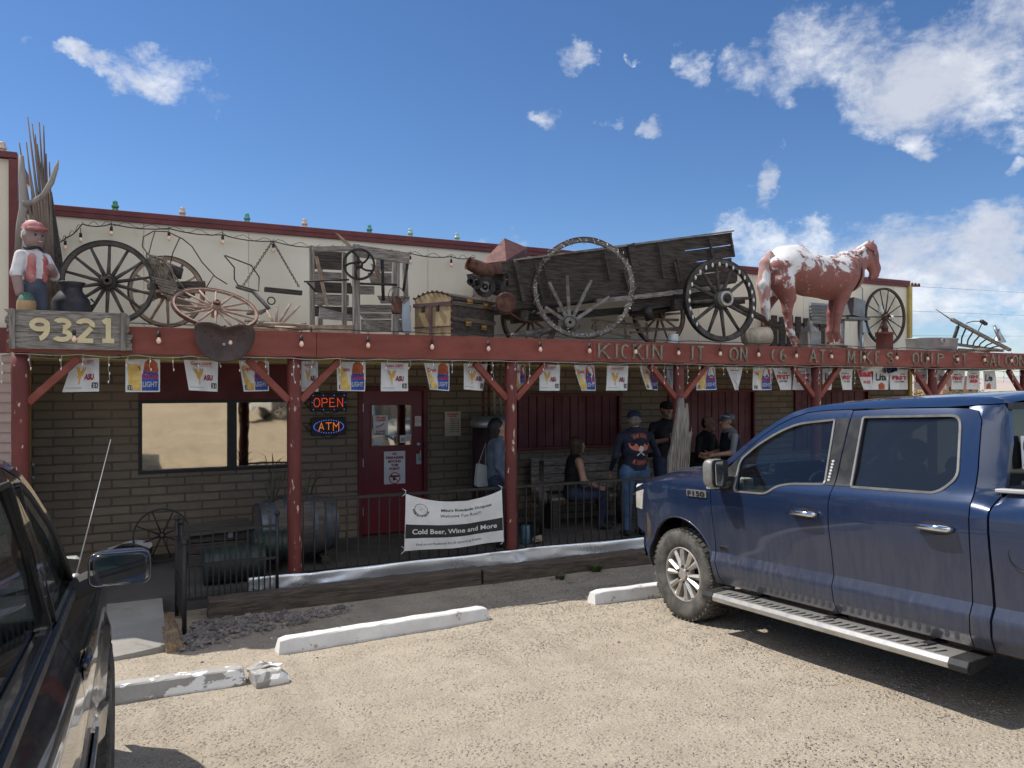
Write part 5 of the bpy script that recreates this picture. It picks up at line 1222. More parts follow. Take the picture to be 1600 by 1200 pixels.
mb = MB(); mb.tube([P_(597, 406, FR + .02), P_(599, 470, FR + .02)], .02, 6); mb.build('iron_rod', IRON, wp=hm)
mb = MB(); mb.tube([P_(637, 412, FR + .06), P_(630, 455, FR + .06)], .016, 6); mb.build('iron_rod', IRON, wp=hm)
mb = MB(); mb.lathe([(.06, 0), (.065, .12), (.05, .17), (.02, .2)], 14, Matrix.Translation(P_(620, 490, FR - .08))); mb.tube([P_(620, 462, FR - .08) + Vector((.1 * math.cos(a), 0, .1 * math.sin(a))) for a in [k * math.pi / 8 for k in range(16)]], .005, 5, closed=True); mb.build('lantern', RUST, wp=hm)

# ---- brush pile and a plank between the wheels
br = empty('brush_pile', at(265, 500, 9.3), 'tangle of grey vines over old planks between the two dark wheels', 'brush')
br.location.z = DZ
mb = MB(); mb.bar(at(232, 447, 9.2), at(318, 445, 9.3), .2, .07); mb.bar(at(240, 462, 9.2), at(300, 462, 9.3), .24, .04); mb.build('plank', DARKWOOD, wp=br, bevel=.01)
mb = MB(); mb.tube([at(246, 425, 9.2), at(262, 422, 9.2), at(285, 428, 9.2)], [.04, .09, .06], 12); mb.build('log', DARKWOOD, wp=br)
mb = MB()
for k in range(46):
    a = at(226 + 30 * abs(nz1(k * 3.3)) * 2, 405 + 22 * nz1(k * 1.9, 3), 9.0); b = at(262 + 50 * nz1(k * 2.1, 7), 450 + 45 * abs(nz1(k * 1.3, 5)), 9.1)
    m_ = (a + b) / 2 + Vector((.12 * nz1(k, 2.2), .1 * nz1(k, 5.2), .10 + .1 * nz1(k, 8.2))); mb.tube([a, (a + m_) / 2 + Vector((0, 0, .03)), m_, (b + m_) / 2, b], [.006, .008, .009, .008, .005], 5)
for k in range(30):
    a = at(235 + 6 * nz1(k * 2.1) * 2 + k * 1.4, 432 + k * 1.7, 8.9); b = a + Vector((.22 + .15 * nz1(k, 4), .1 * nz1(k * 3), .06 * nz1(k * 5, 1) - .05)); mb.tube([a, (a + b) / 2 + Vector((0, 0, .03 * nz1(k, 7))), b], .006, 4)
tag(mb.build('vines', mat('grey_vine', (.30, .25, .20), (.18, .15, .12), 9, rough=.9, bump=.3), wp=br), kind='stuff')
# bent wire hoops and the hanging singletree
mb = MB()
def arc_px(pts, Y, r, mb, n=5): 
    mb.tube([at(x, y, Y) for x, y in pts], r, n)
arc_px([(232, 398), (222, 385), (224, 370), (240, 361), (262, 362), (285, 373), (300, 385), (316, 410), (336, 432), (355, 444)], 9.5, .007, mb)
arc_px([(242, 362), (237, 378), (232, 398)], 9.5, .006, mb); arc_px([(281, 371), (270, 395), (266, 412)], 9.5, .007, mb); arc_px([(334, 430), (322, 450)], 9.5, .007, mb)
tag(mb.build('wire_hoop', RUST), 'bent iron rods arching above the brush pile', 'iron rods')
mb = MB(); arc_px([(350, 399), (366, 418), (366, 436), (372, 446), (404, 455), (405, 433), (393, 415), (352, 399)], 9.3, .008, mb); tag(mb.build('bent_rod', IRON), 'thin bent iron frame leaning on the wall beside the chains', 'iron frame')
st = empty('singletree', at(445, 455, 9.9), 'wooden singletree hung from the wall by two chains', 'harness bar')
mb = MB(); mb.bar(at(413, 452, 9.9), at(472, 458, 9.9), .05, .06); mb.build('bar', DARKWOOD, wp=st, bevel=.006)
mb = MB(); mb.tube([at(424, 470, 9.9) + Vector((.045 * math.cos(a), 0, .045 * math.sin(a))) for a in [k * math.pi / 8 for k in range(16)]], .008, 6, closed=True); mb.build('ring', IRON, wp=st)
for (xe, ye) in ((380, 446), (467, 448)):
    mb = MB(); a = at(426, 377, 10.3); b = at(xe, ye, 9.9); n = 26
    for k in range(n):
        c = a.lerp(b, (k + .5) / n); d = (b - a).normalized(); s_ = d.cross(Vector((0, 1, 0))) if k % 2 else Vector((0, 1, 0)); L = (b - a).length / n * .62
        mb.tube([c + d * L * math.cos(q) + s_ * .013 * math.sin(q) for q in [j * math.pi / 4 for j in range(8)]], .005, 4, closed=True)
    tag(mb.build('chain', IRON, wp=st), kind='stuff')
mb = MB(); mb.tube([at(370, 447, 9.6), at(395, 455, 9.5), at(420, 482, 9.4), at(408, 488, 9.4), at(385, 490, 9.4)], [.03, .025, .025, .03, .02], 8); mb.tube([at(385, 500, 9.3), at(440, 512, 9.1)], [.05, .03], 8); tag(mb.build('harness_hook', GREYRIM), 'grey forked wooden yoke lying under the hanging chains', 'yoke')
# broken wheel: half a rim flat on the roof with loose spokes
bw = empty('broken_cartwheel', at(432, 513, 8.9), 'collapsed pale wheel with spokes sticking up left of the mill', 'broken wheel')
for (a, b) in (((430, 510), (417, 485)), ((431, 510), (434, 477)), ((433, 510), (454, 474)), ((436, 511), (468, 478)), ((440, 513), (478, 505)), ((428, 512), (405, 505))):
    mb = MB(); mb.tube([at(*a, 8.9), at(*b, 9.1)], [.016, .011], 6); mb.build('spoke', TANWOOD, wp=bw)
mb = MB(); mb.tube([at(432, 512, 8.9) + Vector((.42 * math.cos(a), .15 + .42 * math.sin(a), .02)) for a in [k * math.pi / 20 for k in range(40)]], .018, 6, closed=True); mb.build('rim', TANWOOD, wp=bw)
mb = MB(); mb.box(at(452, 511, 8.75), (.3, .2, .03), rot=(R(14), R(-8), .3)); mb.box(at(472, 514, 8.8), (.3, .1, .03), rot=(R(5), R(-14), -.3)); tag(mb.build('loose_boards', TANWOOD, bevel=.004), 'two short pale boards on the roof beside the mill', 'boards')

# ---- milk can, statue, branch, sticks
c = at(111, 500, 8.75); c.z = DZ
mb = MB(); mb.lathe([(.001, 0), (.17, 0), (.175, .02), (.172, .30), (.165, .33), (.115, .40), (.10, .42), (.10, .46), (.13, .50), (.125, .505), (.08, .47), (.001, .46)], 28, Matrix.Translation(c))
mb.tube([c + Vector((.17, 0, .27)), c + Vector((.21, 0, .31)), c + Vector((.17, 0, .35))], .01, 6); tag(mb.build('milk_can', CAN), 'blackened milk can beside the boy statue', 'milk can')
# boy statue
sc_ = at(52, 490, 8.5); sc_.z = DZ
bs = empty('boy_statue', sc_, 'painted concrete boy statue in red cap and vest holding a striped pot', 'statue')
S_SK = mat('grey_flesh_paint', (.30, .20, .19), (.24, .16, .15), 7, rough=.7, bump=.3); S_WH = mat('worn_white_statue_paint', (.66, .64, .64), (.5, .48, .49), 7, rough=.75, bump=.4, peel=((.3, .25, .24), .66, 12))
S_RD = mat('faded_red_statue_paint', (.42, .10, .10), (.5, .25, .24), 7, rough=.7, bump=.3, peel=((.6, .5, .48), .62, 14)); S_JN = mat('dark_jeans_statue_paint', (.05, .06, .09), (.08, .09, .12), 8, rough=.75, bump=.3, peel=((.3, .28, .27), .68, 14))
k = 1.0
pr = [((-.06, 0, .02), (-.065, 0, .22), .05, .062, 3), ((-.065, 0, .22), (-.05, 0, .40), .062, .08, 3), ((.07, -.02, .02), (.07, -.02, .22), .05, .06, 3), ((.07, -.02, .22), (.05, 0, .40), .06, .08, 3),
      ((0, 0, .40), (0, 0, .44), .115, .11, 3, ((0, 1, 0), .8)), ((0, 0, .47), (0, 0, .66), .105, .125, 1, ((0, 1, 0), .75)), ((-.07, -.055, .50), (-.06, -.06, .68), .045, .04, 2), ((.07, -.055, .50), (.06, -.06, .68), .045, .04, 2),
      ((-.13, 0, .69), (-.19, -.02, .52), .06, .055, 1), ((-.19, -.02, .52), (-.18, -.06, .34), .05, .04, 0), ((.13, 0, .69), (.19, -.05, .54), .06, .055, 1), ((.19, -.05, .54), (.10, -.14, .60), .045, .04, 0),
      ((0, 0, .72), (0, 0, .78), .045, .045, 0), ((0, -.01, .86), (0, -.005, .90), .095, .10, 0), ((.0, -.10, .86), (.0, -.105, .88), .02, .02, 0), ((-.095, 0, .87), (-.1, 0, .88), .02, .02, 0), ((.095, 0, .87), (.1, 0, .88), .02, .02, 0),
      ((0, .02, .93), (0, .02, .96), .10, .09, 1), ((-.065, -.07, .03), (-.065, -.0, .03), .045, .045, 3), ((.07, -.09, .03), (.07, -.02, .03), .045, .045, 3)]
Mz = rotm((0, 0, R(38)))
pr = [tuple([tuple(Mz @ Vector(q[0])), tuple(Mz @ Vector(q[1]))] + list(q[2:5]) + ([(tuple(Mz @ Vector(q[5][0])), q[5][1])] if len(q) > 5 else [])) for q in pr]
sdf_obj('figure', pr, [S_SK, S_WH, S_RD, S_JN], bs, .011, .02)
mb = MB(); mb.lathe([(.001, 1.035), (.07, 1.025), (.105, .99), (.112, .955), (.11, .94), (.001, .94)], 24); mb.lathe([(.0, 0), (.1, 0), (.1, .018), (0, .02)], 20, Matrix.Translation(Mz @ Vector((0, -.07, .945)))); mb.build('cap', S_RD, bs)
mb = MB()
for x_ in (-.038, .038): mb.ball(Mz @ Vector((x_, -.098, .895)), .011, 8)
mb.build('eyes', BLACKM, bs)
mb = MB(); mb.ball(Mz @ Vector((-.088, .0, .915)), (.028, .05, .035), 10); mb.ball(Mz @ Vector((.088, .0, .915)), (.028, .05, .035), 10); mb.ball(Mz @ Vector((0, .085, .90)), (.07, .03, .05), 10); mb.build('hair', S_WH, bs)
mb = MB(); mb.tube([Mz @ Vector((-.022, -.108, .838)), Mz @ Vector((0, -.114, .833)), Mz @ Vector((.022, -.108, .838))], .006, 6); mb.build('mouth', S_RD, bs)
mb = MB(); mb.tube([Mz @ Vector((.085 * math.cos(a), .07 * math.sin(a), .775 + .01 * math.sin(3 * a))) for a in [q_ * math.pi / 8 for q_ in range(16)]], .014, 6, closed=True); mb.build('neckerchief', CAN, bs)
mb = MB(); pc = Mz @ Vector((-.17, -.16, .0)); z0 = .1
mb.lathe([(.03, z0), (.075, z0 + .03), (.085, z0 + .07)], 18, Matrix.Translation(pc), 0); mb.lathe([(.086, z0 + .07), (.09, z0 + .12), (.084, z0 + .16)], 18, Matrix.Translation(pc), 1); mb.lathe([(.084, z0 + .16), (.06, z0 + .21), (.03, z0 + .24), (.001, z0 + .24)], 18, Matrix.Translation(pc), 0)
mb.build('pot', [mat('green_pot_paint', (.06, .14, .10), (.04, .1, .07), 9, rough=.6), mat('tan_pot_paint', (.42, .27, .14), (.36, .22, .1), 9, rough=.6)], bs)
bs.scale = (.9, .9, 1.0)
# tall bundle of sticks in the corner, with the forked branch
sb = empty('stick_bundle', at(75, 500, 9.5), 'bundle of tall thin cactus ribs standing in the corner behind the statue', 'sticks'); sb.location.z = DZ
mb = MB()
tips = [(43, 183), (50, 193), (55, 210), (61, 191), (68, 196), (30, 223), (41, 222), (58, 225), (77, 253), (72, 240), (46, 260), (64, 245), (52, 300), (80, 300), (38, 330)]
for i, (x, y) in enumerate(tips):
    b = at(80 + 22 * nz1(i * 3.1) , 480 + 25 * nz1(i * 1.7, 3), 9.3 + .3 * nz1(i, 9)); tp = at(x, y, 9.3 + .2 * nz1(i, 5)); tp2 = b.lerp(tp, .5) + Vector((.05 * nz1(i, 2), 0, .03 * nz1(i, 3)))
    mb.tube([b, tp2, tp], [.022, .016, .006], 6)
tag(mb.build('ribs', mat('grey_brown_cactus_rib', (.20, .15, .12), (.1, .075, .06), 7, (1, 1, .3), .9, bump=.7), wp=sb), kind='stuff')
mb = MB()
for i in range(22):
    b = at(62 + i * 2.0 + 4 * nz1(i * 2.7), 496, 9.4 + .3 * nz1(i * 2.1)); tp = at(62 + i * .8 + 10 * nz1(i * 1.3, 1), 300 + 50 * abs(nz1(i * .9, 7)), 9.5); mb.tube([b, b.lerp(tp, .5) + Vector((.04 * nz1(i, 4), 0, 0)), tp], [.03, .028, .015], 6)
tag(mb.build('slats', DARKWOOD, wp=sb), kind='stuff')
fb = empty('forked_branch', at(32, 360, 8.75), 'grey forked driftwood branch curving up in front of the stick bundle', 'branch')
mb = MB(); mb.tube([at(x, y, 8.75) for x, y in ((27, 400), (31, 352), (38, 318), (35, 280), (33, 243))], [.028, .032, .038, .034, .022], 12)
mb.tube([at(x, y, 8.72) for x, y in ((36, 318), (52, 316), (68, 305), (80, 285), (88, 262), (91, 250))], [.034, .026, .026, .027, .02, .006], 12); mb.build('branch', mat('grey_driftwood', (.34, .31, .28), (.2, .175, .155), 5, (1, 1, .3), .9, bump=.9, bscale=11, bdist=.012, peel=((.08, .06, .05), .70, 22)), wp=fb)

# ---- tractor seat, house number board
ts = empty('tractor_seat', at(350, 535, 8.13), 'dark brown perforated tractor seat hung on the fascia beam', 'tractor seat')
ol = [(-42, -22), (-38, -30), (-20, -31), (-8, -27), (-3, -24), (4, -24), (12, -27), (28, -29), (38, -27), (43, -20), (43, -5), (36, 12), (22, 27), (4, 32), (-14, 31), (-30, 20), (-40, 4)]
kx = .0067; kz = .0063
pl = rounded([(x * kx, -y * kz) for x, y in ol], .04, 3)
mb = MB(); n = len(pl); vs = [(0, -.02 + .04, 0)]; rings = 6
for r in range(1, rings + 1):
    for (x, z) in pl: s = r / rings; vs.append((x * s, .02 - .075 * s ** 2.5 + .0, z * s))
fs = [(0, 1 + i, 1 + (i + 1) % n) for i in range(n)] + [(1 + (r - 1) * n + i, 1 + r * n + i, 1 + r * n + (i + 1) % n, 1 + (r - 1) * n + (i + 1) % n) for r in range(1, rings) for i in range(n)]
mb.add(vs, fs, 0, True); o = mb.build('seat_pan', mat('brown_seat_iron', (.085, .055, .05), (.06, .04, .037), 6, rough=.55, metal=.3, bump=.15), ts)
md = o.modifiers.new('solid', 'SOLIDIFY'); md.thickness = .008
mb = MB()
for ring_, cnt in ((.13, 8), (.2, 14)):
    for k in range(cnt):
        a = 2 * math.pi * k / cnt + ring_; x, z = ring_ * 1.15 * math.cos(a), ring_ * .85 * math.sin(a) - .01
        mb.lathe([(.001, 0), (.011, 0)], 10, Matrix.Translation((x, .020 - .075 * (ring_ / .26) ** 2.5 - .006, z)) @ Matrix.Rotation(R(90), 4, 'X'))
tag(mb.build('seat_holes', BLACKM, ts), kind='stuff')
mb = MB(); mb.lathe([(.001, .012), (.014, .01), (.018, 0)], 12, Matrix.Translation((-.0, 0.01, -.02)) @ Matrix.Rotation(R(90), 4, 'X')); mb.build('bolt', GALV, ts)

nb = empty('house_number_sign', at(107, 513, 8.15), 'grey rough plank board with the house number in pale numerals', 'sign')
def local(px, py, Y=8.15): return at(px, py, Y) - nb.location
L0, L1 = local(8, 500).x, local(207, 500).x; T, B_ = local(100, 486).z, local(100, 546).z
rng = random.Random(3); n = 14
for (z0, z1, e0, e1) in ((B_ + (T - B_) * .44, T, .0, .02), (B_, B_ + (T - B_) * .43, .02, .0)):
    mb = MB()
    rp = [(L1 - e1 + rng.uniform(-.03, .015), z0 + (z1 - z0) * i / 5) for i in range(6)]; lp = [(L0 + e0 + rng.uniform(-.015, .03), z1 - (z1 - z0) * i / 5) for i in range(6)]
    mb.prism([(L0 + .05, z0), (L1 - .05, z0 + .0)] + rp + [(L1 - .06, z1), (L0 + .06, z1)] + lp, .0, .04); mb.build('plank', GREYWOODX, nb, bevel=.003)
for px in (19, 192):
    x = local(px, 500).x; mb = MB(); mb.box((x, -.012, (T + B_) / 2), (.045, .024, (T - B_) * 1.02)); mb.build('batten', GREYWOOD, nb, bevel=.003)
NUMM = mat('cream_number_metal', (.66, .56, .34), (.56, .46, .26), 5, rough=.55, bump=.1)
NUMM.node_tree.nodes['Principled BSDF'].inputs['Roughness'].default_value = .5

# ---- slab-serif letters, drawn with strokes
GL = {
 'K': ([((0, 0), (0, 1)), ((.62, 1), (.06, .42)), ((.2, .56), (.66, 0))], [(0, 0), (0, 1), (.62, 1), (.66, 0)]), 'I': ([((0, 0), (0, 1))], [(0, 0), (0, 1)]),
 'C': ([('arc', .36, .5, .36, .5, 50, 310)], []), 'N': ([((0, 0), (0, 1)), ((0, 1), (.62, 0)), ((.62, 0), (.62, 1))], [(0, 0), (0, 1), (.62, 1)]),
 'T': ([((.32, 0), (.32, 1)), ((0, .96), (.64, .96))], [(.32, 0)]), 'O': ([('arc', .34, .5, .34, .5, 0, 360)], []),
 '6': ([('arc', .28, .3, .28, .3, 0, 360), ('arc', .36, .42, .36, .58, 95, 190)], []), 'A': ([((0, 0), (.34, 1)), ((.34, 1), (.68, 0)), ((.13, .34), (.55, .34))], [(0, 0), (.68, 0)]),
 'M': ([((0, 0), (0, 1)), ((0, 1), (.38, .2)), ((.38, .2), (.76, 1)), ((.76, 1), (.76, 0))], [(0, 0), (0, 1), (.76, 1), (.76, 0)]), 'E': ([((0, 0), (0, 1)), ((0, .97), (.55, .97)), ((0, .5), (.42, .5)), ((0, .03), (.55, .03))], []),
 'S': ([('arc', .3, .74, .27, .25, 30, 270), ('arc', .3, .25, .29, .25, -150, 90)], []), 'U': ([((0, .3), (0, 1)), ((.6, .3), (.6, 1)), ('arc', .3, .3, .3, .3, 180, 360)], [(0, 1), (.6, 1)]),
 'P': ([((0, 0), (0, 1)), ('arc', .0, .73, .5, .25, -90, 90)], [(0, 0), (0, 1)]), 'L': ([((0, 0), (0, 1)), ((0, .03), (.55, .03))], [(0, 1)]), '(': ([('arc', .36, .5, .36, .5, 110, 250)], []),
 '9': ([('arc', .3, .7, .28, .28, 0, 360), ('arc', .2, .58, .38, .56, -75, 18)], []), '3': ([('arc', .28, .74, .25, .25, -80, 150), ('arc', .28, .27, .29, .27, -150, 85)], []),
 '2': ([('arc', .3, .7, .27, .28, -20, 165), ((.53, .58), (.03, .04)), ((0, .05), (.6, .05))], []), '1': ([((.3, 0), (.3, 1)), ((.3, .95), (.08, .8)), ((.05, .04), (.55, .04))], [])}
def glyph(ch, h, w, sw, d, mat_, parent, loc, name='letter', serif=True):
    mb = MB(); st_, se = GL[ch]
    def bar(a, b, q=0):
        A = Vector((a[0] * w, -d / 2 - q, a[1] * h)); B2 = Vector((b[0] * w, -d / 2 - q, b[1] * h)); mb.bar(A, B2, sw, d, up=(0, 1, 0))
    for i, s in enumerate(st_):
        if s[0] == 'arc':
            _, cx, cy, rx, ry, a0, a1 = s; n = 18; rx_, ry_ = rx * w - sw / 2 * 0, ry * h - sw / 2
            vs = []
            for k in range(n + 1):
                a = R(a0 + (a1 - a0) * k / n); dx, dz = math.cos(a), math.sin(a); nx_, nz_ = dx, dz
                for e in (-1, 1):
                    for y in (0, -d): vs.append((cx * w + rx_ * dx + nx_ * e * sw / 2, y - .001 * i, cy * h + ry_ * dz + nz_ * e * sw / 2))
            fs = []
            for k in range(n): o_ = 4 * k; fs += [(o_ + 1, o_ + 3, o_ + 7, o_ + 5), (o_, o_ + 4, o_ + 6, o_ + 2), (o_, o_ + 1, o_ + 5, o_ + 4), (o_ + 2, o_ + 6, o_ + 7, o_ + 3)]
            fs += [(0, 2, 3, 1), (4 * n, 4 * n + 1, 4 * n + 3, 4 * n + 2)]; mb.add(vs, fs)
        else: bar(s[0], s[1], .0008 * i)
    if serif:
        for (x, y) in se: mb.box((x * w, -d / 2 - .003, (y * (h - sw * .55)) + sw * .275), (sw * 2.3, d, sw * .55))
    return mb.build(name, mat_, parent, loc)
for ch, px in zip('9321', (49, 85, 121, 158)):
    p = local(px, 536.5); glyph(ch, .235 * .95, .215 if ch != '1' else .2, .044, .008, NUMM, nb, (p.x, -.002, p.z + .015), 'number', True)

LETM = mat('weathered_brass_letter', (.27, .245, .18), (.11, .10, .08), 16, (1, 1, .6), .65, bump=.5, bscale=30)
let = empty('sign_lettering', (xat(1265, 8.19), 8.19, 2.5), 'weathered metal slab-serif lettering on the red fascia beam', 'lettering')
spec = [('K', 934, 953), ('I', 960, 966), ('C', 970, 982), ('K', 989, 1004), ('I', 1007, 1014), ('N', 1019, 1034), ('I', 1078, 1085), ('T', 1088, 1100), ('O', 1139, 1153), ('N', 1156, 1167), ('(', 1205, 1212), ('6', 1218, 1228), ('A', 1264, 1276), ('T', 1279, 1290),
        ('M', 1324, 1335), ('I', 1341, 1348), ('K', 1349, 1361), ('E', 1367, 1375), ('S', 1385, 1395), ('O', 1425, 1435), ('U', 1438, 1448), ('I', 1452, 1459), ('P', 1464, 1474), ('S', 1488, 1498), ('T', 1501, 1511), ('S', 1536, 1543), ('A', 1546, 1555), ('L', 1559, 1566), ('O', 1570, 1578), ('O', 1581, 1590), ('N', 1592, 1601)]
wmax = {'K': .66, 'I': 0, 'C': .62, 'N': .62, 'T': .64, 'O': .68, '6': .56, 'A': .68, 'M': .76, 'E': .55, 'S': .58, 'U': .6, 'P': .5, 'L': .55, '(': .36}
for ch, a, b in spec:
    xa, xb = xat(a, 8.19), xat(b, 8.19); sw = .026
    if ch == 'I': x0 = (xa + xb) / 2; w_ = .1
    else: x0 = xa + sw * .5; w_ = (xb - xa - sw) / wmax[ch]
    glyph(ch, .19, w_, sw, .016, LETM, let, Vector((x0, 8.194, 2.425)) - let.location)
# ================================================================ horse statue
HY = 8.97
hc = Vector((xat(1275, HY), HY, DZ))
m, t, p = newmat('chipped_horse_paint')
oc = t.objco(); z = t.sep(oc)[2]; x = t.sep(oc)[0]
n = t.noise(t.mapv(oc, (1, 1, 1.2)), 3.4, 9, .66, .25); n2 = t.noise(oc, 26, 5, .7)
up = t.new('ShaderNodeNewGeometry').outputs['Normal']
bias = t.math('ADD', t.math('MULTIPLY', t.ramp(z, .95, 1.62), .20), t.math('MULTIPLY', t.ramp(x, -.55, -.85), .10))
legb = t.math('MULTIPLY', t.ramp(z, .75, .15), .08)
face = t.math('MULTIPLY', t.ramp(x, .95, 1.15), .22)
v_ = t.math('SUBTRACT', t.math('ADD', t.math('ADD', n, bias), legb), face)
v_ = t.math('SUBTRACT', v_, t.math('ADD', .062, t.math('MULTIPLY', t.ramp(x, .30, .65), .09))); f = t.ramp(t.math('ADD', v_, t.math('MULTIPLY', n2, .13)), .625, .695)
red = t.mix(t.noise(oc, 5, 5), (.29, .10, .08), (.19, .065, .055)); wh = t.mix(t.noise(oc, 9, 5), (.74, .73, .72), (.6, .58, .58))
col = t.mix(f, red, wh); col = t.mix(t.math('MULTIPLY', t.ramp(t.noise(t.mapv(oc, (1, 1, 1), loc=(5, 3, 1)), 12, 6, .7), .60, .64), .5), col, (.42, .33, .30))
gsp = t.math('MULTIPLY', t.ramp(t.noise(t.mapv(oc, (1, 1, 2.5), loc=(2, 8, 4)), 8, 6, .7), .60, .66), t.math('MULTIPLY', t.ramp(z, 1.4, 1.6), t.ramp(x, .2, .4)))
col = t.mix(t.math('MULTIPLY', gsp, .7), col, (.14, .25, .17))
t.inp(p, 'Base Color', col); p.inputs['Roughness'].default_value = .6
t.inp(p, 'Normal', t.bump(t.math('ADD', t.math('MULTIPLY', f, .6), t.noise(oc, 30, 5, .7)), .35, .004)); HORSE = m
HMANE = mat('chipped_white_mane', (.72, .71, .70), (.4, .2, .17), 7, (1, 1, .35), .7, bump=.6, bscale=18, lo=.48, hi=.56)
horse = empty('horse_statue', hc, 'life-size painted horse statue with chipped white and red-brown coat on the porch roof', 'horse statue')
def HP(px, py, Y): return tuple(at(px, py, Y) - hc)
N_, F_ = 8.80, 9.14
S1 = 1.0
hp = [
 # trunk: rump, loin, barrel, chest
 (HP(1228, 419, 8.93), HP(1262, 428, 8.96), .31, .33, 0), (HP(1262, 430, 8.96), HP(1298, 434, 8.97), .335, .355, 0), (HP(1298, 434, 8.97), HP(1320, 430, 8.97), .355, .30, 0),
 (HP(1222, 405, 8.97), HP(1245, 402, 8.97), .20, .20, 0), (HP(1215, 420, N_ + .05), HP(1224, 436, N_ + .02), .19, .17, 0), (HP(1210, 418, F_ - .05), HP(1214, 436, F_ - .02), .18, .16, 0),
 (HP(1318, 406, 8.97), HP(1330, 405, 8.97), .14, .14, 0),
 # neck and head
 (HP(1330, 418, 8.97), HP(1345, 405, 8.97), .215, .15, 0), (HP(1345, 405, 8.97), HP(1354, 396, 8.96), .16, .115, 0), (HP(1354, 394, 8.96), HP(1361, 388, 8.95), .11, .095, 0), (HP(1340, 399, 8.97), HP(1355, 388, 8.95), .11, .075, 0),
 (HP(1357, 393, 8.95), HP(1364, 399, 8.95), .105, .09, 0, ((0, 1, 0), .75)), (HP(1364, 398, 8.95), HP(1370, 420, 8.95), .085, .062, 0, ((0, 1, 0), .85)), (HP(1369, 419, 8.95), HP(1368, 430, 8.95), .062, .058, 0), (HP(1353, 402, 8.95), HP(1362, 422, 8.95), .125, .065, 0, ((0, 1, 0), .7)), (HP(1364, 430, 8.95), HP(1360, 434, 8.95), .05, .040, 0),
 # ears
 (HP(1360, 383, 8.90), HP(1366, 374.5, 8.90), .03, .008, 0, None, .012), (HP(1357, 383, 9.0), HP(1358, 374, 9.0), .03, .008, 0, None, .012)]
def leg(pts, Y):
    out = []
    for (a, ra), (b, rb) in zip(pts, pts[1:]): out.append((HP(*a, Y), HP(*b, Y), ra * 1.17, rb * 1.17, 0, None, .025))
    return out
hp += leg([((1222, 440), .17), ((1231, 465), .105), ((1230, 486), .062), ((1233, 512), .045), ((1236, 521), .05), ((1240, 529), .042), ((1243, 535), .062)], N_)
hp += leg([((1212, 440), .16), ((1206, 462), .095), ((1196, 484), .058), ((1194, 511), .043), ((1195, 520), .05), ((1196, 528), .04), ((1196, 535), .06)], F_)
hp += leg([((1322, 432), .17), ((1316, 460), .105), ((1311, 482), .062), ((1309, 490), .06), ((1307, 512), .043), ((1306, 519), .05), ((1308, 526), .04), ((1310, 532), .06)], N_)
hp += leg([((1318, 434), .15), ((1306, 462), .09), ((1300, 482), .06), ((1298, 490), .055), ((1297, 512), .042), ((1296, 519), .048), ((1297, 526), .04), ((1299, 532), .058)], F_)
sdf_obj('horse_body', hp, [HORSE], horse, .016, .05)
hp2 = [(HP(1203, 398, 8.95), HP(1196, 412, 8.93), .06, .085, 0), (HP(1196, 412, 8.93), HP(1193, 445, 8.9), .09, .10, 0), (HP(1193, 445, 8.9), HP(1196, 480, 8.88), .10, .07, 0), (HP(1196, 480, 8.88), HP(1200, 500, 8.88), .065, .02, 0)]
sdf_obj('tail', hp2, [HMANE], horse, .014, .03)
sdf_obj('mane', [(HP(1331, 400, 8.97), HP(1343, 391, 8.97), .05, .06, 0, ((0, 1, 0), .6)), (HP(1343, 391, 8.97), HP(1356, 381, 8.96), .06, .05, 0, ((0, 1, 0), .7)), (HP(1340, 397, 8.88), HP(1352, 387, 8.87), .035, .03, 0), (HP(1358, 381, 8.95), HP(1364, 389, 8.93), .04, .022, 0)], [HMANE], horse, .012, .02)
mb = MB()
for yy in (8.87, 9.03): mb.ball(HP(1363.5, 397, yy), .016, 8)
mb.build('eyes', BLACKM, horse)
mb = MB(); 
P = [Vector(HP(1322, 432, 8.97)) + Vector((.30 * .2 * math.sin(a), .31 * math.cos(a), .31 * math.sin(a))) for a in [k * math.pi / 16 for k in range(32)]]
mb.tube(P, .012, 6, closed=True); P = [Vector(HP(1310, 432, 8.97)) + Vector((.30 * .5 * math.sin(a), .325 * math.cos(a), .31 * math.sin(a))) for a in [k * math.pi / 16 for k in range(32)]]
mb.tube(P, .008, 6, closed=True); mb.build('girth_wire', IRON, horse)
mb = MB()
for (a, b) in (((1352, 384), (1365, 392)), ((1365, 392), (1367, 400)), ((1343, 394), (1352, 402)), ((1335, 400), (1350, 392))): mb.tube([HP(*a, 8.83), HP((a[0] + b[0]) / 2, (a[1] + b[1]) / 2 + 2, 8.82), HP(*b, 8.83)], .006, 5)
mb.build('head_wire', IRON, horse)

# ---- things around the horse
def top(o, label, cat, group=None): return tag(o, label, cat, group)
mb = MB(); c = at(1266, 500, 8.75); c.z = DZ
mb.box(c + Vector((0, 0, .16)), (.24, .22, .32)); mb.add([c + Vector(q) for q in ((-.12, -.11, .321), (.12, -.11, .321), (.12, .11, .321), (-.12, .11, .321), (-.045, -.045, .42), (.045, -.045, .42), (.045, .045, .42), (-.045, .045, .42))], [(0, 1, 5, 4), (1, 2, 6, 5), (2, 3, 7, 6), (3, 0, 4, 7), (4, 5, 6, 7)])
mb.lathe([(.045, .42), (.045, .5), (.001, .5)], 14, Matrix.Translation(c)); top(mb.build('square_tin', mat('grey_oxidised_tin', (.30, .29, .27), (.2, .19, .175), 6, rough=.55, metal=.5, bump=.2), bevel=.006), 'square grey tin with a short neck under the belly of the horse', 'tin can')
mb = MB()
for i in range(6): mb.box(at(1282, 478 + i * 5, 9.6), (.5 - i * .02, .05, .05), rot=(R(10), 0, 0))
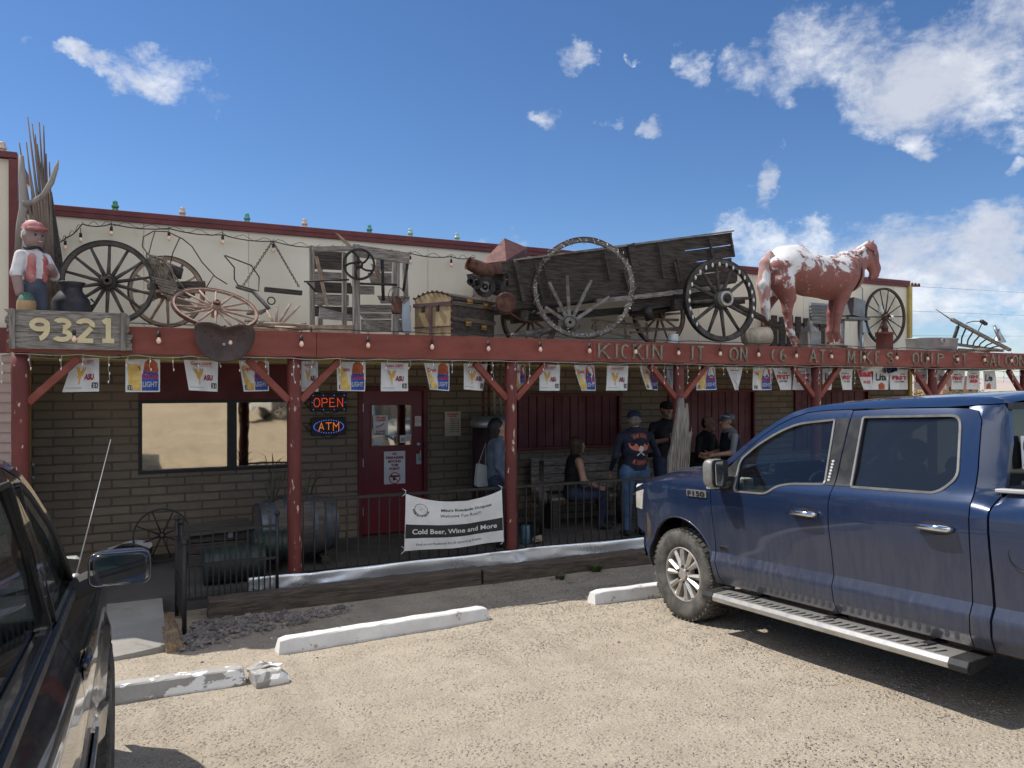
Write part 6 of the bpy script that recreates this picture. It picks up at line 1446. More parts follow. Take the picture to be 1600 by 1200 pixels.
mb.box(at(1282, 490, 9.63), (.55, .02, .36)); top(mb.build('ribbed_steel_bin', GALV, bevel=.005), 'ribbed galvanised bin behind the legs of the horse', 'bin')
mb = MB(); a = at(1330, 482, 9.2); mb.box(a, (.36, .3, .3), rot=(0, R(6), R(10))); mb.box(a + Vector((0, 0, -.18)), (.52, .34, .04)); 
for dx in (-.2, .2): mb.bar(a + Vector((dx, 0, -.2)), Vector((a.x + dx * 1.1, a.y, DZ)), .05, .05)
top(mb.build('metal_box_stand', mat('dull_zinc', (.27, .27, .27), (.2, .2, .2), 5, rough=.5, metal=.6), bevel=.005), 'grey zinc box on a legged stand just right of the horse', 'box')
c = at(1382, 520, 8.8); c.z = DZ; mb = MB(); mb.lathe([(.13, 0), (.13, .33), (.145, .335), (.145, .375), (.001, .375)], 22, Matrix.Translation(c)); top(mb.build('iron_pipe', mat('red_iron_pipe', (.23, .075, .055), (.15, .05, .04), 6, rough=.75, bump=.4)), 'stubby rust-red pipe in front of the wall-mounted wheel', 'pipe')
va = empty('valve', c + Vector((0, 0, .375)), 'worn pump valve with a white porcelain knob standing on the red pipe', 'valve')
mb = MB(); mb.lathe([(.05, 0), (.04, .05), (.06, .06), (.06, .1), (.03, .12), (.03, .2), (.05, .21), (.04, .26)], 14); mb.tube([(-.02, 0, .25), (.08, 0, .3), (.14, 0, .27)], .018, 8); mb.build('valve_body', RUST, va)
mb = MB(); mb.lathe([(.02, 0), (.04, .02), (.045, .06), (.03, .09), (.035, .13), (.001, .15)], 14, Matrix.Translation((-.07, 0, .3)) @ Matrix.Rotation(R(-15), 4, 'Y')); mb.ball((.18, 0, .25), .04, 10); mb.build('porcelain_knob', WHITEP, va)
# meter box and conduit on the parapet
mb = MB(); a = at(1350, 512, WY - .08); mb.box(a, (.17, .1, .2)); mb.tube([a + Vector((-.04, 0, .1)), a + Vector((-.04, 0, .75)), a + Vector((-.2, 0, .85))], .012, 6); mb.tube([a + Vector((-.05, 0, -.1)), Vector((a.x - .05, a.y, DZ))], .03, 8); top(mb.build('junction_box', GALV), 'small grey electric box with conduit beside the wall-mounted wheel', 'junction box')
# dark slatted panel against the parapet behind the horse's legs
mb = MB(); 
for k in range(9): a = xat(1197 + k * 12.5, 10.28); mb.box((a, 10.28, 2.98), (.12, .03, .76 - .04 * (k % 3)))
for z in (2.8, 3.2): mb.box((xat(1247, 10.3), 10.31, z), (1.45, .02, .06))
top(mb.build('slatted_panel', DARKWOOD), 'dark slatted wood panel leaning on the parapet behind the horse', 'panel')
mb = MB(); c = at(1052, 532, 8.6); c.z = DZ; mb.lathe([(.001, .0), (.075, 0), (.08, .02), (.078, .15), (.07, .17), (.07, .2), (.001, .2)], 16, Matrix.Translation(c)); top(mb.build('glass_jar', mat('clouded_glass', (.5, .52, .5), (.4, .42, .42), 9, rough=.2, bump=0, spec=.8)), 'clouded glass jar on the roof edge left of the big leaf-lit wheel', 'jar')
mb = MB(); c = at(1182, 527, 8.9); mb.tube([c + Vector((-.24, 0, 0)), c + Vector((-.2, 0, 0)), c + Vector((.2, 0, .02)), c + Vector((.25, 0, .02))], [.02, .13, .15, .03], 16); mb.tube([c + Vector((-.22, -.04, .13)), c + Vector((-.28, -.08, .02)), c + Vector((-.24, -.1, -.1))], [.02, .03, .008], 8); top(mb.build('bleached_skull', mat('bleached_bone', (.55, .48, .36), (.4, .33, .24), 7, rough=.8, bump=.5)), 'bleached cream skull-like shell at the hind hooves of the horse', 'skull')
mb = MB(); c = at(1125, 531, 8.95); mb.lathe([(.001, .0), (.10, 0), (.17, .06), (.165, .07), (.09, .02)], 16, Matrix.Translation(Vector((c.x, c.y, DZ + .02)))); top(mb.build('rusty_pan', RUST), 'rusty round pan under the big leaf-lit wheel', 'pan')
# light stick rack under the wagon
sr = empty('stick_sled', Vector((xat(990, 9.5), 9.5, DZ)), 'low pale sled made of split sticks under the wagon box', 'sled')
mb = MB()
for (a, b) in (((925, 500), (1000, 508)), ((926, 508), (1060, 516)), ((930, 500), (932, 525)), ((975, 500), (978, 528)), ((1010, 505), (1012, 530)), ((925, 512), (985, 527)), ((990, 498), (1060, 500)), ((985, 520), (1060, 512))): mb.bar(at(*a, 9.5), at(*b, 9.6), .03, .035)
mb.build('frame', TANWOOD, wp=sr)
mb = MB(); a = at(855, 525, 9.2); mb.tube([at(800, 524, 9.0), at(850, 517, 9.2), at(905, 510, 9.4)], [.03, .045, .03], 8); mb.tube([at(835, 527, 9.1), at(862, 513, 9.1), at(880, 520, 9.1)], [.03, .03, .02], 8); top(mb.build('driftwood_limb', GREYRIM), 'grey driftwood limb lying left of the lit rim', 'driftwood')
# wash tub and the hay rake on the open end of the porch roof
tub = empty('wash_tub', (xat(1456, 8.75), 8.75, DZ), 'grey galvanised oval wash tub on the open end of the porch roof', 'wash tub')
mb = MB(); mb.lathe([(.001, 0), (.43, 0), (.45, .02), (.475, .15), (.478, .155), (.49, .27), (.505, .28), (.505, .295), (.48, .29), (.45, .05), (.001, .04)], 40, Matrix.Diagonal((1, .7, 1, 1)))
mb.build('tub', GALV, tub); mb = MB()
mb.tube([Vector((-.02 - .05 * math.cos(a) - .16, -.34, .23 - .05 * math.sin(a))) for a in [k * math.pi / 8 for k in range(16)]], .006, 6, closed=True); mb.build('handle', GALV, tub)
rk = empty('hay_rake', (xat(1530, 8.7), 8.7, DZ), 'splintered wooden rake frame with iron teeth beyond the wash tub', 'rake')
mb = MB(); mb.tube([at(1462, 483, 8.6), at(1487, 500, 8.6)], [.006, .014], 6); mb.bar(at(1487, 499, 8.6), at(1578, 547, 8.6), .06, .05); mb.bar(at(1494, 538, 8.9), at(1566, 548, 8.9), .05, .05); mb.build('frame_bar', GREYWOODX, wp=rk, bevel=.004)
mb = MB()
for k in range(7):
    s = .12 + k * .12; a = at(1487, 500, 8.6).lerp(at(1578, 547, 8.6), s); b = at(1493 + k * 4 + k * 5, 537 + k * 1.2, 8.9); mb.tube([a, a.lerp(b, .6) + Vector((-.04, 0, 0)), b], .013, 6)
mb.tube([at(1487, 540, 8.7), at(1497, 510, 8.65)], .03, 6); mb.build('tines', IRON, wp=rk)
mb = MB(); mb.tube([at(1510, 505, 8.6), at(1520, 502, 8.6), at(1533, 502, 8.6)], .008, 6); mb.tube([at(1537, 500, 8.6), at(1527, 520, 8.7)], .008, 6); mb.box(at(1537, 504, 8.6), (.16, .05, .05), rot=(0, R(20), 0)); mb.build('lever', IRON, wp=rk)
mb = MB(); c = at(1555, 520, 8.8); mb.lathe([(.001, 0), (.13, .005), (.14, .05), (.13, .045), (.001, .02)], 20, Matrix.Translation(c) @ Matrix.Rotation(R(70), 4, 'X') @ Matrix.Rotation(R(25), 4, 'Y')); mb.lathe([(.12, 0), (.02, .2), (.015, .25)], 16, Matrix.Translation(at(1561, 535, 8.8))); top(mb.build('funnel', GALV), 'pale metal funnel and dish propped behind the rake', 'funnel')
mb = MB()
for k in range(16):
    a = at(1494 + k * 3 + 8 * nz1(k * 2.2), 548 - 5 * abs(nz1(k * 1.7)), 8.5 + .3 * nz1(k * 3)); b = a + Vector((.5 + .3 * nz1(k * 1.1), .2 * nz1(k * 4.1), .05 * nz1(k * 2.9))); mb.tube([a, b], [.02, .012], 5)
tag(mb.build('stick_pile', TANWOOD), 'low heap of pale sticks under the rake', 'sticks', kind='stuff')
mb = MB()
for k in range(16):
    a = at(1276 + k * 2.5 + 5 * nz1(k * 2.2), 534, 8.55 + .2 * nz1(k * 3)); a.z = DZ + .05 + .03 * (k % 3); b = a + Vector((.3 + .3 * nz1(k * 1.1), .2 * nz1(k * 4.1), .02 * nz1(k * 2.9))); mb.tube([a, b], [.02, .012], 5)
tag(mb.build('stick_pile', TANWOOD), 'low heap of pale sticks around the front hooves of the horse', 'sticks', kind='stuff')

# ---- glass insulators along the parapet cap
IC = {'g': mat('green_glass', (.02, .22, .09), (.01, .16, .07), 5, rough=.12, bump=0, spec=1), 't': mat('teal_glass', (.04, .30, .27), (.03, .24, .22), 5, rough=.12, bump=0, spec=1), 'c': mat('peach_glass', (.62, .48, .38), (.55, .4, .3), 5, rough=.15, bump=0, spec=1), 'p': mat('pale_aqua_glass', (.35, .55, .47), (.28, .45, .4), 5, rough=.12, bump=0, spec=1)}
prevn = {'g': 'green', 't': 'teal', 'c': 'peach', 'p': 'pale aqua'}
ins_pts = [(4, 'c', 4.54), (180, 'g', 0), (285, 'c', 0), (386, 't', 0), (476, 'c', 0), (577, 't', 0), (641, 'p', 0), (714, 'p', 0), (1365, 't', 0)]
where = {4: 'peach glass insulator on top of the wing parapet at the far left', 180: 'green glass insulator on the parapet, leftmost above the big wheel', 285: 'peach glass insulator on the parapet, right next to the green one', 386: 'teal glass insulator on the parapet above the wire-frame and chains', 476: 'peach glass insulator on the parapet just left of the mill',
         577: 'teal glass insulator on the parapet above the mill', 641: 'pale aqua glass insulator on the parapet at the right end of the mill', 714: 'pale aqua glass insulator on the parapet above the travel trunk', 1365: 'teal glass insulator on the parapet under the muzzle of the horse'}
for px, c_, z_ in ins_pts:
    Y_ = WY + .08 if not z_ else 9.7
    mb = MB(); M = Matrix.Translation((xat(px, Y_), Y_, z_ or PZ + .07)); mb.lathe([(.034, 0), (.036, .03), (.031, .034), (.031, .044), (.044, .05), (.042, .075), (.03, .085), (.026, .10), (.03, .108), (.026, .125), (.012, .134), (.001, .135)], 16, M)
    tag(mb.build('glass_insulator', IC[c_]), where[px], 'insulator', 'glass insulators on the parapet')

# ---- string lights along the wall, bulbs along the beam, icicle lights under it
m = bpy.data.materials.new('clear_bulb'); m.use_nodes = True; p = m.node_tree.nodes['Principled BSDF']; p.inputs['Base Color'].default_value = (.9, .62, .45, 1); p.inputs['Roughness'].default_value = .08; p.inputs['Specular IOR Level'].default_value = .9; BULB = m
ws_ = empty('wall_string_lights', (2, WY - .1, 3.6), 'black string of hanging bulbs strung across the cream parapet', 'string lights')
wp_ = [(84, 378), (104, 371), (128, 350), (174, 350), (264, 357), (348, 367), (427, 377), (500, 386), (565, 390), (641, 396), (705, 401), (742, 402)]
mb = MB()
for (a, b) in zip(wp_, wp_[1:]):
    A, B_ = at(*a, WY - .1), at(*b, WY - .1); mb.tube([A.lerp(B_, q) - Vector((0, 0, .05 * 4 * q * (1 - q) * .6)) for q in (0, .25, .5, .75, 1)], .007, 5, caps=False)
    mb.tube([A.lerp(B_, q) + Vector((0, -.02, .03 * math.sin(q * 14 + a[0]))) for q in [k / 10 for k in range(11)]], .003, 4, caps=False)
mb.build('cable', BLACKM, wp=ws_)
def bulb_at(p_, par, drop=.02):
    rel = Vector(p_) - Vector(par.location)
    mb = MB(); mb.lathe([(.004, .06), (.004, .0), (.015, -.002), (.017, -.05), (.001, -.052)], 10); so_ = mb.build('socket', BLACKM, par, rel)
    mb = MB(); mb.lathe([(.012, -.052), (.014, -.06), (.024, -.08), (.023, -.097), (.012, -.112), (.001, -.115)], 12); mb.build('bulb', BULB, so_)
for px, py in ((84, 384), (102, 376), (126, 364), (174, 354), (264, 362), (348, 368), (427, 381), (641, 400), (705, 405)): bulb_at(at(px, py, WY - .11), ws_)
bs_ = empty('beam_string_lights', (5, 8.15, 2.65), 'row of clear hanging bulbs clipped along the red fascia beam', 'string lights')
mb = MB(); bx = [.10 + .70 * k for k in range(-1, 21)]
xs_ = [xat(p_, 8.16) for p_ in (116, 248, 360, 471, 575, 675, 763, 844, 921, 993, 1060, 1125, 1185, 1244, 1299, 1350, 1401, 1449, 1496, 1538, 1580)]
P = []
for a, b in zip(xs_, xs_[1:]):
    for q in (0, .25, .5, .75): P.append(Vector((a + (b - a) * q, 8.17, 2.668 + (.012 if q else .0) + .006 * nz1(a + q * 9))))
mb.tube(P, .006, 5); mb.build('cable', BLACKM, wp=bs_)
for x_ in xs_: bulb_at((x_, 8.155, 2.60 + .008 * nz1(x_ * 5)), bs_)
ic = empty('icicle_lights', (5, 8.24, 2.38), 'pale wire icicle lights drooping below the fascia beam', 'icicle lights')
mb = MB(); mbb = MB(); x = -1.2; rng = random.Random(11)
P = []
while x < 14.6:
    P.append(Vector((x, 8.19, BB - .012 - .02 * abs(nz1(x * 2.1)) * 2))); x += .12
mb.tube(P, .0035, 4)
x = -1.1
while x < 14.6:
    L = rng.choice((.08, .14, .2, .26)); p0 = Vector((x, 8.19, BB - .02)); pts = [p0]; 
    n = int(L / .04)
    for k in range(n): pts.append(p0 + Vector((.012 * nz1(x * 9 + k * 3.3) * 2, .01 * nz1(k, x), -.04 * (k + 1))))
    mb.tube(pts, .0026, 4)
    for k in range(1, n + 1):
        if k % 2 == n % 2: q = pts[k] + Vector((rng.uniform(-.015, .015), 0, -.006)); mb.tube([pts[k], q], .002, 3); mbb.lathe([(.001, .012), (.006, .008), (.005, -.01), (.001, -.016)], 6, Matrix.Translation(q))
    x += rng.uniform(.16, .30)
mb.build('wire', bpy.data.materials['pale_wire'], wp=ic); tag(mbb.build('small_bulbs', LITE, wp=ic), kind='stuff')

# ---- pennants
CLOTH = mat('white_pennant', (.72, .72, .70), (.62, .62, .61), 4, rough=.6, bump=.15, bscale=6, bdist=.01)
mats_ = [CLOTH, PRINT, REDPR, MAROON, GOLDPR, BLUEPR, BEERPR, ORANGEPR, GREYPR]
def pennant_mesh(kind, w_, h_, shape, sd_):
    mb = MB(); tl, tr, br, bl = shape
    def f(u, v, e=0.0):      # u 0..1 left-right, v 0..1 bottom-top
        x = ((1 - v) * ((1 - u) * bl[0] + u * br[0]) + v * ((1 - u) * tl[0] + u * tr[0])) * w_; z = ((1 - v) * ((1 - u) * bl[1] + u * br[1]) + v * ((1 - u) * tl[1] + u * tr[1])) * h_
        y = .018 * math.sin(u * 5 + sd_) * (1 - v) + .01 * math.sin(u * 11 + sd_ * 2 + v * 3)
        return Vector((x, y - e, z))
    mb.grid(lambda u, v: f(u, v), 12, 8)
    def quad(u0, v0, u1, v1, mi, e=.003):
        mb.grid(lambda a, b: f(u0 + (u1 - u0) * a, v0 + (v1 - v0) * b, e), 6, 4, mi)
    def text(s, cu, v0, hh, mi, width, e=.006, bold=.02):
        mb.glyphs(s, lambda X, Z: f(cu + X, v0 + Z, e), hh, mi, bold, width=width)
    def poly(pts, mi, e=.003): mb.add([f(u, v, e) for u, v in pts], [tuple(range(len(pts)))], mi)
    if kind == 'asu':
        text('Coors LIGHT', .5, .84, .1, 2, .62); quad(.3, .79, .85, .81, 8)
        # pitchfork
        poly([(.38, .22), (.42, .22), (.42, .62), (.38, .62)], 4); poly([(.37, .38), (.43, .38), (.48, .72), (.45, .74), (.41, .55)], 4); poly([(.37, .38), (.40, .52), (.33, .74), (.30, .70), (.33, .42)], 4); poly([(.33, .5), (.36, .5), (.25, .76), (.23, .70)], 4); poly([(.43, .48), (.47, .46), (.55, .70), (.53, .76)], 4)
        text('ASU', .68, .36, .17, 3, .30, bold=.05); quad(.05, .10, .5, .13, 8); quad(.78, .10, .96, .27, 1); text('21', .87, .13, .11, 0, .12, e=.008)
    elif kind == 'beer':
        poly([(.05, .96), (.46, .96), (.44, .05), (.10, .05)], 6); poly([(.05, .96), (.46, .96), (.455, .84), (.06, .84)], 0, .005); quad(.47, .04, .96, .52, 5); poly([(.5, .6), (.56, .9), (.66, .99), (.8, .99), (.92, .88), (.96, .6)], 7); poly([(.47, .52), (.55, .66), (.62, .58), (.72, .72), (.82, .58), (.9, .66), (.96, .52)], 5, .005)
        text('Coors', .26, .68, .14, 2, .34, bold=.03); text('LIGHT', .26, .56, .08, 0, .28); text('COORS', .71, .40, .16, 2, .46, bold=.03); text('LIGHT', .71, .16, .16, 8, .44, bold=.03)
        quad(.06, .06, .2, .2, 1, .005); text('21', .13, .085, .09, 0, .10, e=.008)
    elif kind == 'first':
        text('REACH THE', .5, .74, .07, 1, .55); text('FIRST', .5, .50, .18, 2, .8, bold=.05); text('LIGHT BEER', .5, .36, .08, 1, .6)
    elif kind == 'light':
        text('REACH', .5, .82, .06, 1, .4); text('LIGHT', .5, .58, .17, 2, .8, bold=.05); text('BEER', .5, .36, .17, 2, .66, bold=.05); quad(.3, .2, .7, .22, 8)
    elif kind == 'lite':
        text('Lite', .5, .46, .34, 1, .6, bold=.03); poly([(.36, .02), (.64, .02), (.64, .26), (.5, .36), (.36, .26)], 7)
    elif kind == 'plain': poly([(.3, .45), (.5, .2), (.7, .5), (.5, .75)], 3); quad(.2, .85, .8, .88, 2)
    elif kind == 'red': quad(.02, .62, .98, .98, 2); text('FIRST BEER', .55, .3, .14, 2, .6)
    elif kind == 'navy': quad(.3, .55, .98, .95, 1)
    return mb
ps = empty('pennant_string', (5, 8.43, 2.33), 'long string of printed beer pennants under the porch roof', 'pennant string')
SQ = ((0, 1), (1, 1), (1, 0), (0, 0))
defs = [(97, 155, 'asu', ((.3, 1), (1, 1.02), (1, .02), (0, 0))), (196, 250, 'beer', SQ), (287, 341, 'asu', ((0, 1), (1, .97), (.98, .0), (.15, .05))), (373, 420, 'beer', ((0, 1), (1, 1), (1, .02), (.16, 0))), (471, 497, 'asu', SQ), (526, 571, 'beer', ((0, 1), (1, 1), (1, 0), (.03, .02))), (595, 638, 'asu', SQ), (663, 702, 'beer', ((0, 1), (1, 1), (.97, 0), (.2, .06))),
        (724, 762, 'asu', ((0, 1), (1, 1), (.8, 0), (.05, .06))), (804, 821, 'beer', SQ), (842, 875, 'asu', SQ), (897, 929, 'beer', ((0, 1), (1, 1), (1, 0), (.35, 0))), (948, 981, 'asu', SQ), (999, 1028, 'beer', ((0, 1), (1, 1), (1, 0), (.4, .05))), (1041, 1054, 'plain', SQ), (1089, 1118, 'beer', ((.1, 1), (1, 1), (1, .02), (0, 0))), (1135, 1160, 'plain', ((0, 1), (1, 1), (.75, 0), (.55, 0))), (1176, 1206, 'beer', SQ),
        (1208, 1235, 'first', ((0, 1), (1, 1), (1, 0), (.35, 0))), (1240, 1268, 'light', SQ), (1286, 1300, 'lite', SQ), (1309, 1332, 'first', ((0, 1), (1, 1), (1, 0), (.3, 0))), (1340, 1362, 'red', ((0, 1), (1, 1), (.95, 0), (.4, 0))), (1364, 1389, 'lite', SQ), (1391, 1419, 'first', SQ), (1427, 1448, 'light', SQ), (1464, 1477, 'lite', SQ), (1487, 1507, 'first', SQ), (1510, 1532, 'light', ((.05, 1), (.95, 1), (1, 0), (0, 0))), (1535, 1556, 'lite', ((.1, 1), (.9, 1), (1, 0), (0, 0)))]
for i, (a, b, kd, shp) in enumerate(defs):
    Y_ = 8.43; xa, xb = xat(a, Y_), xat(b, Y_); zt = 2.345; h_ = .325
    mb = pennant_mesh(kd, xb - xa, h_, shp, i * 1.7); mb.build('pennant', mats_, ps, Vector((xa, Y_, zt - h_)) - ps.location)
mb = MB(); mb.tube([Vector((-.9 + k * .25, 8.44, 2.35 - .012 * (k % 2))) for k in range(62)], .004, 4); mb.build('cord', bpy.data.materials['pale_wire'], wp=ps)
# twisted white banner cloth caught between two pennants
mb = MB(); mb.grid(lambda u, v: at(1346 + u * 60, 571 + v * 12 - 3 * math.sin(u * 5), 8.40 + .03 * math.sin(u * 9 + v * 4)), 16, 5, 0); mb.grid(lambda u, v: at(1382 + u * 20, 570 + v * 12 + 2 * math.sin(u * 5), 8.37 + .02 * math.sin(u * 9 + v * 4)), 8, 4, 1)
tag(mb.build('twisted_banner', [CLOTH, mat('navy_cloth', (.015, .02, .05), rough=.8)]), 'twisted white and navy cloth hanging among the right-hand pennants', 'banner')
# ================================================================ railing, kerb, ties
FX0 = PX[1] + .07; RZ = .865
def railing(x0, x1, label, y=PY):
    r_ = empty('railing', ((x0 + x1) / 2, y, 0), label, 'railing', 'black metal railings along the porch')
    mb = MB(); mb.box(((x0 + x1) / 2, y, RZ), (x1 - x0, .035, .03)); mb.build('top_rail', BLACKM, wp=r_)
    mb = MB(); mb.box(((x0 + x1) / 2, y, .10), (x1 - x0, .03, .025)); mb.build('bottom_rail', BLACKM, wp=r_)
    n = int((x1 - x0) / .116)
    for k in range(n + 1):
        x = x0 + .02 + (x1 - x0 - .04) * k / n
        if k % 2 == 0 or True:
            mb = MB(); mb.box((x, y, .48), (.014, .014, .77)); mb.build('baluster', BLACKM, wp=r_)
    return r_
railing(PX[1] + .07, PX[2] - .07, 'black railing section carrying the white banner left of the third post')
railing(PX[2] + .07, PX[3] - .07, 'black railing section in front of the people on the bench')
railing(PX[3] + .07, PX[4] - .07, 'black railing section behind the nose of the blue pickup')
# gate: front panel, its posts with ball tops, the side panel running to the lot
def ballpost(x, y, z0, z1, par, r=.016):
    mb = MB(); mb.tube([(x, y, z0), (x, y, z1)], r, 8); mb.ball((x, y, z1 + .02), .03, 12); mb.build('ball_post', BLACKM, wp=par)
gt = empty('gate_panel', (.85, 8.1, 0), 'low black gate panel with ball-topped posts in front of the crate', 'gate')
xg0, xg1 = xat(287, 8.1), xat(430, 8.1)
ballpost(xg0 - .02, 8.1, -.15, .74, gt); ballpost(xg1 + .02, 8.1, -.1, .76, gt)
for z in (.655, .33, .0):
    mb = MB(); mb.box(((xg0 + xg1) / 2, 8.1, z), (xg1 - xg0, .025, .025)); mb.build('rail', BLACKM, wp=gt)
for k in range(15):
    x = xg0 + .05 + (xg1 - xg0 - .1) * k / 14; mb = MB(); mb.box((x, 8.1, .165 if k % 2 else .33), (.013, .013, .32 if k % 2 else .65)); mb.build('baluster', BLACKM, wp=gt)
gs = empty('side_rail', (.37, 7.75, -.1), 'black side railing seen end on beside the walk', 'railing')
ballpost(.345, 8.12, -.15, .78, gs, .02); ballpost(xat(288, 7.36), 7.36, -.17, .68, gs, .02)
xs0, xs1 = .345, xat(288, 7.36)
for z in (.62, .28, .0):
    mb = MB(); mb.bar((xs0, 8.1, z), (xs1, 7.38, z), .025, .025); mb.build('rail', BLACKM, wp=gs)
for k in range(6):
    q = (k + .5) / 6; mb = MB(); mb.box((xs0 + (xs1 - xs0) * q, 8.1 - .72 * q, .3), (.013, .013, .66)); mb.build('baluster', BLACKM, wp=gs)
# galvanised flashing along the kerb, with dents
KY = 8.17
mb = MB()
def fl(u, v):
    x = 1.0 + 8.2 * u; z0 = -.04; z1 = .135 + .02 * nz1(x * .8)
    y = KY - .012 + .018 * nz1(x * 2.1, v * 2) + .03 * math.exp(-((x - 4.05) / .09) ** 2) * (v - .5) - .028 * math.exp(-((x - PX[2]) / .1) ** 2) - .03 * math.exp(-((x - 1.62) / .08) ** 2) * v + .012 * nz1(x * 9, v * 3) * (1 if 3.7 < x < 4.3 or x < 2.0 else .15)
    return Vector((x, y, z0 + (z1 - z0) * v))
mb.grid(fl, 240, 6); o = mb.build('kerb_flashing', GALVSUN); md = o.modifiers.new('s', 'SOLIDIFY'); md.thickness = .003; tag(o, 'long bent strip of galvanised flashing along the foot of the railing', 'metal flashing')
def timber(a, b, w_, h_, label, nm='railroad_tie', m_=TIE, seed=0, drop=0):
    a, b = Vector(a), Vector(b); d = (b - a); L = d.length; d.normalize(); s = Vector((-d.y, d.x, 0)).normalized(); n = 26; mb = MB(); vs = []
    for i in range(n + 1):
        p = a + d * L * i / n; e = .6 if i in (0, n) else 1
        ring_ = [(-.5, -.5), (-.5, .42), (-.42, .5), (.42, .5), (.5, .42), (.5, -.5)]
        for (q, r) in ring_:
            j = Vector((nz1(i * .9 + seed, q * 3, r * 3), nz1(i * .7 + seed, q * 5 + 4, r), nz1(i * .8, q * 2, r * 4 + seed))) * .016
            vs.append(p + s * (q * w_) + Vector((0, 0, (r + .5) * h_)) + j)
    m6 = 6; fs = [(i * m6 + k, i * m6 + (k + 1) % m6, (i + 1) * m6 + (k + 1) % m6, (i + 1) * m6 + k) for i in range(n) for k in range(m6)] + [tuple(reversed(range(m6))), tuple(n * m6 + k for k in range(m6))]
    mb.add(vs, fs); return tag(mb.build(nm, m_), label, 'timber', 'timbers edging the porch')
zt = GZ(8.0) - .03
x1_ = xat(746, 8.03); x0_ = xat(324, 8.0)
timber((x0_, 7.98, zt), (x1_, 8.02, zt), .2, .215, 'long dark railroad tie under the banner, left one of the kerb', seed=1)
timber((x1_ + .03, 8.03, zt - .01), (x1_ + 2.7, 8.05, zt - .01), .22, .205, 'split railroad tie right of the long one, with weeds at its foot', seed=2)
timber((x1_ + 2.75, 8.04, zt), (x1_ + 5.4, 8.05, zt), .2, .2, 'railroad tie running behind the front wheel of the blue pickup', seed=3)
timber((.235, 8.02, GZ(7.9) - .04), (xat(273, 6.92), 6.9, GZ(6.9) - .06), .13, .13, 'short weathered timber edging the concrete walk', seed=4, m_=mat('sun_bleached_timber', (.34, .235, .14), (.17, .115, .07), 6, (9, .7, 9), .9, bump=.8, bscale=12, bdist=.008))
# wheel stops
def stop(p, q, label, m_, seed, w_=.17, h_=.115, tilt=0):
    p, q = Vector(p), Vector(q); d = (q - p).normalized(); L = (q - p).length; s = Vector((-d.y, d.x, 0)).normalized(); n = 24; vs = []; mb = MB()
    prof = [(-.5, -.15), (-.5, .2), (-.33, .93), (-.27, 1), (.27, 1), (.33, .93), (.5, .2), (.5, -.15)]; m8 = len(prof)
    for i in range(n + 1):
        c = p + d * L * i / n + s * w_ / 2
        e = 0
        for (a, b) in prof:
            k = 1 if 0 < i < n else .9
            j = Vector((nz1(i * 1.3 + seed, a * 7, b * 3), nz1(i * 1.1 + seed, a * 5, b * 9), nz1(i * 1.7 + seed, a * 3, b * 5))) * .006
            vs.append(c + s * (a * w_ * k) + Vector((0, 0, b * h_ * (k if b > 0 else 1))) + j + d * (.0 if 0 < i < n else (.02 if i == 0 else -.02) * max(b, 0)))
    fs = [(i * m8 + k, (i + 1) * m8 + k, (i + 1) * m8 + (k + 1) % m8, i * m8 + (k + 1) % m8) for i in range(n) for k in range(m8)] + [tuple(range(m8)), tuple(reversed([n * m8 + k for k in range(m8)]))]
    mb.add(vs, fs); o = mb.build('wheel_stop', m_, weld=True); return tag(o, label, 'wheel stop', 'concrete wheel stops')
stop(gat(436, 1025), gat(767, 970), 'clean white wheel stop in the middle, lying whole in the sun', WHITEP, 1)
stop(gat(120, 1111), gat(386, 1072), 'worn grey-white wheel stop at the left, broken off at its right end', WHITEWORN, 5)
stop(gat(930, 946), gat(1180, 912), 'white wheel stop partly behind the front tyre of the blue pickup', WHITEP, 9)
# the broken end: a chunk with a slab on top
ck = empty('broken_stop_chunk', gat(420, 1070) + Vector((0, .05, 0)), 'cracked white chunk broken off the end of the worn wheel stop', 'concrete chunk')
def rock(mb, c, size, seed, mi=0, n=9):
    mb.grid(lambda u, v: Vector(c) + Vector([size[k] * q for k, q in enumerate((lambda a, b: (math.cos(a) * math.cos(b), math.sin(a) * math.cos(b), math.sin(b)))(u * 2 * math.pi, (v - .5) * math.pi))]) * (.8 + .55 * nz1(seed + 2.2 * math.cos(u * 2 * math.pi) * math.cos((v - .5) * math.pi), 2.2 * math.sin(u * 2 * math.pi) * math.cos((v - .5) * math.pi), 2.2 * v * 2)), n, max(4, n - 3), mi, False)
p, q = gat(400, 1078) - ck.location, gat(452, 1066) - ck.location
mb = MB(); d = (q - p).normalized(); s = Vector((-d.y, d.x, 0)); 
prof = [(-.0, -.03), (-.01, .05), (.03, .095), (.14, .085), (.18, .03), (.18, -.03)]; vs = []
for i in range(7):
    c = p + d * (q - p).length * i / 6
    for (a, b) in prof: vs.append(c + s * a + Vector((0, 0, b * (1 if i < 6 else .5))) + Vector((nz1(i * 2.1, a * 9, b * 9), nz1(i * 1.9, a * 7, b * 5), nz1(i, a * 11, b * 3))) * .015)
mb.add(vs, [(i * 6 + k, (i + 1) * 6 + k, (i + 1) * 6 + (k + 1) % 6, i * 6 + (k + 1) % 6) for i in range(6) for k in range(6)] + [tuple(range(6)), tuple(reversed([36 + k for k in range(6)]))]); mb.build('chunk', WHITEWORN, ck)
mb = MB(); rock(mb, (-.02, .10, .075), (.13, .07, .045), 3, n=10); mb.build('slab', WHITEWORN, ck)

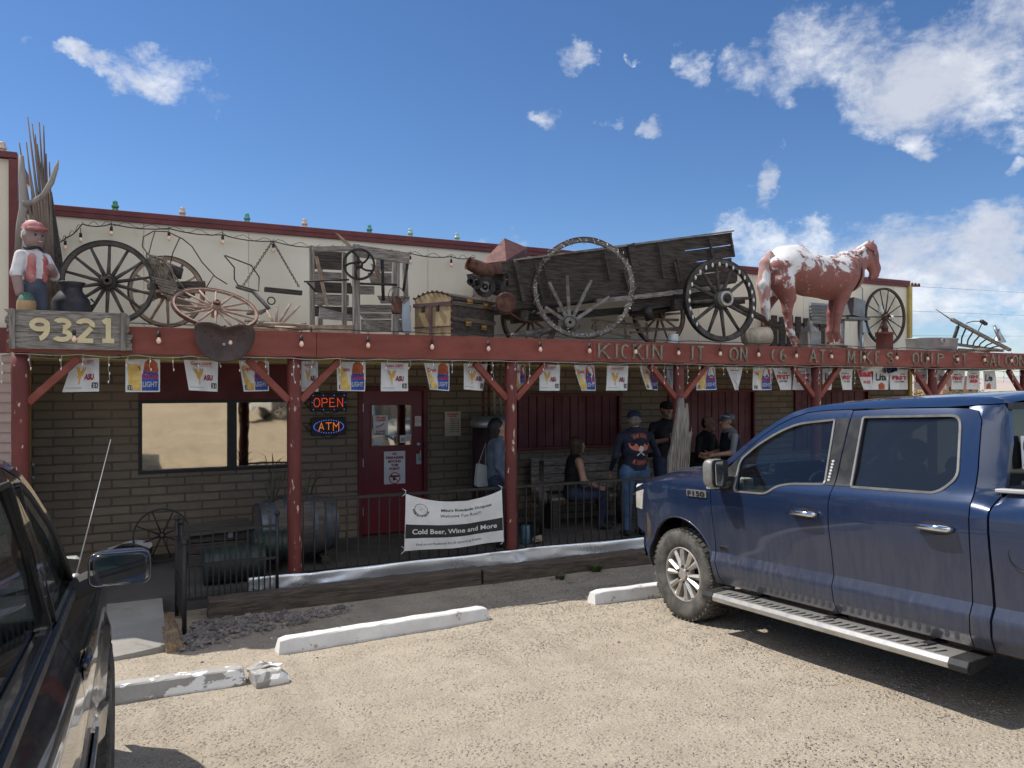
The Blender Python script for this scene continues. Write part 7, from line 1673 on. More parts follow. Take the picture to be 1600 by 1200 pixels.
# rubble beside the gate, loose pebbles over the lot, weeds
STONE = mat('grey_rubble', (.26, .23, .21), (.15, .135, .13), 9, rough=.9, bump=.5)
mb = MB(); rng = random.Random(5)
for k in range(1150):
    x = rng.uniform(.28, 1.95); y = rng.uniform(6.75, 7.85) if x > .45 else rng.uniform(6.75, 7.5)
    lim = 7.9 - (x - .3) * .12; low = 6.8 + (x - .3) * .42
    if y < low or y > lim: continue
    if rng.random() < .4 * (low + .35 - y) / .35: continue
    s = rng.uniform(.012, .034) * (1.5 if rng.random() < .08 else 1); rock(mb, (x, y, GZ(y) + s * rng.uniform(.2, .6)), (s, s * rng.uniform(.55, 1), s * rng.uniform(.5, .9)), k * 1.7, n=6)
tag(mb.build('rubble', STONE), 'grey rubble heaped at the foot of the gate', 'rubble', kind='stuff')
PEB = mat('loose_pebble', (.60, .54, .47), (.17, .145, .13), 45, rough=.9, bump=.3, lo=.42, hi=.58)
mb = MB()
for k in range(26000):
    y = 1.5 + 5.6 * rng.random() ** 1.35; x = rng.uniform(-.1, 6.5)
    if rng.random() > .25 + .75 * max(0, min(1, .25 + (x - 1.2) * .28 - (y - 3.0) * .30 + .8 * nz1(x * .9, y * .9, 3))): continue
    if y > 6.9 and x < .3: continue
    s = rng.choice((.004, .005, .006, .008, .010)) * (2.0 if rng.random() < .012 else 1)
    z = gh(x, y); h_ = s * .7; a0 = rng.random() * 6
    P = [(x + s * math.cos(a0 + q * 2.09) * (1 + .3 * ((q * 7) % 2)), y + s * math.sin(a0 + q * 2.09), z - .001) for q in range(3)] + [(x + s * .3, y, z + h_), (x - s * .35, y + s * .2, z + h_ * .8)]
    mb.add(P, [(0, 1, 3), (1, 2, 4), (1, 4, 3), (2, 0, 4), (0, 3, 4)])
tag(mb.build('gravel', PEB, loc=(0, 0, 0)), 'loose gravel scattered over the lot', 'gravel', kind='stuff')
WEED = mat('dusty_weed_green', (.08, .12, .035), (.05, .08, .025), 9, rough=.8)
def weed(c, n, L, label, m_=WEED, nm='weed', spread=1.0):
    mb = MB(); rg = random.Random(int(c[0] * 100))
    for k in range(n):
        a = rg.uniform(0, 6.28); l = L * rg.uniform(.5, 1.1); d = Vector((math.cos(a), math.sin(a), 0)); b = Vector(c) + d * rg.uniform(0, .05) * spread
        P = [b, b + d * l * .3 * spread + Vector((0, 0, l * .6)), b + d * l * .8 * spread + Vector((0, 0, l * .75))]
        w_ = .006; s = Vector((-d.y, d.x, 0)) * w_
        mb.add([P[0] - s, P[0] + s, P[1] - s * 1.4, P[1] + s * 1.4, P[2]], [(0, 1, 3, 2), (2, 3, 4)])
    return tag(mb.build(nm, m_), label, 'weed', 'weeds at the foot of the kerb')
c = gat(912, 888); weed((c.x, 7.86, GZ(7.86)), 70, .13, 'green weed growing from the split railroad tie')
c = gat(852, 897); weed((c.x, 7.72, GZ(7.72)), 40, .09, 'small dark weed on the ground left of the green one')
weed((1.15, 7.78, GZ(7.8)), 12, .05, 'tiny tuft at the edge of the rubble')

# ================================================================ vinyl banner on the railing
bn = empty('banner', at(708, 815, 8.24), 'white and black vinyl banner tied to the railing advertising cold beer', 'banner')
BY = 8.235
c00, c10, c11, c01 = at(631, 861, BY), at(786, 846, BY), at(783, 765, BY), at(633, 771, BY)
def bf(u, v, e=0.):
    b = c00.lerp(c10, u); tt = c01.lerp(c11, u); sag = .115 * 4 * u * (1 - u) * (1 - .35 * (1 - v)) * (.5 + .5 * v); p = b.lerp(tt, v) - Vector((0, 0, sag * (.35 + .65 * v)))
    y = -.012 - .012 * math.sin(u * 7 + v * 2) - .02 * math.exp(-((u - .62) / .04) ** 2) * v - .01 * math.sin(u * 23) * (1 - v) * v
    return Vector((p.x, BY + y - e, p.z + .008 * math.sin(u * 9) * (1 - v))) - bn.location
mb = MB(); mb.grid(lambda u, v: bf(u, v), 50, 24, 0)
def bq(u0, v0, u1, v1, mi, e=.0015): mb.grid(lambda a, b: bf(u0 + (u1 - u0) * a, v0 + (v1 - v0) * b, e), 50, 6, mi)
bq(.005, .22, .995, .47, 1)
BW, BH = (c10 - c00).length, .74
def btext(s, cu, v0, hh, width, mi, bold=0, tilt=0.0): mb.glyphs(s, lambda X, Z: bf(cu + X, v0 + Z + tilt * X, .003), hh, mi, bold, width=width)
btext("Cold Beer, Wine and More", .50, .295, .095, .86, 0, .02); btext("Find us on Facebook for all upcoming Events", .44, .085, .05, .66, 1, .0, .03)
btext("Mike's Roadside Outpost", .62, .76, .06, .52, 1, .02, .0); btext("Welcome Fun Run!!!", .56, .63, .07, .42, 1, 0, .0)
# round emblem: ring, a rough sketch inside, arc of letters below
for k in range(28):
    a0, a1 = 2 * math.pi * k / 28, 2 * math.pi * (k + 1) / 28
    P = [bf(.155 + r * .067 * math.cos(a), .77 + r * .115 * math.sin(a), .003) for a, r in ((a0, 1), (a1, 1), (a1, .93), (a0, .93))]; mb.add(P, [(0, 1, 2, 3)], 1)
rg = random.Random(4)
for k in range(22):
    a = rg.uniform(0, 6.28); r = rg.uniform(.1, .7); x, z = .155 + r * .067 * math.cos(a), .77 + r * .115 * math.sin(a); dx, dz = rg.uniform(-.018, .018), rg.uniform(-.03, .03)
    mb.add([bf(x, z, .003), bf(x + dx, z + dz, .003), bf(x + dx + .006, z + dz, .003), bf(x + .006, z + .004, .003)], [(0, 1, 2, 3)], 8)
for i, ch in enumerate('KICKIN IT ON 66'):
    a = R(195 + i * 150 / 14); cx, cz = .155 + .085 * math.cos(a), .77 + .15 * math.sin(a)
    if ch != ' ': mb.glyphs(ch, lambda X, Z, cx=cx, cz=cz, a=a: bf(cx + X * math.sin(-a) * -1 * -1 - Z * math.cos(a) * .55, cz + (X * math.cos(a) * 1.7) * -1 * -1 - Z * math.sin(a) * 1.0, .003), .03, 1, .03)
mb.build('banner_sheet', mats_, bn)
mb = MB()
for p_ in (c01, c11, c00, c10): q = p_ - bn.location; mb.tube([q + Vector((0, -.01, 0)), q + Vector((.01, 0, .03)), q + Vector((-.02, .03, .05)), q + Vector((.02, .05, .02))], .004, 4); mb.tube([q + Vector((0, -.01, 0)), q + Vector((-.035, -.01, -.03))], .004, 4)
mb.build('tie_cord', CLOTH, bn)

# ================================================================ signs on the wall
def led_mat(name, c, e):
    m = bpy.data.materials.new(name); m.use_nodes = True; p = m.node_tree.nodes['Principled BSDF']; p.inputs['Base Color'].default_value = (*c, 1); p.inputs['Emission Color'].default_value = (*c, 1); p.inputs['Emission Strength'].default_value = e; return m
LR, LB, LO = led_mat('red_led', (1, .10, .04), .6), led_mat('blue_led', (.12, .22, 1), .8), led_mat('orange_led', (1, .26, .06), .55)
def dots(paths, step, fn, mb, mi, r=.0065):
    for P in paths:
        for (a, b) in zip(P, P[1:]):
            L = math.hypot(b[0] - a[0], b[1] - a[1]); n = max(1, int(round(L / step)))
            for k in range(n):
                q = k / n; c = fn(a[0] + (b[0] - a[0]) * q, a[1] + (b[1] - a[1]) * q); mb.lathe([(.001, r * .6), (r * .8, r * .3), (r, 0)], 6, Matrix.Translation(c) @ Matrix.Rotation(R(90), 4, 'X'), mi)
LET = {'O': [[(0, .25), (0, .75), (.2, 1), (.5, 1), (.7, .75), (.7, .25), (.5, 0), (.2, 0), (0, .25)]], 'P': [[(0, 0), (0, 1), (.5, 1), (.68, .82), (.68, .62), (.5, .48), (.05, .48)]], 'E': [[(0, 0), (0, 1), (.65, 1.0)], [(0, .5), (.5, .5), (.5, .49)], [(0, 0), (.65, 0), (.66, 0)]],
       'N': [[(0, 0), (0, 1), (.65, 0), (.65, 1), (.66, 1)]], 'A': [[(0, 0), (.35, 1), (.7, 0)], [(.15, .35), (.55, .35)]], 'T': [[(0, 1), (.7, 1), (.71, 1)], [(.35, .95), (.35, 0)]], 'M': [[(0, 0), (0, 1), (.38, .45), (.76, 1), (.76, 0), (.76, -.01)]]}
for word, (pa, pb, ya, yb), cat_, lab in (('OPEN', (485, 541, 615, 643), 'sign', 'black led sign reading OPEN in red dots on the block wall'), ('ATM', (486, 540, 653, 681), 'sign', 'black led sign reading ATM inside a blue dotted oval')):
    xa, xb = xat(pa, WY - .05), xat(pb, WY - .05); za, zb = at(pa, yb, WY - .05).z, at(pa, ya, WY - .05).z
    sg = empty('led_sign', ((xa + xb) / 2, WY - .05, (za + zb) / 2), lab, cat_); W_, H_ = xb - xa, zb - za
    mb = MB(); mb.box((0, 0, 0), (W_, .04, H_)); mb.build('panel', BLACKM, sg, bevel=.006)
    mb = MB(); lh = H_ * (.46 if word == 'OPEN' else .42); lw = lh * .95; gap = W_ * .055; tot = sum(LET[c][0] and lw * .75 for c in word) + gap * (len(word) - 1); x = -tot / 2
    for c in word:
        for P in LET[c]: dots([P], .145, lambda u, v, x=x: Vector((x + u * lw, -.022, -lh / 2 + v * lh)), mb, 0)
        x += lw * .75 + gap
    mb.build('letter_dots', LR if word == 'OPEN' else LO, sg)
    mb = MB()
    if word == 'ATM':
        E_ = [(W_ * .43 * math.cos(a), H_ * .36 * math.sin(a)) for a in [k * 2 * math.pi / 36 for k in range(36)]]
        for (u, v) in E_: mb.lathe([(.001, .004), (.006, 0)], 6, Matrix.Translation((u, -.022, v)) @ Matrix.Rotation(R(90), 4, 'X'))
    else:
        for u in (-.43, -.15, .15, .43):
            for v in (-.4, .4): mb.lathe([(.001, .004), (.006, 0)], 6, Matrix.Translation((u * W_, -.022, v * H_)) @ Matrix.Rotation(R(90), 4, 'X'))
        for u in (-.46, .46): mb.lathe([(.001, .004), (.006, 0)], 6, Matrix.Translation((u * W_, -.022, 0)) @ Matrix.Rotation(R(90), 4, 'X'))
    mb.build('border_dots', LB, sg)
    mb = MB(); mb.tube([(-W_ * .5, .02, .05), (-W_ * .62, .03, -.02), (-W_ * .7, .03, .02), (-W_ * .5, .02, -.08)], .005, 5); mb.tube([(-.1, .02, -H_ / 2), (.0, .02, -H_ / 2 - .05), (.14, .02, -H_ / 2)], .004, 5); mb.build('cable', BLACKM, sg)
def sheet_sign(name, px0_, px1_, y0, y1, yy, label, lines, base, cat_='sign', extra=None, border=None):
    xa, xb = xat(px0_, yy), xat(px1_, yy); za, zb = at((px0_ + px1_) / 2, y1, yy).z, at((px0_ + px1_) / 2, y0, yy).z; W_, H_ = xb - xa, zb - za
    o_ = Vector(((xa + xb) / 2, yy, (za + zb) / 2)); mb = MB(); mb.box((0, 0, 0), (W_, .004, H_), mi=0)
    if border is not None:
        for q in ((-.5, -.47, -.5, .5), (.47, .5, -.5, .5)): mb.box(((q[0] + q[1]) / 2 * W_, -.0035, 0), ((q[1] - q[0]) * W_, .001, H_), mi=border)
        for q in (-.485, .485): mb.box((0, -.0045, q * H_), (W_, .001, H_ * .03), mi=border)
    for (s, v0, hh, ww, mi, bd) in lines: mb.glyphs(s, lambda X, Z: Vector((X * W_, -.004 - .0005, (v0 - .5 + Z) * H_)), hh, mi, bd, width=ww)
    if extra: extra(mb, W_, H_)
    return tag(mb.build(name, base, loc=o_), label, cat_)
def no_ring(mb, cx, cz, r, mi=2, sl=True):
    mb.lathe([(r * .84, 0), (r, 0)], 24, Matrix.Translation((cx, -.006, cz)) @ Matrix.Rotation(R(90), 4, 'X'), mi, False)
    if sl: mb.bar((cx - r * .65, -.0065, cz + r * .65), (cx + r * .65, -.0065, cz - r * .65), r * .16, .001, up=(0, 1, 0), mi=mi)
def gun(mb, W_, H_):
    mb.add([(x_ * W_, -.0055, z_ * H_) for x_, z_ in ((-.22, -.24), (.2, -.24), (.2, -.285), (.02, -.295), (.04, -.38), (-.08, -.40), (-.09, -.30), (-.22, -.285))][::-1], [tuple(range(8))], 1); no_ring(mb, 0, -.32 * H_, .27 * W_)
DYF = WY - .0
sheet_sign('door_notice', 600, 633, 705, 756, WY - .012, 'white sheet on the red door reading no firearms beyond this point', [('NO', .885, .075, .2, 3, .05), ('FIREARMS', .77, .075, .84, 3, .05), ('BEYOND', .655, .075, .62, 3, .05), ('THIS', .54, .075, .36, 3, .05), ('POINT', .43, .075, .5, 3, .05)], mats_, extra=gun)
GY = WY + .012
sheet_sign('window_sticker', 583, 606, 649, 680, GY, 'white and red sticker in the door window reading we are clean', [('WE ARE', .84, .1, .7, 2, .05), ('CLEAN', .70, .11, .7, 2, .05), ('& SAFE', .15, .09, .6, 2, .05), ('FOR ALL', .03, .09, .7, 1, .05)], mats_, extra=lambda mb, W_, H_: mb.tube([(-.3 * W_, -.006, -.1 * H_), (0, -.006, -.02 * H_), (.25 * W_, -.006, .1 * H_)], .006, 5, mi=1))
sheet_sign('window_sticker', 625, 634, 680, 692, GY, 'small grey card strip low in the door window', [('III', .2, .5, .5, 1, 0)], mats_)
sheet_sign('window_sticker', 583, 596, 684, 695, GY, 'small white label in the bottom left corner of the door window', [('======', .3, .2, .7, 8, 0)], mats_)
sheet_sign('window_sticker', 634, 643, 678, 689, GY - .001, 'red and white no smoking sticker inside the door window corner', [], mats_, border=2, extra=lambda mb, W_, H_: no_ring(mb, 0, 0, .3 * W_))
sheet_sign('door_sticker', 648, 658, 650, 661, WY - .0, 'red and white no smoking sticker on the door above the lock', [], mats_, border=2, extra=lambda mb, W_, H_: no_ring(mb, 0, 0, .33 * W_))
sheet_sign('door_sticker', 648, 658, 661, 666, WY - .0, 'small grey and white sticker directly below the no smoking one on the door', [('oo', .2, .5, .5, 8, 0)], mats_)
sheet_sign('hours_sign', 695, 720, 643, 681, WY - .02, 'cream business hours sign with red heading right of the door', [('BUSINESS', .86, .075, .72, 2, .04), ('HOURS', .77, .075, .45, 2, .04)] + [('MONDAY TUESDAY WEDNESD THURSDAY FRIDAY. SATURDAY SUNDAY..'.split()[i], .66 - i * .085, .045, .36, 1, .02) for i in range(7)], [mat('cream_sign_board', (.58, .52, .38), (.52, .46, .32), 5, rough=.6, bump=0)] + mats_[1:], extra=lambda mb, W_, H_: [mb.box((.3 * W_, -.004, (.18 - i * .085) * H_), (.16 * W_, .001, .02 * H_), mi=1) for i in range(7)])

# ================================================================ things on the porch floor
OAK = mat('grey_barrel_oak', (.125, .112, .10), (.07, .062, .055), 5, (.6, 6, 6), .85, bump=.5); HOOP = mat('bluish_steel_hoop', (.12, .145, .18), (.08, .095, .12), 5, rough=.5, metal=.5)
def barrel(c, L, r, label, yaw_=0):
    b_ = empty('wine_barrel', c, label, 'barrel', rot=(0, 0, yaw_)); M = Matrix.Rotation(R(90), 4, 'Y')
    pr_ = lambda z: r * (1 - .18 * (2 * z / L) ** 2)
    mb = MB(); zs = [-L / 2 + L * k / 16 for k in range(17)]; mb.lathe([(.001, -L / 2 + .03), (pr_(-L / 2) * .93, -L / 2 + .03)] + [(pr_(z), z) for z in zs] + [(pr_(L / 2) * .93, L / 2 - .03), (.001, L / 2 - .03)], 36, M, rfun=lambda a, i: 1 - .006 * (int(a * 12 / math.pi * 1.5) % 2)); mb.build('staves', OAK, b_)
    for z in (-.47, -.36, -.17, .17, .36, .47):
        z0, z1 = (z - .035) * L, (z + .035) * L; mb = MB(); mb.lathe([(pr_(z0) + .002, z0), (pr_(z0) + .006, z0), (pr_(z1) + .006, z1), (pr_(z1) + .002, z1)], 36, M, smooth=False); mb.build('hoop', HOOP, b_)
    return b_
bx0, bx1 = xat(400, 9.2), xat(521, 9.2)
barrel(((bx0 + bx1) / 2, 9.2, .44), (bx1 - bx0) * .97, .36, 'wine barrel lying on its side behind the peeling post', R(4))
mb = MB()
for s_ in (-.3, .3): mb.box(((bx0 + bx1) / 2 + s_, 9.2, .05), (.09, .5, .1)); 
tag(mb.build('barrel_cradle', DARKWOOD), 'dark wood cradle under the lying wine barrel', 'cradle')
weed((xat(425, 9.1), 9.1, .74), 16, .55, 'spiky dark yucca-like plant growing behind the wine barrel', mat('dark_dry_leaf', (.06, .065, .045), (.09, .08, .05), 9, rough=.8), 'spiky_plant', .8); bpy.data.objects['spiky_plant']['category'] = 'plant'; del bpy.data.objects['spiky_plant']['group']
weed((xat(478, 9.25), 9.25, .70), 14, .55, 'spiky dark plant standing right of the peeling post', mat('dark_dry_leaf2', (.06, .065, .045), (.09, .08, .05), 9, rough=.8), 'spiky_plant', .8); 
for o_ in bpy.data.objects:
    if o_.name.startswith('spiky_plant'): o_['category'] = 'plant'; o_['group'] = 'spiky plants at the barrel'
cx0, cx1 = xat(296, 9.55), xat(392, 9.55); cr = empty('wooden_chest', ((cx0 + cx1) / 2, 9.65, 0), 'long low wooden chest with rotten lid against the wall left of the barrel', 'chest')
for k in range(3): mb = MB(); mb.box(((cx0 + cx1) / 2, 9.5, .09 + k * .125), (cx1 - cx0, .04, .115)); mb.build('board', DARKWOOD, wp=cr, bevel=.004)
mb = MB(); mb.box(((cx0 + cx1) / 2, 9.68, .2), (cx1 - cx0 - .02, .3, .36)); mb.build('box', DARKWOOD, wp=cr)
mb = MB(); mb.box(((cx0 + cx1) / 2 - .02, 9.64, .42), (cx1 - cx0 + .06, .44, .05), rot=(R(4), R(-2), 0)); mb.build('lid', OAK, wp=cr, bevel=.006)
mb = MB(); mb.box(((cx0 + cx1) / 2 + .1, 9.47, .36), (.05, .02, .09)); mb.build('hasp', GALV, wp=cr)
wagon_wheel('small thin black iron wheel leaning on the wall left of the chest', (xat(253, 10.0), 10.0, .31), .315, 8, (R(-10), 0, 0), BLACKM, BLACKM, rim_t=.02, rim_d=.025, hub_r=.035, hub_l=.08, sp_r=.009, a0=.35)
bo = empty('planter_bowl', (xat(202, 9.9), 9.9, 0), 'dark bowl holding a folded newspaper on the porch floor', 'bowl')
mb = MB(); mb.lathe([(.001, 0), (.16, 0), (.24, .14), (.25, .2), (.23, .2), (.15, .03), (.001, .03)], 26); mb.build('bowl', BLACKM, bo)
mb = MB(); mb.grid(lambda u, v: Vector((-.22 + .46 * u, -.06 + .2 * v, .20 + .05 * math.sin(u * 3.1) + .03 * math.sin(v * 5 + u * 4))), 12, 8); mb.build('newspaper', GREYPR, bo)
# ribbed dark drums behind the gate
for (pa, pb, y_, z_, r_, lab) in ((318, 412, 8.65, .19, .19, 'dark ribbed drum lying behind the low gate, nearer one'), (395, 452, 8.85, .30, .17, 'dark ribbed drum lying behind the first, next to the post')):
    xa, xb = xat(pa, y_), xat(pb, y_); mb = MB(); L = xb - xa; n = 40
    mb.lathe([(.001, 0)] + [(r_ * (1 + .05 * math.sin(k * .95)), L * k / n) for k in range(n + 1)] + [(.001, L)], 28, Matrix.Translation((xa, y_, z_)) @ Matrix.Rotation(R(90), 4, 'Y'))
    tag(mb.build('ribbed_drum', mat('dark_green_ribbed', (.035, .05, .045), (.02, .03, .028), 7, rough=.5, bump=.2) if 'dark_green_ribbed' not in bpy.data.materials else bpy.data.materials['dark_green_ribbed']), lab, 'drum', 'ribbed drums behind the gate')
# old boiler with yellow plate and pipes
bz = empty('old_boiler', (xat(768, 9.9), 9.9, 0), 'tall dark cylindrical boiler with pipes and a yellow plate beside the sign', 'boiler')
mb = MB(); mb.lathe([(.001, 0), (.27, 0), (.27, 1.55), (.001, 1.55)], 30, Matrix.Translation(bz.location), 0); mb.build('boiler_tank', mat('dark_maroon_tank', (.045, .022, .03), (.03, .016, .02), 4, rough=.6, bump=.15), wp=bz)
mb = MB(); mb.lathe([(.285, 1.5), (.30, 1.52), (.30, 1.58), (.285, 1.6), (.26, 1.66), (.001, 1.66)], 30, Matrix.Translation(bz.location)); mb.build('collar', GALV, wp=bz)
mb = MB(); mb.box(bz.location + Vector((.06, -.275, 1.18)), (.19, .02, .42)); mb.build('plate', mat('yellow_plate', (.55, .38, .05), (.2, .13, .03), 14, rough=.5, bump=0, lo=.5, hi=.6), wp=bz)
for dx in (-.12, -.03, .05, .15): mb = MB(); mb.tube([bz.location + Vector((dx, .02, 1.62)), bz.location + Vector((dx, .02, 2.42))], .022, 8); mb.build('pipe', RUST if dx < 0 else mat('pale_pipe', (.3, .27, .2), rough=.6, metal=.3) if dx < .1 else bpy.data.materials['pale_pipe'], wp=bz)
# bench of weathered planks against the wall, wheel at its end
bxa, bxb = xat(838, 10.0), xat(985, 10.0)
be = empty('plank_bench', ((bxa + bxb) / 2, 9.95, 0), 'weathered grey plank bench along the wall under the left shutter', 'bench')
for k in range(4): mb = MB(); mb.box(((bxa + bxb) / 2, 10.18, .55 + k * .13), (bxb - bxa, .035, .12), rot=(R(-6), 0, 0)); mb.build('back_plank', GREYWOODX, wp=be, bevel=.004)
for k in range(3): mb = MB(); mb.box(((bxa + bxb) / 2, 9.75 + k * .14, .44), (bxb - bxa, .13, .04)); mb.build('seat_plank', GREYWOODX, wp=be, bevel=.004)
for x in (bxa + .15, bxb - .15): mb = MB(); mb.box((x, 9.9, .21), (.09, .42, .42)); mb.build('leg', DARKWOOD, wp=be)
wagon_wheel('heavy dark wheel leaning at the end of the plank bench behind the railing', (xat(846, 9.35), 9.35, .53), .52, 12, (0, 0, R(62)), WHEELWOOD, IRON, rim_t=.06, rim_d=.06, hub_r=.10, hub_l=.28, sp_r=.024)
wagon_wheel('dark wheel at the far end of the bench beside the standing man', (xat(972, 9.75), 9.75, .52), .50, 12, (0, 0, R(50)), WHEELWOOD, IRON, rim_t=.05, rim_d=.05, hub_r=.08, hub_l=.2, sp_r=.02)
mb = MB(); c = Vector((xat(821, 9.0), 9.0, 0)); mb.lathe([(.001, 0), (.055, 0), (.06, .02), (.06, .24), (.052, .25), (.001, .25)], 18, Matrix.Translation(c)); tag(mb.build('blue_can', mat('dull_blue_tin', (.10, .20, .26), (.08, .15, .2), 6, rough=.4, metal=.3)), 'dull blue tin can on the porch floor right of the fourth post', 'can'); bpy.data.objects['blue_can']['label'] = 'dull blue tin can on the porch floor beside the leaning wheel'
mb = MB(); rock(mb, (xat(838, 9.0), 8.95, .06), (.10, .07, .06), 8, n=10); tag(mb.build('stone', mat('pale_stone', (.35, .3, .24), rough=.9)), 'pale rounded stone beside the blue can', 'stone')
# splintered board standing against the post
mb = MB(); bp0, bp1 = at(1048, 760, 8.15), at(1080, 760, 8.15)
pts = [(1045, 775), (1046, 715), (1051, 695), (1057, 655), (1062, 625), (1064, 622), (1069, 622), (1070, 640), (1072, 634), (1075, 630), (1077, 660), (1076, 678), (1081, 674), (1082, 676), (1077, 700), (1074, 730), (1074, 775)]
n = len(pts); A = [at(x, y, 8.16) for x, y in pts]; mb.add(A + [p + Vector((0, .045, 0)) for p in A], [tuple(range(n)), tuple(reversed(range(n, 2 * n)))] + [(i, i + n, (i + 1) % n + n, (i + 1) % n) for i in range(n)])
for k in range(9): 
    x = 1048 + k * 3.1; y1_ = 640 + abs(nz1(k * 3.1)) * 60 + (30 if k < 3 else 0); mb.bar(at(x, 770, 8.152), at(x + 8, y1_ + 14, 8.15), .018, .012, up=(0, 1, 0), ends=(1, .3))
tag(mb.build('splintered_board', GREYWOOD), 'tall pale splintered board standing against the post beside the pickup nose', 'board')

# ================================================================ distance: desert hills, scrub, a pole line, small houses
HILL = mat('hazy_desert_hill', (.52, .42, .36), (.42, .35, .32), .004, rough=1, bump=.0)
def ridge(dist, x0, x1, base, hfun, name, m_, label):
    mb = MB(); n = 120; rows = 8
    mb.grid(lambda u, v: Vector((x0 + (x1 - x0) * u, dist + (1 - v) * -dist * .18 + 0, base + hfun(u) * (v ** 1.3) * (1 + .1 * nz1(u * 40, v * 5)))), n, rows)
    o = mb.build(name, m_, loc=(0, 0, 0)); return tag(o, label, kind='structure')
def hf1(u): return 22 + 40 * abs(nz1(u * 5.0, 1.3)) + 14 * abs(nz1(u * 17, 4)) + 5 * nz1(u * 50)
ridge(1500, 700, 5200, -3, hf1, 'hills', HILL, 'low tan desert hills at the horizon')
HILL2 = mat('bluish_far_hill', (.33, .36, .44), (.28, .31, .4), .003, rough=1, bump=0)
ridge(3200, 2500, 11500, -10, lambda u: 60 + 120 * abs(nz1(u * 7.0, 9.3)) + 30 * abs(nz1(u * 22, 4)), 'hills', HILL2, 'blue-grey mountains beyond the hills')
BUSH = mat('desert_bush', (.09, .11, .055), (.05, .065, .035), 3, rough=.9)
rg = random.Random(21)
def bush(x, y, s, label):
    mb = MB()
    for k in range(260):
        a, b = rg.uniform(0, 6.28), rg.uniform(0, 1.5); r = s * (.35 + .65 * rg.random()); c = Vector((x + r * math.cos(a) * math.cos(b), y + r * math.sin(a) * math.cos(b), -.2 + r * math.sin(b) * .75)); q = Vector((rg.uniform(-1, 1), rg.uniform(-1, 1), rg.uniform(-1, 1))) * s * .10; q2 = Vector((rg.uniform(-1, 1), rg.uniform(-1, 1), rg.uniform(-1, 1))) * s * .10
        mb.add([c, c + q, c + q2], [(0, 1, 2)])
    for k in range(5): a = k * 1.26; mb.tube([(x, y, -.25), (x + .5 * s * math.cos(a), y + .5 * s * math.sin(a), s * .4)], [.04 * s, .012 * s], 5)
    return tag(mb.build('desert_bush', BUSH), label, 'bush', 'desert bushes beyond the lot')
for (px, Y_, s, lab) in ((1437, 60, 2.6, 'rounded grey-green bush just right of the building corner'), (1530, 70, 2.4, 'green bush seen under the porch between the last posts'), (1497, 95, 2.6, 'farther bush between the two others')):
    bush(xat(px, Y_), Y_, s, lab)
mb = MB(); x, y = xat(1478, 130), 130.0; mb.box((x, y, 1.2), (14, 8, 2.8)); mb.prism([(x - 7.6, 2.6), (x + 7.6, 2.6), (x + 5, 4.6), (x - 5, 4.6)], y - 4.4, y + 4.4, Matrix.Identity(4), 1)
for dx in (-4, 0, 3.8): mb.box((x + dx, y - 4.01, 1.3), (1.2, .1, 1.1), mi=2)
tag(mb.build('desert_house', [mat('orange_adobe', (.48, .27, .15), rough=.9, bump=0), mat('brown_roof', (.3, .2, .14), rough=.9, bump=0), BLACKM]), 'small orange adobe house in the distance under the porch', 'house')
# service wires and crossarm off the building corner
mb = MB(); a = at(1421, 447, WY); 
for k in range(3): b = at(1700, 455 + k * 38 - (8 if k == 0 else 0), 30 + k * 4); mb.tube([a + Vector((0, 0, -.5 * k)), a.lerp(b, .5) - Vector((0, 0, .35)), b], .0035, 4)
tag(mb.build('service_wires', SATIN), 'thin overhead wires leaving the right corner of the building', 'wires')
mb = MB(); a = at(1419, 447, WY + .05); mb.tube([a, a + Vector((.35, 0, .02))], .016, 6); 
for k in range(3): mb.lathe([(.02, 0), (.03, .03), (.02, .06), (.001, .07)], 8, Matrix.Translation(a + Vector((.12 + .1 * k, 0, .01))))
tag(mb.build('wire_bracket', RUST), 'wire bracket with knobs on the right corner of the parapet', 'bracket')
# ================================================================ people on the porch
SKIN = mat('skin', (.42, .25, .18), (.36, .20, .145), 12, rough=.6, bump=.1); SKIN2 = mat('tanned_skin', (.36, .20, .135), (.30, .16, .11), 12, rough=.6, bump=.1)
NAVY = mat('dark_navy_cloth', (.012, .016, .035), (.008, .011, .025), 9, rough=.85, bump=.5, bscale=14, bdist=.012); BLK = mat('black_cloth', (.012, .012, .014), (.008, .008, .01), 9, rough=.85, bump=.5, bscale=14, bdist=.012)
DENIM = mat('blue_denim', (.065, .125, .23), (.04, .08, .16), 9, rough=.9, bump=.5, bscale=16, bdist=.012); DENIMD = mat('dark_denim', (.025, .035, .07), (.018, .025, .05), 9, rough=.9, bump=.5, bscale=16, bdist=.012)
GREYT = mat('grey_tshirt', (.20, .21, .23), (.15, .16, .18), 9, rough=.9, bump=.5, bscale=14, bdist=.012); SLATE = mat('slate_blouse', (.10, .13, .18), (.07, .09, .13), 9, rough=.9, bump=.5, bscale=14, bdist=.012)
SHOE = mat('dark_shoe', (.02, .02, .022), (.03, .028, .026), 9, rough=.7); HAIRB = mat('brown_hair', (.07, .04, .025), (.04, .025, .016), 30, (1, 1, .2), .6, bump=.5); HAIRK = mat('black_hair', (.012, .01, .01), (.02, .016, .015), 30, (1, 1, .2), .5, bump=.5); GREYH = mat('grey_beard', (.22, .20, .18), (.1, .09, .08), 30, rough=.8, bump=.5)
def V3(*a): return Vector(a)
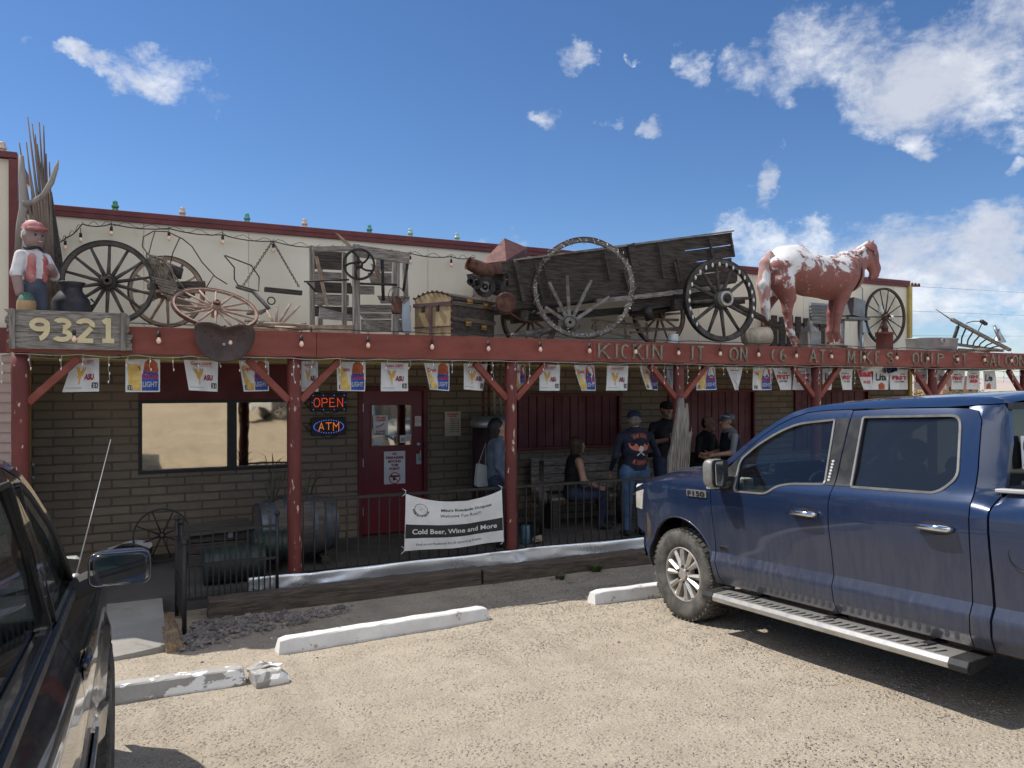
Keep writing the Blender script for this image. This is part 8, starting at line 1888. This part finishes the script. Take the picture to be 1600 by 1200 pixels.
def hand(w, d, side, lab, curl=.6, up=V3(0, 0, 1)):
    # w wrist, d direction of the palm, side: direction the thumb leaves to
    w, d, side = Vector(w), Vector(d).normalized(), Vector(side).normalized(); nrm = d.cross(side).normalized(); out = [(w, w + d * .075, .026, .034, lab, (tuple(nrm), .55), .015)]
    for i, (o, L) in enumerate(((-.027, .062), (-.009, .074), (.009, .080), (.027, .070))):
        b = w + d * .082 + side * o; k1 = b + (d + nrm * curl * .5).normalized() * L * .45; k2 = k1 + (d + nrm * curl * 1.6).normalized() * L * .55
        out += [(b, k1, .0105, .0095, lab, None, .004), (k1, k2, .0095, .008, lab, None, .004)]
    t0 = w + d * .03 + side * .028; t1 = t0 + (side * .8 + d * .7 + nrm * .3).normalized() * .035; t2 = t1 + (d + nrm * .6 + side * .1).normalized() * .03
    out += [(t0, t1, .013, .011, lab, None, .008), (t1, t2, .011, .009, lab, None, .004)]
    return out
def person(label, loc, yaw, H=1.78, mats4=(SKIN, NAVY, DENIM, SHOE), bulk=1.0, legs=None, la=None, ra=None, sleeve=(1, 1, 0), lean=0.0, head_turn=0.0, belly=0, sit=False, cell=.0105, hair=None, headdx=(0, 0)):
    """figure faces -Y locally; la/ra = (elbow, hand) offsets from the shoulder; sleeve labels for upper arm, forearm, hand"""
    root = empty('person', loc, label, 'person', rot=(0, 0, yaw)); s = H / 1.78; B = bulk
    hipz = .92 * s if not sit else .52
    hy = 0
    def tp(z, x=0, y=0): return V3(x, y - lean * (z - .92) * (1 if z > .92 else 0), (z - .92) * s + hipz)
    P = []
    P += [(tp(.93), tp(.96), .132 * B, .132 * B, 2, ((0, 1, 0), .80)), (tp(1.01), tp(1.06), .138 * B, .132 * B, 1, ((0, 1, 0), .82)), (tp(1.10, y=-.02 * belly), tp(1.22, y=-.02 * belly), (.14 + .03 * belly) * B, .155 * B, 1, ((0, 1, 0), .80)), (tp(1.24), tp(1.36), .16 * B, .165 * B, 1, ((0, 1, 0), .72)), (tp(1.42, -.13 * B), tp(1.42, .13 * B), .075, .075, 1)]
    P += [(tp(1.45, y=.01), tp(1.56, y=-.01), .062, .056, 0)]
    hx, hyy = headdx; hc_ = tp(1.665, hx, -.02 + hyy); M = Matrix.Rotation(head_turn, 3, 'Z')
    def hd(x, y, z): return hc_ + M @ V3(x, y, z)
    P += [(hd(0, .01, .015), hd(0, .02, .035), .088, .085, 0), (hd(0, -.03, -.03), hd(0, -.035, -.065), .068, .052, 0), (hd(0, -.07, -.09), hd(0, -.075, -.095), .028, .026, 0), (hd(0, -.095, .0), hd(0, -.115, -.028), .012, .018, 0, None, .012), (hd(-.03, -.085, .022), hd(.03, -.085, .022), .014, .014, 0, None, .015),
          (hd(-.086, .0, -.005), hd(-.09, .012, -.03), .014, .010, 0, None, .01), (hd(.086, .0, -.005), hd(.09, .012, -.03), .014, .010, 0, None, .01), (hd(-.02, -.095, -.058), hd(.02, -.095, -.058), .010, .010, 0, None, .008)]
    legs = legs or [((-.10, 0, .50 * s), (-.11, .03, .09)), ((.10, -.03, .50 * s), (.12, 0, .09))]
    for i, (kn, an) in enumerate(legs):
        hip = V3((-.095, .095)[i] * B, 0, hipz - .01); kn, an = Vector(kn), Vector(an)
        P += [(hip, kn, .098 * B, .066, 2), (kn, an, .066, .045, 2)]
        f = V3(0, -1, 0) if (kn - an).length < .01 or not sit else V3((kn.x - hip.x), kn.y - hip.y, 0).normalized()
        P += [(an + V3(0, .02, -.045), an + f * .15 + V3(0, 0, -.055), .040, .034, 3, None, .015), (an, an + V3(0, 0, -.03), .045, .045, 3, None, .015)]
    for i, (sx, A) in enumerate(((-1, ra), (1, la))):
        sh = tp(1.43, sx * .195 * B); A = A or ((sx * .06, .03, -.28), (sx * .05, -.06, -.52))
        el = sh + Vector(A[0]); ha = sh + Vector(A[1]); P += [(sh, el, .055, .044, sleeve[0]), (el, ha, .042, .029, sleeve[1])]
        d = (ha - el).normalized(); th = V3(-sx * .6, -.6, .4); th = (th - d * th.dot(d)).normalized(); P += hand(ha + d * .01, d, th, sleeve[2], curl=.8)
    P = [tuple([tuple(q[0]), tuple(q[1])] + list(q[2:])) for q in P]
    body = sdf_obj('body', P, list(mats4), root, cell, .03)
    mb = MB()
    for x in (-.032, .032): mb.ball(hd(x, -.089, .006), .0085, 8)
    mb.build('eyes', BLACKM, root)
    if hair:
        hm_, kind = hair
        if kind == 'long': hp_ = [(hd(0, .03, .03), hd(0, .035, .04), .098, .095, 0), (hd(0, .06, 0), hd(0, .06, -.15), .085, .06, 0), (hd(-.07, .02, -.02), hd(-.07, .03, -.12), .035, .025, 0), (hd(.07, .02, -.02), hd(.07, .03, -.12), .035, .025, 0)]
        elif kind == 'bob': hp_ = [(hd(0, .03, .035), hd(0, .04, .03), .097, .097, 0), (hd(0, .05, 0), hd(0, .05, -.09), .085, .07, 0), (hd(-.08, .0, .0), hd(-.075, .0, -.09), .03, .025, 0), (hd(.08, .0, 0), hd(.075, .0, -.09), .03, .025, 0), (hd(-.05, -.06, .07), hd(.05, -.06, .07), .03, .03, 0)]
        elif kind == 'short': hp_ = [(hd(0, .035, .02), hd(0, .045, -.01), .088, .080, 0)]
        hp_ = [tuple([tuple(q[0]), tuple(q[1])] + list(q[2:])) for q in hp_]; sdf_obj('hair', hp_, [hm_], root, .012, .025)
    return root, hd, tp, M
def cap_on(root, hd, M, matl, brim=True, name='cap'):
    mb = MB(); c = hd(0, .015, .03); R3 = M.to_4x4()
    mb.lathe([(.100, 0), (.101, .03), (.088, .07), (.055, .092), (.001, .10)], 24, Matrix.Translation(c) @ R3)
    if brim:
        def b(u, v): a = R(-150 + 120 * u) ; r = .098 + .075 * v * math.sin(math.pi * u) ** .6; return c + M @ V3(r * math.cos(a) * (1 - .12 * v), r * math.sin(a), .006 - .018 * v + .0)
        mb.grid(b, 14, 4); mb.grid(lambda u, v: b(u, v) + V3(0, 0, -.005), 14, 4)
    return mb.build(name, matl, root)
def patch(root, pts_fn, w_, h_, words, mi_bg=None, name='patch'):
    mb = MB()
    return mb

# 1: woman by the third post, walking right with a bag
ya = 9.05; r_, hd, tp, M = person('person in slate blouse and dark jeans walking behind the peeling post with a pale bag', (xat(776, ya), ya, 0), R(72), 1.64, (SKIN, SLATE, DENIMD, SHOE), 1.08, legs=[((-.10, -.12, .46), (-.10, -.02, .09)), ((.10, .04, .46), (.10, .20, .12))], ra=((-.05, .02, -.27), (-.04, -.12, -.48)), la=((.05, .05, -.27), (.06, -.02, -.5)), hair=(HAIRK, 'long'))
bgp = at(752, 742, 9.2)
mb = MB(); mb.prism([(a, b) for a, b in rounded([(-.09, -.15), (.09, -.15), (.075, .12), (-.06, .16)], .04)], -.04, .04, Matrix.Translation(bgp)); mb.tube([bgp + Vector((-.04, 0, .14)), bgp + Vector((.05, -.03, .42)), bgp + Vector((.06, 0, .12))], .006, 5)
tag(mb.build('shoulder_bag', mat('pale_canvas', (.42, .44, .44), (.36, .38, .38), 6, rough=.8, bump=.3), bevel=.01), 'pale canvas shoulder bag hanging behind the person in the slate blouse', 'bag')
# 2: woman seated on the bench in profile
yb = 9.62
r_, hd, tp, M = person('person in a black tank top sitting on the bench, facing right', (xat(893, yb), yb, 0), R(78), 1.68, (SKIN, BLK, DENIMD, SHOE), 1.02, sit=True, lean=.10, legs=[((-.12, -.46, .50), (-.12, -.40, .10)), ((.10, -.44, .52), (.10, -.55, .10))], ra=((-.06, -.04, -.26), (.02, -.26, -.36)), la=((.06, -.06, -.26), (.0, -.28, -.34)), sleeve=(0, 0, 0), hair=(HAIRB, 'bob'), head_turn=R(14))
# 3: man from behind in the patched jacket
yc = 8.85
r_, hd, tp, M = person('person seen from behind in navy jacket with back patches and blue jeans', (xat(992, yc), yc, -.0), R(178), 1.72, (SKIN, NAVY, DENIM, SHOE), 1.24, ra=((-.12, .02, -.26), (-.02, -.20, -.30)), la=((.10, .04, -.27), (.06, -.14, -.46)), hair=(GREYH, 'short'), head_turn=R(-25))
cap_on(r_, hd, M, mat('navy_bandana', (.012, .02, .05), (.015, .02, .045), 9, rough=.8), False, 'bandana')
mb = MB(); P_b = lambda x, z: V3(x, .150 * 1.0 + .0, z)
from mathutils.bvhtree import BVHTree
def on_body(root, pts_axis, sgn):
    b = [c for c in root.children if c.name.startswith('body')][0]; me = b.data; tree = BVHTree.FromPolygons([v.co for v in me.vertices], [tuple(p.vertices) for p in me.polygons])
    def f(x, z, e=.004):
        h = tree.ray_cast(V3(x, sgn * 1.0, z), V3(0, -sgn, 0)); y = h[0].y if h[0] is not None else sgn * .12
        return V3(x, y + sgn * e, z)
    return f
bk = on_body(r_, None, 1)
PW = mat('patch_white', (.55, .53, .5), rough=.8, bump=0); PR = mat('patch_salmon', (.50, .15, .10), rough=.8, bump=0); PB = mat('patch_black', (.01, .01, .012), rough=.8, bump=0)
def arc_patch(mb, f, cx, cz, rad, a0, a1, th, word, bg, rim, ink, hh, flip=1, sx=-1):
    # sx -1: the back is read from behind, so x runs the other way
    n = 16
    for (d0, mi, e) in ((0, rim, .004), (.004, bg, .006)):
        mb.grid(lambda u, v: f(cx + sx * (rad - th / 2 + d0 + (th - 2 * d0) * v) * math.sin(R(a0 + (a1 - a0) * u)), cz + flip * (rad - th / 2 + d0 + (th - 2 * d0) * v) * math.cos(R(a0 + (a1 - a0) * u)), e), n, 3, mi, False)
    k = len(word)
    for i, ch in enumerate(word):
        a = R(a0 + (a1 - a0) * (i + .5) / k)
        def fn(X, Z, a=a): 
            r = rad + flip * (Z - hh / 2); return f(cx + sx * (r * math.sin(a) + X * math.cos(a)), cz + flip * (r * math.cos(a)) - flip * X * math.sin(a), .009)
        mb.glyphs(ch, fn, hh, ink, .04)
mb = MB()
arc_patch(mb, bk, .0, 1.14, .26, -27, 27, .062, 'INFIDEL', 2, 1, 1, .038)
arc_patch(mb, bk, .0, 1.285, .26, -24, 24, .062, 'RIDERS', 2, 1, 1, .038, flip=-1)
# winged emblem: two stepped wings, pale skull-like centre, crossed pale bars
for s_ in (-1, 1):
    mb.add([bk(s_ * x, z, .005) for x, z in ((.03, 1.24), (.06, 1.285), (.14, 1.30), (.165, 1.29), (.155, 1.26), (.15, 1.235), (.125, 1.215), (.10, 1.20), (.06, 1.19), (.03, 1.20))], [tuple(range(10))], 1)
    mb.add([bk(s_ * x, z, .007) for x, z in ((.05, 1.12), (.065, 1.13), (-.035, 1.21), (-.05, 1.20))], [(0, 1, 2, 3)], 0)
mb.add([bk(.045 * math.cos(a) * .8, 1.215 + .045 * math.sin(a), .009) for a in [k * math.pi / 8 for k in range(16)]], [tuple(range(16))], 0)
mb.grid(lambda u, v: bk(-.09 - .055 * u, 1.09 + .035 * v, .006), 3, 2, 1, False); mb.glyphs('MC', lambda X, Z: bk(-.1175 - X, 1.095 + Z, .009), .024, 2, .03)
mb.build('back_patch', [PW, PR, PB], r_)
# 4: man in the black cap facing the lot with a drink
yd = 9.45
r_, hd, tp, M = person('person in black cap and black shirt with grey beard, holding a bottle', (xat(1041, yd), yd, 0), R(-12), 1.84, (SKIN2, BLK, DENIMD, SHOE), 1.12, ra=((-.08, .02, -.27), (.10, -.24, -.20)), la=((.09, .04, -.28), (.06, -.1, -.5)), sleeve=(1, 0, 0), hair=(HAIRK, 'short'))
cap_on(r_, hd, M, BLK); 
sdf_obj('beard', [(tuple(hd(-.045, -.055, -.06)), tuple(hd(-.02, -.075, -.10)), .022, .025, 0), (tuple(hd(.045, -.055, -.06)), tuple(hd(.02, -.075, -.10)), .022, .025, 0), (tuple(hd(-.02, -.08, -.10)), tuple(hd(.02, -.08, -.10)), .024, .024, 0)], [GREYH], r_, .009, .015)
fr_ = on_body(r_, None, -1); mb = MB(); mb.grid(lambda u, v: fr_(.03 + .05 * u, 1.36 + .03 * v, .004), 3, 2, 0, False); mb.grid(lambda u, v: fr_(.045 + .02 * u, 1.14 + .2 * v, .004), 2, 6, 0, False); mb.build('shirt_print', [PW], r_)
yw = Matrix.Rotation(R(-12), 3, 'Z'); hb_ = Vector(r_.location) + yw @ (tp(1.43, -.195 * 1.12) + V3(.10 + .03, -.24 - .09, -.20))
mb = MB(); mb.lathe([(.001, -.08), (.028, -.08), (.029, .04), (.012, .09), (.011, .13), (.001, .13)], 14, Matrix.Translation(hb_)); tag(mb.build('drink_bottle', mat('brown_bottle_glass', (.05, .02, .01), rough=.1, spec=.8, bump=0)), 'dark bottle held by the person in the black cap', 'bottle')
# 5: seated person in black, mostly in shadow
ye = 9.85
r_, hd, tp, M = person('person all in black sitting in deep shade right of the splintered board', (xat(1098, ye), ye, 0), R(20), 1.76, (SKIN2, BLK, DENIMD, SHOE), 1.12, sit=True, legs=[((-.14, -.44, .50), (-.14, -.42, .10)), ((.14, -.44, .50), (.14, -.42, .10))], ra=((-.10, -.05, -.25), (.0, -.28, -.36)), la=((.10, -.05, -.25), (.0, -.28, -.36)), sleeve=(1, 0, 0), hair=(HAIRK, 'short'), lean=.12, cell=.013)
r_.location.z = .22
mb = MB(); mb.box((xat(1098, ye), ye, .32), (.5, .5, .64)); mb.box((xat(1098, ye) , ye + .24, .78), (.5, .05, .4)); tag(mb.build('wooden_crate_seat', DARKWOOD, bevel=.01), 'dark wooden seat under the person sitting in the shade', 'seat')
# 6: man in the grey cap and navy vest
yf = 9.25
r_, hd, tp, M = person('person in grey cap, grey t-shirt and patched navy vest, turned left', (xat(1143, yf), yf, -.02), R(-112), 1.66, (SKIN, GREYT, DENIMD, SHOE), 1.16, ra=((-.06, -.02, -.26), (.03, -.26, -.30)), la=((.07, -.06, -.25), (.0, -.28, -.28)), sleeve=(1, 0, 0), hair=(HAIRB, 'short'), lean=.06)
cap_on(r_, hd, M, mat('grey_cap_cloth', (.13, .145, .18), (.1, .11, .14), 9, rough=.9))
mb = MB(); mb.tube([hd(-.095, -.03, .075), hd(-.07, -.085, .085), hd(0, -.11, .085), hd(.07, -.085, .085), hd(.095, -.03, .075), hd(.085, .03, .05)], .009, 6); mb.build('sunglasses', PW, r_)
vest = [(tuple(tp(1.05)), tuple(tp(1.24)), .183, .19, 0, ((0, 1, 0), .84)), (tuple(tp(1.26)), tuple(tp(1.36)), .195, .185, 0, ((0, 1, 0), .76)), (tuple(tp(1.40, -.10)), tuple(tp(1.40, .10)), .10, .10, 0)]
vo = sdf_obj('vest', vest, [NAVY], r_, .012, .03)
tr_ = BVHTree.FromPolygons([v.co for v in vo.data.vertices], [tuple(p.vertices) for p in vo.data.polygons])
def bv(x, z, e=.004):
    h = tr_.ray_cast(V3(x, 1, z), V3(0, -1, 0)); return V3(x, (h[0].y if h[0] is not None else .12) + e, z)
mb = MB(); arc_patch(mb, bv, 0, 1.10, .25, -30, 30, .06, 'GATE KEEPERS', 2, 0, 0, .036)
mb.add([bv(x, z, .006) for x, z in ((-.06, 1.24), (-.03, 1.20), (0, 1.25), (.03, 1.20), (.06, 1.24), (.03, 1.13), (0, 1.10), (-.03, 1.13))], [tuple(range(8))], 0); mb.build('back_patch', [PW, PR, PB], r_)
